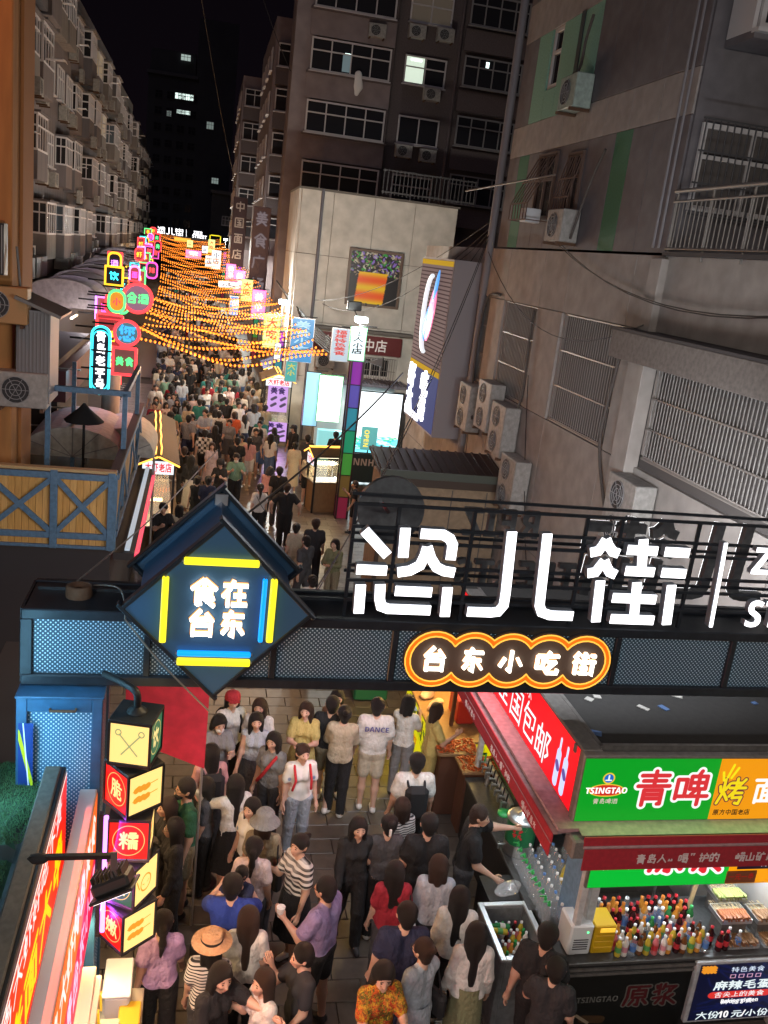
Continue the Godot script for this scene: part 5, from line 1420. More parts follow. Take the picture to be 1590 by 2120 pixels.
	# lamps under the awnings
	for l in [[Vector3(4.9, 2.36, -7.3), 1.3, 0], [Vector3(6.2, 1.72, -7.45), 1.2, 0], [Vector3(4.1, 2.62, -8.5), 1.6, 1]]:
		var L := bx("tube_lamp", T, glow("tube_cool", 0.9, 0.96, 1.0, 4.0), l[0], Vector3(l[1], 0.03, 0.04) if l[2] == 0 else Vector3(0.04, 0.03, l[1]))
		area(L, Vector3(0, -0.03, 0), Vector3(0.05, -1, 0.1), Vector2(l[1], 0.06) if l[2] == 0 else Vector2(0.06, l[1]), Color(0.92, 0.97, 1.0), 2.6)
	# shelf of cigarette packets
	var Sh := thing("packet_rack", "blue rack with three rows of small packets behind the bottles", "rack", Vector3(5.05, 1.5, -7.95))
	for r in 4: bx("shelf", Sh, mat("rack_blue", 0.12, 0.3, 0.6, 0.5), Vector3(0, -0.3 + r * 0.17, 0), Vector3(1.1, 0.025, 0.1))
	for sx in [-0.56, 0.56]: bx("rack_side", Sh, M.rack_blue, Vector3(sx, -0.03, 0), Vector3(0.03, 0.6, 0.1))
	bx("rack_back", Sh, M.rack_blue, Vector3(0, -0.03, -0.06), Vector3(1.12, 0.62, 0.02))
	for l in [-0.52, 0.48]: put("rack_leg", Geo.new().cyl(Vector3(l, -1.5, 0), Vector3(l, -0.3, 0), 0.015, 6).mesh(), frame, Sh)
	var pk := [mat("pk0", 0.45, 0.5, 0.55, 0.4), mat("pk1", 0.1, 0.3, 0.45, 0.4), mat("pk2", 0.5, 0.08, 0.06, 0.4), mat("pk3", 0.5, 0.45, 0.3, 0.4), mat("pk4", 0.05, 0.12, 0.25, 0.4)]
	for r in 3:
		for i in 14: bx("packet", Sh, pk[rng.randi() % 5], Vector3(-0.5 + i * 0.077, -0.24 + r * 0.17, 0.0), Vector3(0.058, 0.09, 0.03), 0.004)
	# bottles on the front counter
	var n := 0
	for row in 7:
		for i in 13:
			var x := 4.55 + i * 0.084 + rng.randf_range(-0.012, 0.012)
			if row > 1 and rng.randf() < 0.1: continue
			var k: int = [2, 4, 0, 5, 2, 7, 4, 3, 1, 5, 2, 3, 0][(i + row * 5) % 13] if row < 3 else [1, 0, 0, 3, 1, 6, 1, 0, 3][rng.randi() % 9]
			bottle(k, Vector3(x, 0.921 + (row / 3) * 0.0, -6.93 - row * 0.09 + rng.randf_range(-0.01, 0.01)), "on the stall's front counter", "bottles on the front counter", 1.0 + 0.18 * float(row > 3))
			n += 1
	for p in [Vector3(5.72, 0.921, -6.93), Vector3(5.8, 0.921, -6.94), Vector3(5.66, 0.921, -7.02)]: bottle(1, p, "at the end of the front counter", "cola bottles at the counter's end", 1.05)
	for p in [Vector3(5.86, 0.921, -7.0), Vector3(5.95, 0.921, -6.95)]: bottle(0, p, "beside the snack trays", "water bottles beside the trays")
	# big plastic jugs with green taps on the side counter
	var jug := Geo.new().lathe([[0.001, 0], [0.062, 0], [0.068, 0.02], [0.068, 0.17], [0.055, 0.21], [0.022, 0.245], [0.02, 0.27]], V3, 14).mesh()
	var jugcap := Geo.new().lathe([[0.026, 0.262], [0.026, 0.295], [0.012, 0.3], [0.012, 0.325], [0.001, 0.327]], V3, 10).bar(Vector3(0, 0.315, 0), Vector3(-0.09, 0.3, 0.02), 0.016, 0.014).mesh()
	for r in 11:
		for i in 5:
			var q := thing("beer_jug", "empty clear beer jug with a green pump cap on the side counter" if i == 0 else "empty clear plastic beer jug among others on the side counter", "jug", Vector3(3.96 + i * 0.15 + rng.randf_range(-0.01, 0.01), 0.921, -8.42 + r * 0.1 - 0.0 * i + rng.randf_range(-0.01, 0.01)), rng.randf_range(-30, 30), "green-capped beer jugs" if i == 0 else "plain beer jugs")
			q.scale = Vector3(0.7, 0.85, 0.7)
			put("body", jug, M.pet_clear, q)
			if i == 0: put("pump_cap", jugcap, M.cap_green, q)
			else: put("cap", shared.bottle_cap, M.cap_white if (r + i) % 3 else M.lab_blue, q, Vector3(0, -0.03, 0), Basis.IDENTITY.scaled(Vector3(1.4, 1.4, 1.4)))
	# chest freezer with drinks
	var Z := thing("chest_freezer", "open chest freezer full of bottles in front of the side counter", "freezer", Vector3(3.6, 0, -7.36))
	for s in [[Vector3(-0.255, 0.44, 0), Vector3(0.05, 0.88, 0.82)], [Vector3(0.255, 0.44, 0), Vector3(0.05, 0.88, 0.82)], [Vector3(0, 0.44, 0.385), Vector3(0.46, 0.88, 0.05)], [Vector3(0, 0.44, -0.385), Vector3(0.46, 0.88, 0.05)], [Vector3(0, 0.5, 0), Vector3(0.46, 0.04, 0.72)]]: bx("wall", Z, mat("freezer_grey", 0.2, 0.21, 0.22, 0.4, 0.1, "dirt", Vector3(2, 2, 2)), s[0], s[1], 0.006)
	for s in [[Vector3(-0.255, 0.9, 0), Vector3(0.06, 0.03, 0.84)], [Vector3(0.255, 0.9, 0), Vector3(0.06, 0.03, 0.84)], [Vector3(0, 0.9, 0.39), Vector3(0.45, 0.03, 0.06)], [Vector3(0, 0.9, -0.39), Vector3(0.45, 0.03, 0.06)]]: bx("rim", Z, mat("rim_alu", 0.55, 0.57, 0.58, 0.35, 0.6), s[0], s[1], 0.006)
	for r in 8:
		for i in 6: bottle([0, 1, 2, 3, 4, 0, 7, 6][(r * 3 + i) % 8], Vector3(3.42 + i * 0.072, 0.56 + 0.03 * float(r % 2), -7.05 - r * 0.078), "standing in the chest freezer", "bottles in the chest freezer", 0.95)
	for r in 2: bottle(6 if r else 2, Vector3(3.56 + r * 0.05, 0.8, -7.45 - r * 0.07), "lying on top in the chest freezer", "bottles lying in the freezer", 1.0, Basis(Vector3(0, 0, 1), 1.4))
	# keg
	var Kg := thing("beer_keg", "steel beer keg with a green printed band on the side counter", "keg", Vector3(4.06, 0.921, -8.62))
	put("body", Geo.new().lathe([[0.001, 0], [0.17, 0.0], [0.175, 0.02], [0.175, 0.16]], V3, 20).mesh(), steel, Kg)
	put("print_band", Geo.new().lathe([[0.175, 0.16], [0.178, 0.165], [0.178, 0.44], [0.175, 0.445]], V3, 20).mesh(), mat("band_green", 0.015, 0.16, 0.06, 0.35), Kg)
	put("lid", Geo.new().lathe([[0.185, 0.445], [0.19, 0.46], [0.185, 0.48], [0.15, 0.49], [0.06, 0.5], [0.05, 0.53], [0.001, 0.535]], V3, 20).mesh(), steel, Kg)
	put("character", han_geo("浆", 0.13, 0.02, 0.004, Transform3D(Basis(Vector3.UP, -PI * 0.2), Vector3(-0.15, 0.27, 0.1))).mesh(), M.lab_red, Kg)
	put("tap", Geo.new().cyl(Vector3(-0.17, 0.1, 0), Vector3(-0.26, 0.1, 0), 0.014, 8).cyl(Vector3(-0.25, 0.13, 0), Vector3(-0.25, 0.04, 0), 0.012, 8).mesh(), steel, Kg)
	# row of taps
	var Tp := thing("tap_tower", "row of chrome beer taps on a rail over the side counter", "beer taps", Vector3(4.1, 0.921, -9.55))
	put("rail", Geo.new().cyl(Vector3(0, 0.3, -0.55), Vector3(0, 0.3, 0.5), 0.035, 10).mesh(), steel, Tp)
	for z in [-0.45, 0.4]: put("stand", Geo.new().cyl(Vector3(0, 0, z), Vector3(0, 0.3, z), 0.03, 10).mesh(), steel, Tp)
	for i in 8:
		put("tap", Geo.new().cyl(Vector3(0, 0.3, -0.5 + i * 0.13), Vector3(-0.13, 0.31, -0.5 + i * 0.13), 0.016, 8).cyl(Vector3(-0.12, 0.34, -0.5 + i * 0.13), Vector3(-0.12, 0.23, -0.5 + i * 0.13), 0.013, 8).mesh(), steel, Tp)
		put("tap_handle", Geo.new().cyl(Vector3(-0.06, 0.31, -0.5 + i * 0.13), Vector3(-0.05, 0.43, -0.5 + i * 0.13), 0.01, 6).mesh(), M.cap_green if i == 0 else M.cap_dark, Tp)
	# things on the side counter and boxes by the post
	for q in [["plastic_jar", "clear jar with a pale green lid beside the taps", Vector3(4.0, 0.921, -9.05), 0.075, 0.2, "cap_green"], ["plastic_jar", "small white jar beside the keg", Vector3(4.12, 0.921, -8.92), 0.05, 0.13, "cap_white"]]:
		var o := thing(q[0], q[1], "jar", q[2])
		put("body", Geo.new().lathe([[0.001, 0], [q[3], 0], [q[3], q[4]], [q[3] * 0.8, q[4] + 0.01]], V3, 14).mesh(), M.pet_clear if q[5] == "cap_green" else M.milk_white, o)
		put("lid", Geo.new().lathe([[q[3] * 1.05, q[4]], [q[3] * 1.05, q[4] + 0.04], [0.001, q[4] + 0.045]], V3, 14).mesh(), M[q[5]], o)
	var bag := net_geo(net([[Vector3(0, 0.1, 0), Vector3(0.05, 0.28, 0.02), 0.13, 0.09, 0], [Vector3(-0.09, 0.08, 0.06), Vector3(-0.03, 0.2, 0.0), 0.09, 0.07, 0]], 0.03, 0.02))
	tag(put("yellow_bag", bag.mesh(), mat("bag_yellow", 0.6, 0.42, 0.02, 0.45), self, Vector3(4.52, 0.921, -8.05)), "crumpled yellow plastic bag behind the jugs", "bag")
	tag(put("clear_bag", bag.mesh(), glass("bag_clear", 0.8, 0.82, 0.85, 0.2), self, Vector3(3.72, 0.905, -7.95), Basis.IDENTITY.scaled(Vector3(1.0, 0.35, 0.8))), "crumpled clear plastic bag behind the freezer", "bag")
	tag(bx("bag_stand", self, M.counter_dark, Vector3(3.68, 0.44, -8.05), Vector3(0.4, 0.86, 0.42)), "small dark table holding the clear plastic bag", "table")
	var yb := thing("yellow_machine", "yellow plastic drawer unit with a lit label on the counter", "drawer unit", Vector3(4.4, 0.921, -7.1))
	bx("case", yb, mat("case_yellow", 0.5, 0.3, 0.005, 0.45), Vector3(0, 0.17, 0), Vector3(0.24, 0.34, 0.28), 0.012)
	for i in 3: bx("drawer", yb, M.case_yellow, Vector3(0, 0.06 + i * 0.07, 0.143), Vector3(0.2, 0.055, 0.01), 0.004)
	bx("lit_label", yb, glow("label_amber", 1.0, 0.6, 0.05, 1.0), Vector3(0.02, 0.29, 0.145), Vector3(0.16, 0.045, 0.008))
	var wb := thing("white_machine", "white plastic ice machine with a green lamp on the counter", "machine", Vector3(4.14, 0.921, -7.1))
	bx("case", wb, mat("case_white", 0.55, 0.58, 0.6, 0.4), Vector3(0, 0.18, 0), Vector3(0.25, 0.36, 0.3), 0.02)
	for i in 5: bx("vent", wb, M.cap_dark, Vector3(0, 0.08 + i * 0.028, 0.152), Vector3(0.16, 0.01, 0.006))
	put("lamp", Geo.new().ball(Vector3(0.06, 0.28, 0.152), Vector3(0.012, 0.012, 0.008), 8).mesh(), glow("lamp_green", 0.1, 1.0, 0.3, 3.0), wb)
	# snack trays
	var meat := [mat("meat_a", 0.38, 0.11, 0.03, 0.4, 0.0, "grain", Vector3(9, 9, 9)), mat("meat_b", 0.3, 0.14, 0.05, 0.45, 0.0, "grain", Vector3(9, 9, 9)), mat("veg_c", 0.3, 0.34, 0.1, 0.5, 0.0, "grain", Vector3(9, 9, 9))]
	var stick := Geo.new().cyl(Vector3(0, 0, -0.2), Vector3(0, 0, 0.14), 0.0035, 5).mesh()
	var lump := Geo.new().tube([Vector3(0, 0, -0.03), Vector3(0.004, 0.002, 0.01), Vector3(-0.003, 0, 0.06), Vector3(0.003, 0.003, 0.11), Vector3(0, 0, 0.14)], [0.012, 0.021, 0.017, 0.021, 0.01], 7).mesh()
	var trays := [[Vector3(5.98, 1.12, -7.2), 0], [Vector3(6.42, 1.1, -7.2), 1], [Vector3(6.8, 1.1, -7.2), 0], [Vector3(6.02, 0.93, -7.05), 1], [Vector3(6.45, 0.93, -7.05), 1], [Vector3(6.1, 1.14, -7.5), 2]]
	for i in trays.size():
		var o := thing("food_tray", ["steel tray heaped with red meat skewers by the green post", "steel tray with thin brown skewers", "steel tray with orange skewers at the far end", "clear box of dark skewers in front of the red tray", "clear box of brown skewers in front of the thin skewers", "tray of green vegetable rolls behind the meat skewers"][i], "tray", trays[i][0])
		bx("base", o, steel if i != 3 and i != 4 else M.case_glass, Vector3(0, 0, 0), Vector3(0.36, 0.012, 0.26), 0.004)
		for e in [[0, 0.13, 0.36, 0.01], [0, -0.13, 0.36, 0.01], [0.18, 0, 0.01, 0.26], [-0.18, 0, 0.01, 0.26]]: bx("rim", o, steel if i != 3 and i != 4 else M.case_glass, Vector3(e[0], 0.025, e[1]), Vector3(e[2], 0.05, e[3]))
		if trays[i][0].y > 1.0: bx("stand", o, frame, Vector3(0, -0.1 - 0.5 * (trays[i][0].y - 1.1), 0), Vector3(0.3, 0.18 + (trays[i][0].y - 1.1), 0.2))
		for k in 22:
			var sk := thing("skewer", "%s on a bamboo stick in %s" % [["red meat skewer", "brown meat skewer", "green vegetable skewer"][trays[i][1]], ["the heaped tray", "the thin tray", "the far tray", "the first clear box", "the second clear box", "the vegetable tray"][i]], "skewer", trays[i][0] + Vector3(-0.15 + (k % 11) * 0.03, 0.025 + 0.032 * (k / 11), 0.0), rng.randf_range(-9, 9), "skewers in tray %d" % i)
			sk.rotation.x = -0.12
			put("stick", stick, mat("bamboo", 0.5, 0.38, 0.2, 0.7), sk); put("meat", lump, meat[trays[i][1]], sk)
	var roll := thing("tissue_roll", "white paper roll hanging on the bamboo post", "paper roll", Vector3(5.85, 1.5, -7.6))
	put("paper", Geo.new().cyl(Vector3(0, 0, -0.05), Vector3(0, 0, 0.05), 0.06, 14).mesh(), M.milk_white, roll)
	put("core", Geo.new().cyl(Vector3(0, 0, -0.055), Vector3(0, 0, 0.055), 0.02, 8).mesh(), M.bamboo, roll)
	tag(put("bamboo_post", Geo.new().cyl(Vector3(5.72, 0.92, -7.55), Vector3(5.8, 2.0, -7.55), 0.025, 8).mesh(), M.bamboo, self), "leaning bamboo post behind the counter bottles", "post")
	# ---- the yellow crayfish stall behind
	var yel := img(400, 200, Color(0.9, 0.85, 0.05))
	write(yel, "大虾小吃", Vector2(10, 20), 84, 12, Color(0.08, 0.08, 0.05)); write(yel, "青岛大虾", Vector2(20, 130), 40, 5, Color(0.85, 0.3, 0.05)); write(yel, "特色", Vector2(260, 130), 44, 5, Color(0.1, 0.45, 0.2))
	for i in 14: line_img(yel, Vector2(rng.randf() * 400, rng.randf() * 200), Vector2(rng.randf() * 400, rng.randf() * 200), 2.5, Color(0.4, 0.6, 0.1))
	var ym := glow_print("yellow_print", yel, 1.0)
	var Y := thing("crayfish_stall", "yellow lit snack stall with black brush writing beside the beer stall", "stall", Vector3(4.1, 0, -12.0))
	bx("body", Y, mat("yellow_board", 0.5, 0.45, 0.03, 0.6), Vector3(0, 0.46, 0), Vector3(0.86, 0.9, 1.9))
	put("front_print", Geo.new().quad(Vector3(-0.42, 0.12, 0.956), Vector3(0.42, 0.12, 0.956), Vector3(0.42, 0.9, 0.956), Vector3(-0.42, 0.9, 0.956)).mesh(), ym, Y)
	put("side_print", Geo.new().quad(Vector3(-0.436, 0.12, -0.94), Vector3(-0.436, 0.12, 0.94), Vector3(-0.436, 0.9, 0.94), Vector3(-0.436, 0.9, -0.94)).mesh(), ym, Y)
	bx("top", Y, mat("wood_top", 0.3, 0.17, 0.08, 0.5, 0.0, "wood", Vector3(2, 2, 8)), Vector3(0, 0.93, 0), Vector3(0.92, 0.04, 1.96), 0.006)
	bx("post", Y, mat("post_brown", 0.12, 0.05, 0.03, 0.6), Vector3(-0.1, 1.6, 0.5), Vector3(0.05, 1.35, 0.05)); bx("post", Y, M.post_brown, Vector3(-0.4, 1.6, -0.9), Vector3(0.05, 1.35, 0.05))
	bx("canopy", Y, M.yellow_board, Vector3(0.1, 2.3, -0.2), Vector3(1.0, 0.08, 1.9))
	bx("lamp", Y, glow("lamp_warm", 1.0, 0.8, 0.4, 5.0), Vector3(0, 2.24, -0.2), Vector3(0.1, 0.03, 1.4))
	area(Y, Vector3(-0.05, 2.2, -0.2), Vector3(-0.35, -1, 0.1), Vector2(0.1, 1.4), Color(1.0, 0.82, 0.45), 11.0)
	area(Y, Vector3(-0.5, 0.5, 0), Vector3(-1, 0.1, 0), Vector2(1.8, 0.7), Color(1.0, 0.9, 0.25), 1.6)
	for i in 3: put("wrapped_food", bag.mesh(), mat("wrap_%d" % i, 0.6, 0.5 - i * 0.06, 0.38 - i * 0.06, 0.35), Y, Vector3(-0.28 + 0.03 * i, 0.95, -0.75 + i * 0.38), Basis.IDENTITY.scaled(Vector3(0.8, 0.5, 0.9)))
	bx("red_machine", Y, mat("machine_red", 0.45, 0.03, 0.02, 0.4), Vector3(0.12, 1.15, 0.25), Vector3(0.28, 0.4, 0.5), 0.03)
	bx("machine_front", Y, steel, Vector3(0.3, 1.12, 0.26), Vector3(0.1, 0.3, 0.4), 0.01)
	var cray := mat("crayfish", 0.75, 0.13, 0.02, 0.4, 0.0, "turf", Vector3(7, 7, 7))
	for q in [Vector3(-0.22, 0.99, 1.2), Vector3(0.02, 0.97, 1.62)]:
		var o := thing("crayfish_tray", "wooden tray of red crayfish on the yellow stall's front" if q.z < 1.4 else "second wooden tray of red crayfish nearer the taps", "tray", Vector3(4.1, 0, -12.0) + q)
		bx("tray", o, M.wood_top, V3, Vector3(0.62, 0.04, 0.42), 0.006)
		bx("tray_leg", o, M.post_brown, Vector3(0, -0.5, 0), Vector3(0.5, 0.96, 0.3))
		var pile := Geo.new()
		for i in 150:
			var c := Vector3(rng.randf_range(-0.28, 0.28), rng.randf_range(0.02, 0.05), rng.randf_range(-0.18, 0.18))
			var d := Vector3(rng.randf_range(-1, 1), rng.randf_range(-0.2, 0.3), rng.randf_range(-1, 1)).normalized() * 0.035
			pile.tube([c - d, c, c + d], [0.006, 0.014, 0.005], 5, false)
		var pm := put("crayfish_pile", pile.mesh(), cray, o)
		pm.set_meta("kind", "stuff")
# ---------------------------------------------------------------- the block at the right hand of the street
func frame_geo(w: float, h: float, cols: int, split: float, b := 0.07, d := 0.06) -> Geo: # a window frame: rim, mullions, one transom at split of the height
	var g := Geo.new()
	g.box(Vector3(0, h / 2 - b / 2, 0), Vector3(w, b, d)).box(Vector3(0, -h / 2 + b / 2, 0), Vector3(w, b, d))
	g.box(Vector3(-w / 2 + b / 2, 0, 0), Vector3(b, h - 2 * b, d)).box(Vector3(w / 2 - b / 2, 0, 0), Vector3(b, h - 2 * b, d))
	for i in range(1, cols): g.box(Vector3(-w / 2 + w * i / cols, 0, 0.002), Vector3(b * 0.8, h - 2 * b, d * 0.9))
	if split > 0.0: g.box(Vector3(0, -h / 2 + h * split, 0.004), Vector3(w - 2 * b, b * 0.8, d * 0.85))
	return g

# a window as a part of a building: opening, frame, panes; b turns +z to the outside
func window(parent: Node, c: Vector3, b: Basis, w: float, h: float, cols: int, split: float, fm: Material, pm: Material, sill := true) -> Node3D:
	var o := Node3D.new()
	o.name = "window"
	o.transform = Transform3D(b, c)
	parent.add_child(o, true)
	var key := "wf%.2f_%.2f_%d_%.2f" % [w, h, cols, split]
	if not shared.has(key): shared[key] = frame_geo(w, h, cols, split).mesh()
	put("frame", shared[key], fm, o, Vector3(0, 0, 0.02))
	for i in cols: bx("pane", o, pm, Vector3(-w / 2 + w * (i + 0.5) / cols, 0, 0.006), Vector3(w / cols - 0.03, h - 0.06, 0.01))
	if sill: bx("sill", o, fm, Vector3(0, -h / 2 - 0.03, 0.06), Vector3(w + 0.12, 0.05, 0.16))
	return o

func ac_unit(parent: Node, c: Vector3, b: Basis, fans: int, m: Material) -> Node3D: # c: bottom centre of the back; fans face +z of b
	var o := Node3D.new()
	o.name = "air_conditioner"
	o.transform = Transform3D(b, c)
	parent.add_child(o, true)
	var h := 1.05 if fans == 2 else 0.56
	var w := 0.9 if fans == 2 else 0.78
	var key := "ac%d" % fans
	if not shared.has(key):
		shared[key] = Geo.new().box(Vector3(0, h / 2, 0.17), Vector3(w, h, 0.33), Basis.IDENTITY, 0.015).mesh()
		var g := Geo.new()
		for i in fans:
			var y := h * (i + 0.5) / fans
			for r in [0.21, 0.15, 0.09]:
				var ring := []
				for k in 19: ring.append(Vector3(cos(TAU * k / 18) * r - 0.08, y + sin(TAU * k / 18) * r, 0.345))
				g.tube(ring, 0.006, 4, false)
			for k in 6: g.bar(Vector3(-0.08, y, 0.345), Vector3(-0.08 + cos(TAU * k / 6) * 0.21, y + sin(TAU * k / 6) * 0.21, 0.345), 0.008, 0.006)
		shared[key + "g"] = g.mesh()
		var f := Geo.new()
		for i in fans: f.tube([Vector3(-0.08, h * (i + 0.5) / fans, 0.336), Vector3(-0.08, h * (i + 0.5) / fans, 0.34)], 0.215, 18)
		shared[key + "f"] = f.mesh()
		shared[key + "b"] = Geo.new().box(Vector3(-w * 0.4, -0.03, 0.16), Vector3(0.05, 0.05, 0.42)).box(Vector3(w * 0.4, -0.03, 0.16), Vector3(0.05, 0.05, 0.42)).mesh()
	put("case", shared[key], m, o)
	put("fan_opening", shared[key + "f"], mat("fan_dark", 0.02, 0.02, 0.022, 0.6), o)
	put("grille", shared[key + "g"], mat("grille_grey", 0.25, 0.25, 0.25, 0.5), o)
	put("bracket", shared[key + "b"], M.rust, o)
	return o

func bars(parent: Node, c: Vector3, b: Basis, w: float, h: float, n: int, m: Material, mid := 2) -> void: # a window grille; every rod a part
	var o := Node3D.new()
	o.name = "grille"
	o.transform = Transform3D(b, c)
	parent.add_child(o, true)
	var key := "rod%.2f" % h
	if not shared.has(key): shared[key] = Geo.new().cyl(Vector3(0, -h / 2, 0), Vector3(0, h / 2, 0), 0.011, 6).mesh()
	for i in n: put("rod", shared[key], m, o, Vector3(-w / 2 + w * (i + 0.5) / n, 0, 0))
	for i in mid + 2: bx("cross_rod", o, m, Vector3(0, -h / 2 + h * i / (mid + 1), 0.016), Vector3(w, 0.024, 0.014))

func build_right_block() -> void:
	var W := Basis(Vector3(0, 0, 1), Vector3.UP, Vector3(-1, 0, 0)) # wall facing the street: local x runs along +z, outward is -x
	var stucco := mat("stucco", 0.36, 0.325, 0.295, 0.92, 0.0, "blotch", Vector3(0.4, 0.4, 0.4))
	var stucco_b := mat("stucco_b", 0.335, 0.3, 0.272, 0.92, 0.0, "blotch", Vector3(0.37, 0.37, 0.37))
	var joint := mat("joint_dark", 0.09, 0.08, 0.075, 0.9)
	var T := thing("corner_building", "beige rendered building with barred windows and grey and green panels above", "building", Vector3(6.5, 0, 0))
	bx("wall_core", T, joint, Vector3(1.6, 4.0, -15.6), Vector3(3.1, 7.98, 23.4))
	# rendered base, laid as panels with open joints round the windows
	var cols := [-27.2, -24.6, -22.7, -20.3, -19.3, -17.2, -15.9, -13.3, -12.45, -8.6, -6.2, -4.0]
	var rows := [0.0, 2.4, 4.94, 6.92, 8.0]
	for i in cols.size() - 1:
		for j in rows.size() - 1:
			if j == 2 and i in [2, 4, 6, 8]: continue
			var z0: float = cols[i]; var z1: float = cols[i + 1]; var y0: float = rows[j]; var y1: float = rows[j + 1]
			bx("render_panel", T, stucco if (i + j) % 2 else stucco_b, Vector3(0.02 if i > 7 else 0.0, (y0 + y1) / 2, (z0 + z1) / 2), Vector3(0.1, y1 - y0 - 0.012, z1 - z0 - 0.012), 0.004)
	bx("pilaster", T, stucco, Vector3(-0.06, 4.0, -12.5), Vector3(0.16, 7.9, 0.34), 0.008)
	bx("ledge", T, mat("ledge_dark", 0.05, 0.045, 0.045, 0.8), Vector3(0.0, 8.02, -8.3), Vector3(0.24, 0.05, 8.2))
	var alum := mat("rod_alu", 0.2, 0.185, 0.17, 0.5, 0.2)
	var frame_w := mat("frame_white", 0.5, 0.48, 0.47, 0.5)
	var pane_d := mat("pane_dark", 0.02, 0.02, 0.024, 0.06)
	var sil := mat("pane_grey", 0.11, 0.10, 0.095, 0.12)
	for w in [[-22.7, -20.3, 4.94, 6.92, 24], [-19.3, -17.2, 4.94, 6.92, 22], [-15.9, -13.3, 4.94, 6.92, 27], [-12.1, -8.6, 5.08, 6.46, 40]]:
		var zc: float = (w[0] + w[1]) / 2; var yc: float = (w[2] + w[3]) / 2
		bx("reveal", T, stucco_b, Vector3(0.12, yc, w[0] + 0.03), Vector3(0.24, w[3] - w[2], 0.06)); bx("reveal", T, stucco_b, Vector3(0.12, w[2] + 0.03, zc), Vector3(0.24, 0.06, w[1] - w[0]))
		window(T, Vector3(0.2, yc, zc), W, w[1] - w[0], w[3] - w[2], 4 if w[4] > 30 else 3, 0.7, frame_w, sil if w[4] > 30 else pane_d, false)
		bars(T, Vector3(0.01, yc, zc), W, w[1] - w[0] - 0.06, w[3] - w[2] - 0.05, w[4], alum)
	bx("canopy", T, mat("canopy_grime", 0.2, 0.17, 0.15, 0.9, 0.0, "dirt", Vector3(2, 2, 2)), Vector3(-0.2, 6.68, -10.3), Vector3(0.55, 0.4, 5.0), 0.01)
	bx("canopy_top", T, M.ledge_dark, Vector3(-0.18, 6.9, -10.3), Vector3(0.6, 0.04, 5.1))
	bx("window_pier", T, stucco, Vector3(-0.08, 5.6, -12.42), Vector3(0.22, 2.2, 0.5), 0.008)
	# panelled storeys above
	var beige := mat("panel_beige", 0.31, 0.285, 0.27, 0.7, 0.0, "blotch", Vector3(0.5, 0.5, 0.5))
	var grey := mat("panel_grey", 0.14, 0.13, 0.138, 0.7, 0.0, "blotch", Vector3(0.5, 0.5, 0.5))
	var gdark := mat("panel_green", 0.035, 0.16, 0.085, 0.7, 0.0, "grain", Vector3(1, 1, 1))
	var gpale := mat("panel_mint", 0.2, 0.4, 0.3, 0.7, 0.0, "grain", Vector3(1, 1, 1))
	bx("upper_core", T, joint, Vector3(3.1, 11.6, -16.5), Vector3(6.1, 7.1, 7.96))
	var bands := [[8.03, 9.9, 0], [9.9, 10.52, 1], [10.52, 12.2, 2], [12.2, 12.95, 1], [12.95, 15.1, 3]]
	for bd in bands:
		var edges := [-20.45, -19.75, -19.14, -18.35, -17.6, -16.8, -16.05, -14.92, -14.3, -13.55, -12.5] if bd[2] == 0 else [-20.45, -19.56, -18.8, -18.2, -17.4, -16.35, -15.6, -14.7, -13.7, -12.5] if bd[2] >= 2 else [-20.45, -19.5, -18.5, -17.5, -16.5, -15.5, -14.5, -13.5, -12.5]
		for i in edges.size() - 1:
			var z0: float = edges[i]; var z1: float = edges[i + 1]
			var m: Material = beige if bd[2] == 1 else grey
			if bd[2] == 0 and i in [1, 7]: m = gdark
			if bd[2] == 2 and i in [1, 3, 4]: m = gpale
			var y0: float = bd[0]
			if bd[2] == 2 and i == 2: # the narrow window: a panel below and above the opening
				bx("panel", T, gpale, Vector3(0, 10.8, (z0 + z1) / 2), Vector3(0.06, 0.54, z1 - z0 - 0.01), 0.003)
				window(T, Vector3(0.05, 11.64, (z0 + z1) / 2), W, 0.56, 1.1, 1, 0.6, frame_w, pane_d, false)
				continue
			bx("panel", T, m, Vector3(0, (y0 + bd[1]) / 2, (z0 + z1) / 2), Vector3(0.06, bd[1] - y0 - 0.01, z1 - z0 - 0.01), 0.003)
	bx("panel", T, mat("panel_dark", 0.03, 0.04, 0.04, 0.7), Vector3(-0.04, 11.65, -17.25), Vector3(0.02, 1.1, 0.16))
	bx("end_wall", T, grey, Vector3(1.55, 11.55, -12.48), Vector3(3.1, 7.0, 0.05))
	# set-back wall over the terrace, with a barred window and a bay
	bx("terrace_floor", T, M.ledge_dark, Vector3(1.2, 8.0, -8.3), Vector3(2.4, 0.04, 8.4))
	window(T, Vector3(1.3, 9.22, -12.39), Basis.IDENTITY, 2.4, 1.15, 3, 0.62, frame_w, sil, false)
	bars(T, Vector3(1.3, 9.2, -12.2), Basis.IDENTITY, 2.6, 1.25, 24, mat("rod_dark", 0.07, 0.07, 0.075, 0.5, 0.5))
	var bay := window(T, Vector3(1.45, 11.62, -11.75), Basis.IDENTITY, 2.4, 1.5, 3, 0.68, frame_w, pane_d, true)
	bx("bay_side", bay, frame_w, Vector3(-1.23, 0, -0.32), Vector3(0.06, 1.55, 0.6)); bx("bay_side", bay, frame_w, Vector3(1.23, 0, -0.32), Vector3(0.06, 1.75, 0.7))
	bx("bay_floor", T, grey, Vector3(1.45, 10.8, -12.05), Vector3(2.5, 0.1, 0.7))
	# railing
	var R := Node3D.new()
	R.name = "railing"
	T.add_child(R)
	R.position = Vector3(-0.06, 8.03, -8.6)
	put("top_rail", Geo.new().cyl(Vector3(0, 0.84, -3.85), Vector3(0, 0.84, 4.0), 0.03, 8).mesh(), alum, R)
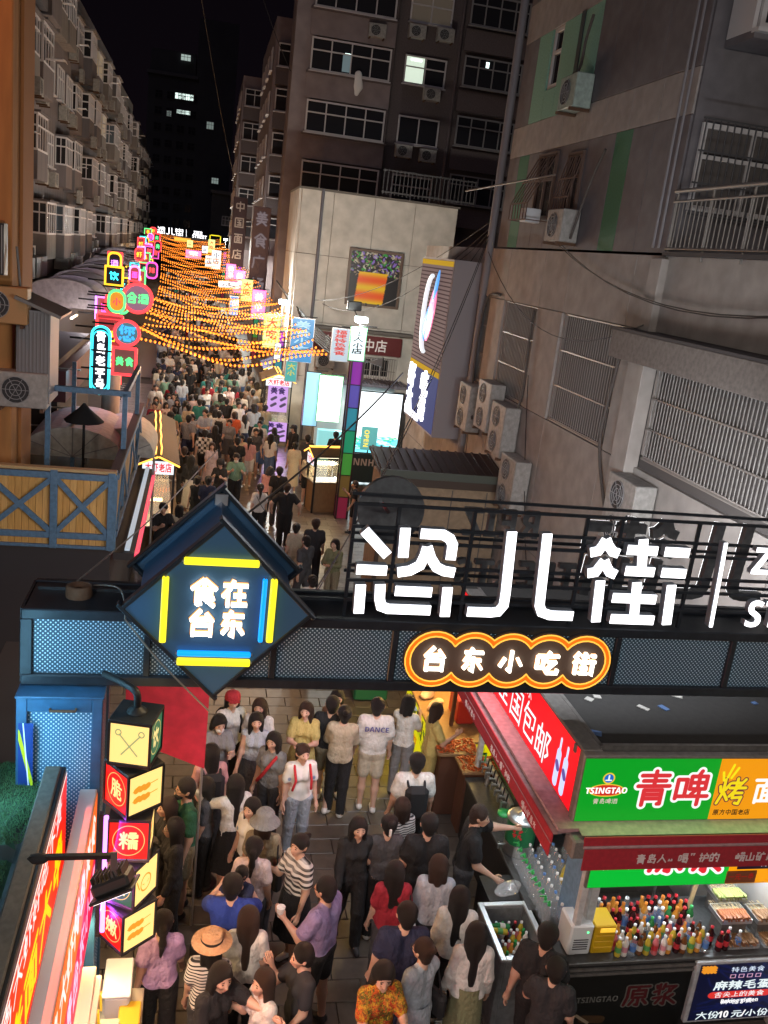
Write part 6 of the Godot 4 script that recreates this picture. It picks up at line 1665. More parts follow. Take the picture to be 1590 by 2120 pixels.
	for y in [0.7, 0.06]: put("rail", Geo.new().cyl(Vector3(0, y, -3.85), Vector3(0, y, 4.0), 0.018, 8).mesh(), alum, R)
	var rod := Geo.new().cyl(Vector3(0, 0.06, 0), Vector3(0, 0.7, 0), 0.009, 6).mesh()
	for i in 66: put("baluster", rod, alum, R, Vector3(0, 0, -3.8 + i * 0.118))
	var stub := Geo.new().cyl(Vector3(0, -0.1, 0), Vector3(0, 0.84, 0), 0.018, 6).mesh()
	for i in 9: put("railing_post", stub, alum, R, Vector3(0.02, 0, -3.8 + i * 0.95))
	# pipes, cages, air conditioners
	put("drain_pipe", Geo.new().cyl(Vector3(-0.1, 0, -20.75), Vector3(-0.1, 15, -20.75), 0.09, 10).mesh(), mat("pipe_grey", 0.2, 0.19, 0.2, 0.6), T)
	for z in [-12.9, -12.72]: put("drain_pipe", Geo.new().cyl(Vector3(-0.02, 8.1, z), Vector3(-0.02, 15, z), 0.035, 8).mesh(), M.pipe_grey, T)
	for c in [[-17.9, 1.0, 0.5, 1.25], [-16.45, 0.7, 0.22, 1.05]]:
		var cg := Node3D.new()
		cg.name = "window_cage"
		cg.transform = Transform3D(W, Vector3(-0.02, 9.15, c[0]))
		T.add_child(cg, true)
		window(T, Vector3(-0.03, 9.2, c[0]), W, c[1], c[3], 2, 0.6, mat("rust_frame", 0.1, 0.06, 0.045, 0.8), pane_d, false)
		for i in 7:
			var x: float = -c[1] / 2.0 + c[1] * i / 6.0
			put("rod", Geo.new().tube([Vector3(x, c[3] / 2, 0.04), Vector3(x, -c[3] / 2 + 0.3, c[2]), Vector3(x, -c[3] / 2, c[2])], 0.012, 5).mesh(), M.rust_frame, cg)
		for q in [[c[3] / 2, 0.05], [-c[3] / 2 + 0.3, c[2]], [-c[3] / 2, c[2]], [0.1, 0.05 + c[2] * 0.55]]: bx("hoop", cg, M.rust_frame, Vector3(0, q[0], q[1]), Vector3(c[1], 0.025, 0.02))
		for sx in [-0.5, 0.5]: put("side_rod", Geo.new().bar(Vector3(c[1] * sx, -c[3] / 2, 0.0), Vector3(c[1] * sx, -c[3] / 2, c[2]), 0.02, 0.02).mesh(), M.rust_frame, cg)
	put("shade_box", Geo.new().box(Vector3(-0.3, 8.62, -17.75), Vector3(0.3, 0.26, 0.34), Basis.IDENTITY, 0.01).mesh(), M.case_white, T)
	var acw := mat("ac_white", 0.34, 0.325, 0.3, 0.6, 0.0, "dirt", Vector3(1.5, 1.5, 1.5))
	var acg := mat("ac_mint", 0.34, 0.42, 0.37, 0.6, 0.0, "dirt", Vector3(1.5, 1.5, 1.5))
	for a in [[-20.1, 3.87], [-18.65, 4.15], [-17.55, 3.85], [-16.5, 2.98], [-11.7, 3.8]]: ac_unit(T, Vector3(-0.08, a[1], a[0]), W, 2, acw)
	ac_unit(T, Vector3(-0.04, 10.42, -16.6), W, 1, acg); ac_unit(T, Vector3(-0.04, 8.14, -16.2), W, 1, acw)
	bx("outlet_hood", T, joint, Vector3(-0.12, 12.7, -17.55), Vector3(0.2, 0.1, 0.5))
	for p in [[Vector3(-0.1, 12.0, -16.62), Vector3(-0.12, 11.6, -16.75), Vector3(-0.14, 11.2, -16.75), Vector3(-0.3, 10.9, -16.6)], [Vector3(-0.1, 9.65, -15.1), Vector3(-0.12, 9.3, -15.35), Vector3(-0.14, 8.8, -15.6), Vector3(-0.2, 8.2, -15.75)],
		[Vector3(-0.1, 6.85, -17.25), Vector3(-0.12, 6.2, -17.2), Vector3(-0.12, 5.2, -17.1), Vector3(-0.2, 4.6, -17.3)], [Vector3(-0.1, 6.75, -13.1), Vector3(-0.12, 6.0, -13.2), Vector3(-0.12, 5.0, -13.25), Vector3(-0.2, 3.9, -12.3)],
		[Vector3(-0.1, 7.0, -19.5), Vector3(-0.12, 6.9, -20.3), Vector3(-0.15, 6.0, -20.5), Vector3(-0.16, 5.0, -20.4), Vector3(-0.3, 4.2, -19.6)]]:
		put("refrigerant_line", Geo.new().tube(curve(p, 6), 0.026, 6).mesh(), mat("line_wrap", 0.1, 0.085, 0.075, 0.8, 0.0, "dirt", Vector3(6, 6, 6)), T)
	put("laundry_pole", Geo.new().cyl(Vector3(-0.2, 9.35, -17.0), Vector3(-1.0, 9.1, -20.2), 0.02, 6).mesh(), alum, T)
	# the lit billboard box at the corner
	var im := img(128, 300, Color(0.62, 0.52, 0.5))
	for y in range(0, 190, 7): im.fill_rect(Rect2i(0, y, 128, 2), Color(0.35, 0.27, 0.27))
	im.fill_rect(Rect2i(0, 0, 128, 9), Color(0.95, 0.75, 0.2)); im.fill_rect(Rect2i(0, 190, 128, 10), Color(0.95, 0.75, 0.2)); im.fill_rect(Rect2i(0, 200, 128, 100), Color(0.4, 0.42, 0.62))
	var L := thing("corner_billboard", "tall lit billboard box with a pink and blue emblem at the building's corner", "billboard", Vector3(5.75, 5.5, -23.0))
	bx("box", L, mat("bill_grey", 0.3, 0.28, 0.29, 0.6), Vector3(0.38, 0, 0), Vector3(0.7, 4.3, 3.3), 0.01)
	put("lit_face", Geo.new().quad(Vector3(0.02, -2.1, -1.62), Vector3(0.02, -2.1, 1.62), Vector3(0.02, 2.1, 1.62), Vector3(0.02, 2.1, -1.62)).mesh(), glow_print("bill_print", im, 0.6), L)
	M.bill_print.roughness = 0.95; M.bill_print.metallic_specular = 0.1
	for e in [[Vector3(-0.03, 0.75, 0.2), Vector3(0.04, 0.75, 0.34), "em_pink", [0.9, 0.2, 0.42]], [Vector3(-0.05, 0.4, -0.15), Vector3(0.04, 0.6, 0.16), "em_blue", [0.1, 0.4, 0.95]], [Vector3(-0.05, 1.45, 0.5), Vector3(0.04, 0.45, 0.1), "em_blue", [0.1, 0.4, 0.95]]]:
		put("emblem", Geo.new().ball(V3, e[1], 14).mesh(), glow(e[2], e[3][0], e[3][1], e[3][2], 1.2), L, e[0], Basis(Vector3.RIGHT, 0.35))
	var arc := []
	for i in 13: arc.append(Vector3(-0.09, 0.75 + cos(PI * i / 12.0) * 0.95, 0.15 - sin(PI * i / 12.0) * 0.5))
	put("emblem_arc", Geo.new().tube(arc, 0.06, 6).mesh(), glow("em_white", 0.9, 0.95, 1.0, 1.0), L)
	var i := 0
	for ch in "好吃大美":
		put("lit_character", han_geo(ch, 0.62, 0.1, 0.06, Transform3D(Basis(Vector3.UP, -PI / 2), Vector3(-0.01, -1.25 - 0.66 * (i / 2), -1.3 + (i % 2) * 1.5))).mesh(), M.letter_white, L)
		i += 1
	put("lit_bar", Geo.new().box(Vector3(-0.02, -1.95, -0.6), Vector3(0.05, 0.16, 1.5)).mesh(), M.letter_white, L)
	area(L, Vector3(-0.1, -1.3, 0), Vector3(-1, -0.3, 0.2), Vector2(2.8, 1.3), Color(0.85, 0.88, 1.0), 6.0)
	# the kiosk with the ribbed roof
	var K := thing("ribbed_roof_kiosk", "beige kiosk with a dark ribbed metal roof against the building", "kiosk", Vector3(5.1, 0, -18.0))
	bx("wall", K, mat("kiosk_beige", 0.3, 0.22, 0.14, 0.8, 0.0, "blotch", Vector3(1, 1, 1)), Vector3(0, 1.58, 0), Vector3(2.5, 3.16, 1.3))
	for x in [-0.62, 0.2, 0.95]: bx("door_joint", K, joint, Vector3(x, 1.55, 0.652), Vector3(0.02, 3.0, 0.01))
	bx("corner_post", K, mat("kiosk_brown", 0.05, 0.03, 0.02, 0.6), Vector3(-1.24, 1.6, 0.64), Vector3(0.08, 3.2, 0.08)); bx("beam", K, M.kiosk_brown, Vector3(0, 3.2, 0.66), Vector3(2.6, 0.22, 0.08))
	var tilt := Basis(Vector3.RIGHT, 0.16)
	put("roof", Geo.new().box(Vector3(0, 3.42, 0.0), Vector3(2.75, 0.06, 1.55), tilt).mesh(), mat("roof_maroon", 0.03, 0.011, 0.013, 0.5, 0.2), K)
	for k in 15: put("roof_rib", Geo.new().box(tilt * Vector3(-1.3 + k * 0.186, 0.04, 0.0) + Vector3(0, 3.42, 0), Vector3(0.04, 0.035, 1.54), tilt).mesh(), M.roof_maroon, K)
	put("roof_edge", Geo.new().box(Vector3(0, 3.36, 0.78), Vector3(2.78, 0.16, 0.05)).mesh(), mat("edge_green", 0.06, 0.07, 0.055, 0.6), K)
	# green bins and clutter behind the gate
	for q in [[Vector3(3.25, 0, -15.2), 0], [Vector3(3.3, 0, -14.2), 1]]:
		var o := thing("wheeled_bin", "green plastic rubbish bin with its lid shut by the kiosk" if q[1] == 0 else "green plastic rubbish bin with its lid open behind the gate", "bin", q[0])
		bx("body", o, mat("bin_green", 0.015, 0.12, 0.06, 0.5), Vector3(0, 0.5, 0), Vector3(0.6, 0.95, 0.55), 0.03)
		bx("lid", o, M.bin_green, Vector3(0, 1.0, 0), Vector3(0.64, 0.05, 0.6), 0.02)
		for sx in [-0.22, 0.22]: put("wheel", Geo.new().cyl(Vector3(sx - 0.03, 0.09, -0.28), Vector3(sx + 0.03, 0.09, -0.28), 0.09, 10).mesh(), M.black_plastic, o)

# overhead cables between buildings
func cable(label: String, a: Vector3, b: Vector3, sag: float, r := 0.012) -> void:
	var p := []
	for i in 15:
		var t := i / 14.0
		p.append(a.lerp(b, t) + Vector3(0, -sag * 4.0 * t * (1.0 - t), 0))
	tag(put("overhead_cable", Geo.new().tube(p, r, 5).mesh(), mat("cable_black", 0.02, 0.018, 0.018, 0.6), self), label, "cable", "overhead cables")

# ---------------------------------------------------------------- further along at the right hand
func small_stall(label: String, at: Vector3, yaw: float, w: float, d: float, h: float, roofm: Material, sign_mat: Material) -> Node3D:
	var o := thing("market_stall", label, "stall", at, yaw, "gabled market stalls")
	bx("counter", o, mat("stall_wood", 0.22, 0.14, 0.07, 0.6, 0.0, "wood", Vector3(3, 1, 3)), Vector3(0, 0.45, 0), Vector3(w * 0.86, 0.9, d * 0.9), 0.01)
	bx("counter_top", o, M.steel_bright, Vector3(0, 0.92, 0), Vector3(w * 0.9, 0.03, d * 0.94))
	bx("glass_case", o, M.case_glass, Vector3(0, 1.2, 0), Vector3(w * 0.8, 0.5, d * 0.8))
	for sx in [-0.44, 0.44]:
		for sz in [-0.44, 0.44]: bx("post", o, M.black_plastic, Vector3(sx * w, h * 0.5, sz * d), Vector3(0.05, h, 0.05))
	for s in [-1.0, 1.0]:
		var b := Basis(Vector3(0, 0, 1), -s * 0.42)
		put("roof_half", Geo.new().box(b * Vector3(s * w * 0.3, 0, 0) + Vector3(0, h + 0.2, 0), Vector3(w * 0.64, 0.04, d * 1.12), b).mesh(), roofm, o)
		for k in 7: put("shingle_course", Geo.new().box(b * Vector3(s * w * (0.05 + k * 0.085), 0.026, 0) + Vector3(0, h + 0.2, 0), Vector3(w * 0.09, 0.012, d * 1.13), b * Basis(Vector3(0, 0, 1), s * 0.06)).mesh(), roofm, o)
		put("eave_light", Geo.new().tube([b * Vector3(s * w * 0.01, -0.0, d * 0.57) + Vector3(0, h + 0.2, 0), b * Vector3(s * w * 0.62, -0.0, d * 0.57) + Vector3(0, h + 0.2, 0)], 0.022, 6).mesh(), glow("eave_amber", 1.0, 0.5, 0.08, 2.6), o)
	var zig := []
	for k in 9: zig.append(Vector3(0.05 + 0.02 * (k % 2), h + 0.245, -d * 0.55 + d * 1.1 * k / 8.0))
	put("ridge_light", Geo.new().tube(zig, 0.02, 5).mesh(), M.eave_amber, o)
	var z2 := []
	for p in zig: z2.append(p + Vector3(-0.12, 0, 0))
	put("ridge_light", Geo.new().tube(z2, 0.02, 5).mesh(), M.eave_amber, o)
	put("name_board", Geo.new().quad(Vector3(-w * 0.42, h - 0.28, d * 0.5), Vector3(w * 0.42, h - 0.28, d * 0.5), Vector3(w * 0.42, h + 0.02, d * 0.5), Vector3(-w * 0.42, h + 0.02, d * 0.5)).mesh(), sign_mat, o)
	bx("board_back", o, M.black_plastic, Vector3(0, h - 0.13, d * 0.48), Vector3(w * 0.88, 0.34, 0.04))
	bx("case_lamp", o, M.lamp_cream, Vector3(0, h - 0.05, 0), Vector3(w * 0.5, 0.03, d * 0.6))
	area(o, Vector3(0, h - 0.1, 0), Vector3(0.0, -1, 0.15), Vector2(w * 0.5, d * 0.5), Color(1.0, 0.88, 0.65), 5.0)
	return o

func rainbow_pole(label: String, x: float, z: float, y0: float, h: float, e: float, lampe: float) -> void:
	var o := thing("rainbow_pole", label, "light pole", Vector3(x, y0, z), 0, "rainbow light poles")
	var cs := [[0.3, 0.02, 0.06], [0.2, 0.12, 0.03], [0.08, 0.42, 0.06], [0.02, 0.45, 0.22], [0.03, 0.36, 0.5], [0.12, 0.1, 0.55], [0.34, 0.02, 0.5]]
	for i in 7:
		var s := glow("rainbow_%d" % i, cs[i][0], cs[i][1], cs[i][2], e)
		bx("lit_segment", o, s, Vector3(0, h * (i + 0.5) / 7.0, 0), Vector3(0.3, h / 7.0 - 0.03, 0.3))
		bx("ring", o, M.black_plastic, Vector3(0, h * (i + 1.0) / 7.0, 0), Vector3(0.33, 0.018, 0.33))
	for sx in [-0.165, 0.165]:
		for sz in [-0.165, 0.165]: bx("corner_rail", o, mat("pole_dark", 0.03, 0.015, 0.02, 0.5), Vector3(sx, h / 2, sz), Vector3(0.05, h, 0.05))
	bx("lamp_head", o, glow("lamp_cyan", 0.82, 1.0, 0.98, 4.0), Vector3(0, h + 1.15, 0), Vector3(0.34, 0.16, 0.34), 0.02)
	put("lamp_stem", Geo.new().cyl(Vector3(0, h, -0.1), Vector3(0, h + 1.1, -0.1), 0.03, 6).mesh(), M.black_plastic, o)
	omni(o, Vector3(-0.1, h + 1.0, 0.3), Color(0.96, 0.98, 0.95), lampe, 0.15)

func hang_sign(called: String, label: String, c: Vector3, w: float, h: float, m: Material, rim: Material, group := "hanging lightboxes") -> void:
	var o := thing(called, label, "sign", c, 0, group)
	bx("case", o, rim, V3, Vector3(w + 0.05, h + 0.05, 0.1), 0.01)
	for s in [0.0, PI]: put("lit_face", Geo.new().quad(Vector3(-w / 2, -h / 2, 0.054), Vector3(w / 2, -h / 2, 0.054), Vector3(w / 2, h / 2, 0.054), Vector3(-w / 2, h / 2, 0.054)).mesh(), m, o, V3, Basis(Vector3.UP, s))
	put("arm", Geo.new().cyl(Vector3(0, h * 0.5 + 0.08, 0), Vector3(0.5, h * 0.5 + 0.08, 0), 0.02, 6).mesh(), M.black_plastic, o)

func vert_print(id: String, bg: Color, fg: Color, text: String, e: float) -> StandardMaterial3D:
	var im := img(64, 40 + 56 * text.length(), bg)
	write(im, text, Vector2(10, 16), 44, 6, fg, true)
	return glow_print(id, im, e)

func build_middle() -> void:
	var conc := mat("render_white", 0.55, 0.525, 0.48, 0.85, 0.0, "blotch", Vector3(0.25, 0.25, 0.25))
	var T := thing("white_shop_building", "pale two-storey shop building with a framed lit picture on its wall", "building", Vector3(0, 0, -36.0))
	# wall panels with joints
	var xs := [3.46, 4.7, 6.3, 7.9, 9.6]
	var ys := [0.0, 2.6, 4.75, 7.3, 9.65]
	bx("core", T, mat("core_dark", 0.12, 0.11, 0.1, 0.9), Vector3(6.5, 4.78, -2.1), Vector3(6.0, 9.56, 4.0))
	for i in 4:
		for j in 4: bx("wall_panel", T, conc, Vector3((xs[i] + xs[i + 1]) / 2, (ys[j] + ys[j + 1]) / 2, -0.06), Vector3(xs[i + 1] - xs[i] - 0.015, ys[j + 1] - ys[j] - 0.015, 0.12), 0.004)
	for j in 4: bx("side_panel", T, conc, Vector3(3.42, (ys[j] + ys[j + 1]) / 2, -2.1), Vector3(0.1, ys[j + 1] - ys[j] - 0.015, 3.9), 0.004)
	bx("coping", T, M.core_dark, Vector3(6.5, 9.68, -2.0), Vector3(6.3, 0.08, 4.2))
	put("drain_pipe", Geo.new().cyl(Vector3(4.25, 0, 0.08), Vector3(4.25, 9.7, 0.08), 0.06, 8).mesh(), mat("pipe_blue", 0.1, 0.1, 0.12, 0.6), T)
	# framed lit picture: beer glass with splashes (a plain stand-in)
	var im := img(160, 160, Color(0.16, 0.14, 0.14))
	for i in 260:
		var p := Vector2(rng.randf() * 160, rng.randf() * 70)
		line_img(im, p, p + Vector2(rng.randf_range(-8, 8), rng.randf_range(-3, 9)), rng.randf_range(2, 6), [Color(0.55, 0.42, 0.75), Color(0.75, 0.72, 0.62), Color(0.3, 0.25, 0.3), Color(0.2, 0.6, 0.2), Color(0.6, 0.5, 0.4)][i % 5])
	for y in range(62, 158): im.fill_rect(Rect2i(int(34 - y * 0.08 + rng.randf() * 3), y, 92, 1), Color(0.95, 0.55 + 0.2 * sin(y * 0.13), 0.12))
	var P := thing("wall_picture", "framed lit picture of a golden drink on the pale wall", "picture", Vector3(6.55, 6.65, -35.9))
	for q in [[0, 1.03, 2.16, 0.1], [0, -1.03, 2.16, 0.1], [-1.03, 0, 0.1, 2.0], [1.03, 0, 0.1, 2.0]]: bx("frame", P, mat("pic_frame", 0.12, 0.08, 0.06, 0.5), Vector3(q[0], q[1], 0.03), Vector3(q[2], q[3], 0.09), 0.006)
	put("print", Geo.new().quad(Vector3(-1, -1, 0.02), Vector3(1, -1, 0.02), Vector3(1, 1, 0.02), Vector3(-1, 1, 0.02)).mesh(), glow_print("picture_print", im, 0.75), P)
	for sx in [-0.25, 0.25]: bx("spot_can", P, M.black_plastic, Vector3(sx, -1.0, 0.16), Vector3(0.06, 0.1, 0.12))
	# shop sign band, window, air conditioner
	im = img(384, 72, Color(0.36, 0.07, 0.08))
	write(im, "辣", Vector2(60, 12), 50, 7, Color(0.95, 0.95, 0.95)); write(im, "大中店", Vector2(170, 12), 48, 6, Color(0.9, 0.9, 0.9))
	put("shop_sign", Geo.new().box(V3, Vector3(3.7, 0.72, 0.12)).mesh(), mat("sign_red", 0.14, 0.012, 0.015, 0.6), T, Vector3(6.1, 4.08, 0.16))
	put("shop_sign_print", Geo.new().quad(Vector3(-1.83, -0.34, 0), Vector3(1.83, -0.34, 0), Vector3(1.83, 0.34, 0), Vector3(-1.83, 0.34, 0)).mesh(), flat_print("shop_sign_print", im), T, Vector3(6.1, 4.08, 0.223))
	bx("ledge", T, M.core_dark, Vector3(6.2, 4.62, 0.3), Vector3(4.2, 0.1, 0.7))
	window(T, Vector3(7.0, 3.2, 0.02), Basis.IDENTITY, 1.2, 0.8, 3, 0.0, M.frame_white, M.pane_dark)
	bars(T, Vector3(7.0, 3.1, 0.2), Basis.IDENTITY, 1.6, 1.0, 16, M.rod_alu, 1)
	ac_unit(T, Vector3(4.9, 3.05, 0.2), Basis.IDENTITY, 1, M.ac_white)
	# lit shop in front
	var S := thing("lit_juice_shop", "brightly lit glass-fronted shop with a corrugated canopy", "shop", Vector3(6.0, 0, -33.6))
	bx("canopy", S, mat("shop_canopy", 0.12, 0.12, 0.15, 0.5, 0.3), Vector3(0.1, 2.92, 0.3), Vector3(3.2, 0.1, 1.4))
	for k in 22: bx("canopy_rib", S, M.shop_canopy, Vector3(-1.4 + k * 0.145, 2.99, 0.3), Vector3(0.05, 0.05, 1.4))
	bx("shop_back", S, mat("shop_white", 0.6, 0.65, 0.66, 0.6), Vector3(0.1, 1.4, -0.9), Vector3(3.0, 2.8, 0.1))
	im = img(120, 160, Color(0.97, 0.99, 1.0))
	im.fill_rect(Rect2i(0, 120, 120, 40), Color(0.45, 0.85, 0.9))
	for i in 60: line_img(im, Vector2(rng.randf() * 120, 112 + rng.randf() * 44), Vector2(rng.randf() * 120, 112 + rng.randf() * 44), 2.0, [Color(0.2, 0.6, 0.75), Color(0.85, 0.97, 1), Color(0.3, 0.75, 0.5)][i % 3])
	put("lit_screen", Geo.new().box(V3, Vector3(2.0, 2.4, 0.08)).mesh(), M.black_plastic, S, Vector3(0.62, 1.5, 0.72))
	put("screen_face", Geo.new().quad(Vector3(-0.96, -1.15, 0), Vector3(0.96, -1.15, 0), Vector3(0.96, 1.15, 0), Vector3(-0.96, 1.15, 0)).mesh(), glow_print("screen_print", im, 2.2), S, Vector3(0.62, 1.5, 0.765))
	bx("counter", S, glow("counter_teal", 0.35, 0.85, 0.85, 0.8), Vector3(-0.7, 0.55, 0.5), Vector3(1.5, 1.0, 0.4))
	bx("counter_glow", S, glow("strip_green", 0.1, 1.0, 0.3, 1.6), Vector3(-0.3, 0.06, 0.74), Vector3(2.4, 0.05, 0.04))
	area(S, Vector3(0.3, 1.7, 0.95), Vector3(-0.35, -0.15, 1), Vector2(2.4, 1.8), Color(0.9, 0.98, 1.0), 16.0)
	area(S, Vector3(0.1, 2.8, 0.0), Vector3(0, -1, 0.2), Vector2(2.4, 0.6), Color(0.9, 1.0, 1.0), 5.0)
	var wl := glow("panel_white", 0.96, 1.0, 0.99, 1.8)
	hang_sign("standing_lightbox", "tall white lit menu box with a green rim by the juice shop", Vector3(4.55, 2.56, -31.0), 0.8, 1.6, wl, glow("rim_green", 0.15, 0.7, 0.3, 0.6), "")
	hang_sign("side_lightbox", "cyan lit side panel of the juice shop", Vector3(4.0, 2.4, -31.6), 0.5, 1.9, glow("panel_cyan", 0.35, 0.75, 0.95, 0.9), M.black_plastic, "")
	im = img(64, 96, Color(0.25, 0.7, 0.72))
	var op := thing("open_board", "small teal board with yellow OPEN lettering at the juice shop", "sign", Vector3(5.95, 1.42, -30.2))
	bx("panel", op, glow("teal_panel", 0.15, 0.55, 0.55, 0.7), V3, Vector3(0.56, 0.82, 0.05), 0.006)
	put("word", latin("OPEN", 0.17, 0.01), glow("open_yellow", 1.0, 0.8, 0.1, 1.2), op, Vector3(-0.1, 0, 0.03), Basis(Vector3(0, 0, 1), -PI / 2))
	put("stand", Geo.new().cyl(Vector3(0, -1.42, 0), Vector3(0, -0.4, 0), 0.025, 6).mesh(), M.black_plastic, op)
	var dk := thing("dark_banner", "dark banner with reversed white letters in front of the juice shop", "banner", Vector3(5.7, 0.55, -29.4))
	bx("panel", dk, mat("banner_dark", 0.02, 0.04, 0.05, 0.6), V3, Vector3(1.5, 1.0, 0.04))
	put("word", latin("YNNH", 0.24, 0.01), M.print_pale, dk, Vector3(-0.1, 0.2, 0.025))
	# hanging signs on this side
	hang_sign("blue_banner_sign", "pale blue lit banner sign with white characters beside the pale building", Vector3(3.62, 4.28, -33.0), 0.8, 1.55, vert_print("blue_banner", Color(0.25, 0.6, 0.85), Color(0.7, 0.9, 1), "美食小吃", 1.0), M.alu, "")
	hang_sign("white_red_sign", "white lit sign with red characters hanging by the shop", Vector3(4.72, 4.45, -31.0), 0.58, 1.1, vert_print("fujian_print", Color(0.75, 0.82, 0.88), Color(0.85, 0.2, 0.18), "福建特色美食", 1.0), M.alu, "")
	hang_sign("pole_top_sign", "white lit sign with black characters on top of the rainbow pole", Vector3(4.3, 5.1, -25.0), 0.42, 0.88, vert_print("pole_print", Color(0.92, 0.98, 1.0), Color(0.1, 0.12, 0.12), "上人小店", 1.5), M.rim_green, "")
	hang_sign("teal_small_sign", "small teal lit sign under the blue banner", Vector3(3.35, 3.1, -33.2), 0.4, 0.72, vert_print("teal_print", Color(0.3, 0.72, 0.7), Color(0.9, 0.85, 0.3), "大小", 0.9), M.alu, "")
	rainbow_pole("rainbow lit pole beside the shed with a white sign on top", 4.37, -25.2, 0.0, 4.62, 0.42, 11.0)
	rainbow_pole("rainbow lit pole at the second gabled stall", 3.16, -36.8, 0.0, 4.2, 0.55, 40.0)
	for q in [[3.5, -58.0], [3.1, -76.0], [2.4, -94.0]]: rainbow_pole("rainbow lit pole further up the street", q[0] + cxo(q[1]) * 0.3, q[1], gy(q[1]), 4.5, 0.55, 38.0)
	var wf := thing("wall_flood", "white flood light on the rainbow pole aimed at the pale building", "lamp", Vector3(4.2, 6.1, -25.6))
	bx("housing", wf, M.black_plastic, V3, Vector3(0.4, 0.26, 0.14), 0.02)
	bx("glass", wf, M.lamp_cyan, Vector3(0, 0, -0.08), Vector3(0.34, 0.2, 0.02))
	put("bracket", Geo.new().cyl(Vector3(0.1, -0.35, 0.3), Vector3(0, -0.1, 0.05), 0.02, 6).mesh(), M.black_plastic, wf)
	spot(wf, Vector3(0, 0, -0.15), Vector3(0.22, 0.03, -1), 58.0, Color(1.0, 0.98, 0.93), 66.0)
	var roof := mat("shingle_brown", 0.075, 0.055, 0.042, 0.8, 0.0, "blotch", Vector3(2, 2, 2))
	im = img(96, 28, Color(0.95, 0.97, 1.0))
	write(im, "大虾老店", Vector2(8, 4), 19, 2.2, Color(0.85, 0.15, 0.15))
	small_stall("gabled food stall with a lit white name board by the blue terrace", Vector3(-0.86, 0, -22.6), 3.0, 0.82, 4.6, 2.5, roof, glow_print("stall_board_a", im, 1.4))
	im = img(64, 90, Color(0.8, 0.62, 0.9))
	write(im, "美食", Vector2(8, 6), 22, 3, Color(0.15, 0.05, 0.3))
	for k in 4: line_img(im, Vector2(14 + 30 * (k % 2), 48 + 22 * (k / 2)), Vector2(26 + 30 * (k % 2), 40 + 22 * (k / 2)), 9, Color(0.3, 0.25, 0.35))
	var pm := glow_print("stall_board_b", im, 1.2)
	var st := small_stall("gabled food stall with a tall violet menu board", Vector3(3.05, 0, -35.2), 0.0, 1.15, 1.6, 2.6, roof, M.stall_board_a)
	put("menu_board", Geo.new().quad(Vector3(-0.38, 1.35, 0.86), Vector3(0.38, 1.35, 0.86), Vector3(0.38, 2.35, 0.86), Vector3(-0.38, 2.35, 0.86)).mesh(), pm, st)
	put("menu_board", Geo.new().quad(Vector3(-0.45, 0.2, 0.84), Vector3(0.45, 0.2, 0.84), Vector3(0.45, 0.95, 0.84), Vector3(-0.45, 0.95, 0.84)).mesh(), pm, st)
	area(st, Vector3(0, 1.4, 0.95), Vector3(0, -0.1, 1), Vector2(0.8, 1.6), Color(0.9, 0.7, 1.0), 4.0)
	st = small_stall("small gabled snack stall beside the rainbow pole", Vector3(3.95, 0, -25.9), -78.0, 0.72, 1.1, 1.7, roof, M.stall_board_a)
	st = small_stall("gabled food stall with blue cloth roof further up", Vector3(3.35, 0, -38.2), 0.0, 1.3, 2.2, 2.7, mat("cloth_blue", 0.06, 0.09, 0.2, 0.8), M.stall_board_a)
	# the dark apartment block behind
	var brown := mat("apt_brown", 0.11, 0.085, 0.085, 0.9, 0.0, "grain", Vector3(0.5, 0.5, 0.5))
	var taupe := mat("apt_taupe", 0.22, 0.175, 0.175, 0.9, 0.0, "blotch", Vector3(0.2, 0.2, 0.2))
	var A := thing("dark_apartment_block", "dark apartment block with white framed windows behind the pale building", "building", Vector3(0, 0, -44.0))
	bx("core", A, brown, Vector3(10.2, 11.0, -6.6), Vector3(12.0, 22.0, 12.9))
	bx("pilaster", A, taupe, Vector3(3.75, 11.0, -0.2), Vector3(0.9, 22.0, 0.9))
	bx("side_wall", A, taupe, Vector3(4.15, 11.0, -6.8), Vector3(0.1, 22.0, 12.4))
	for x in [7.75, 10.75]: put("drain_pipe", Geo.new().cyl(Vector3(x, 0, 0.15), Vector3(x, 22, 0.15), 0.08, 8).mesh(), brown, A)
	var fw := mat("apt_frame", 0.45, 0.42, 0.42, 0.6)
	var lit := glow("room_white", 0.85, 1.0, 0.82, 0.9)
	var lit_dim := glow("room_dim", 0.3, 0.24, 0.18, 0.14)
	for r in 4:
		var y := 13.2 + (r - 1) * 2.55
		var w := window(A, Vector3(5.85, y, 0.32), Basis.IDENTITY, 3.6, 1.35, 4, 0.62, fw, M.pane_dark)
		bx("balcony_front", A, taupe, Vector3(5.85, y - 1.3, 0.16), Vector3(3.8, 1.0, 0.3)); bx("balcony_slab", A, brown, Vector3(5.85, y - 0.76, 0.2), Vector3(3.9, 0.08, 0.4))
		if r == 2:
			bx("lit_room", w, glow("room_tube", 0.8, 1.0, 0.95, 3.0), Vector3(-0.15, 0.18, 0.03), Vector3(0.28, 0.06, 0.02)); bx("lit_curtain", w, glow("room_blue", 0.2, 0.28, 0.3, 0.5), Vector3(-0.2, -0.2, 0.018), Vector3(0.35, 0.7, 0.01))
		w = window(A, Vector3(9.3, y + 0.05, 0.06), Basis.IDENTITY, 1.95, 1.2, 2, 0.0 if r == 1 else 0.6, fw, M.pane_dark if r != 3 else lit_dim)
		if r == 2:
			bx("lit_pane", w, lit, Vector3(-0.5, 0, 0.016), Vector3(0.88, 1.1, 0.01)); bx("ceiling_tube", w, M.room_tube, Vector3(-0.45, 0.42, 0.03), Vector3(0.5, 0.09, 0.02))
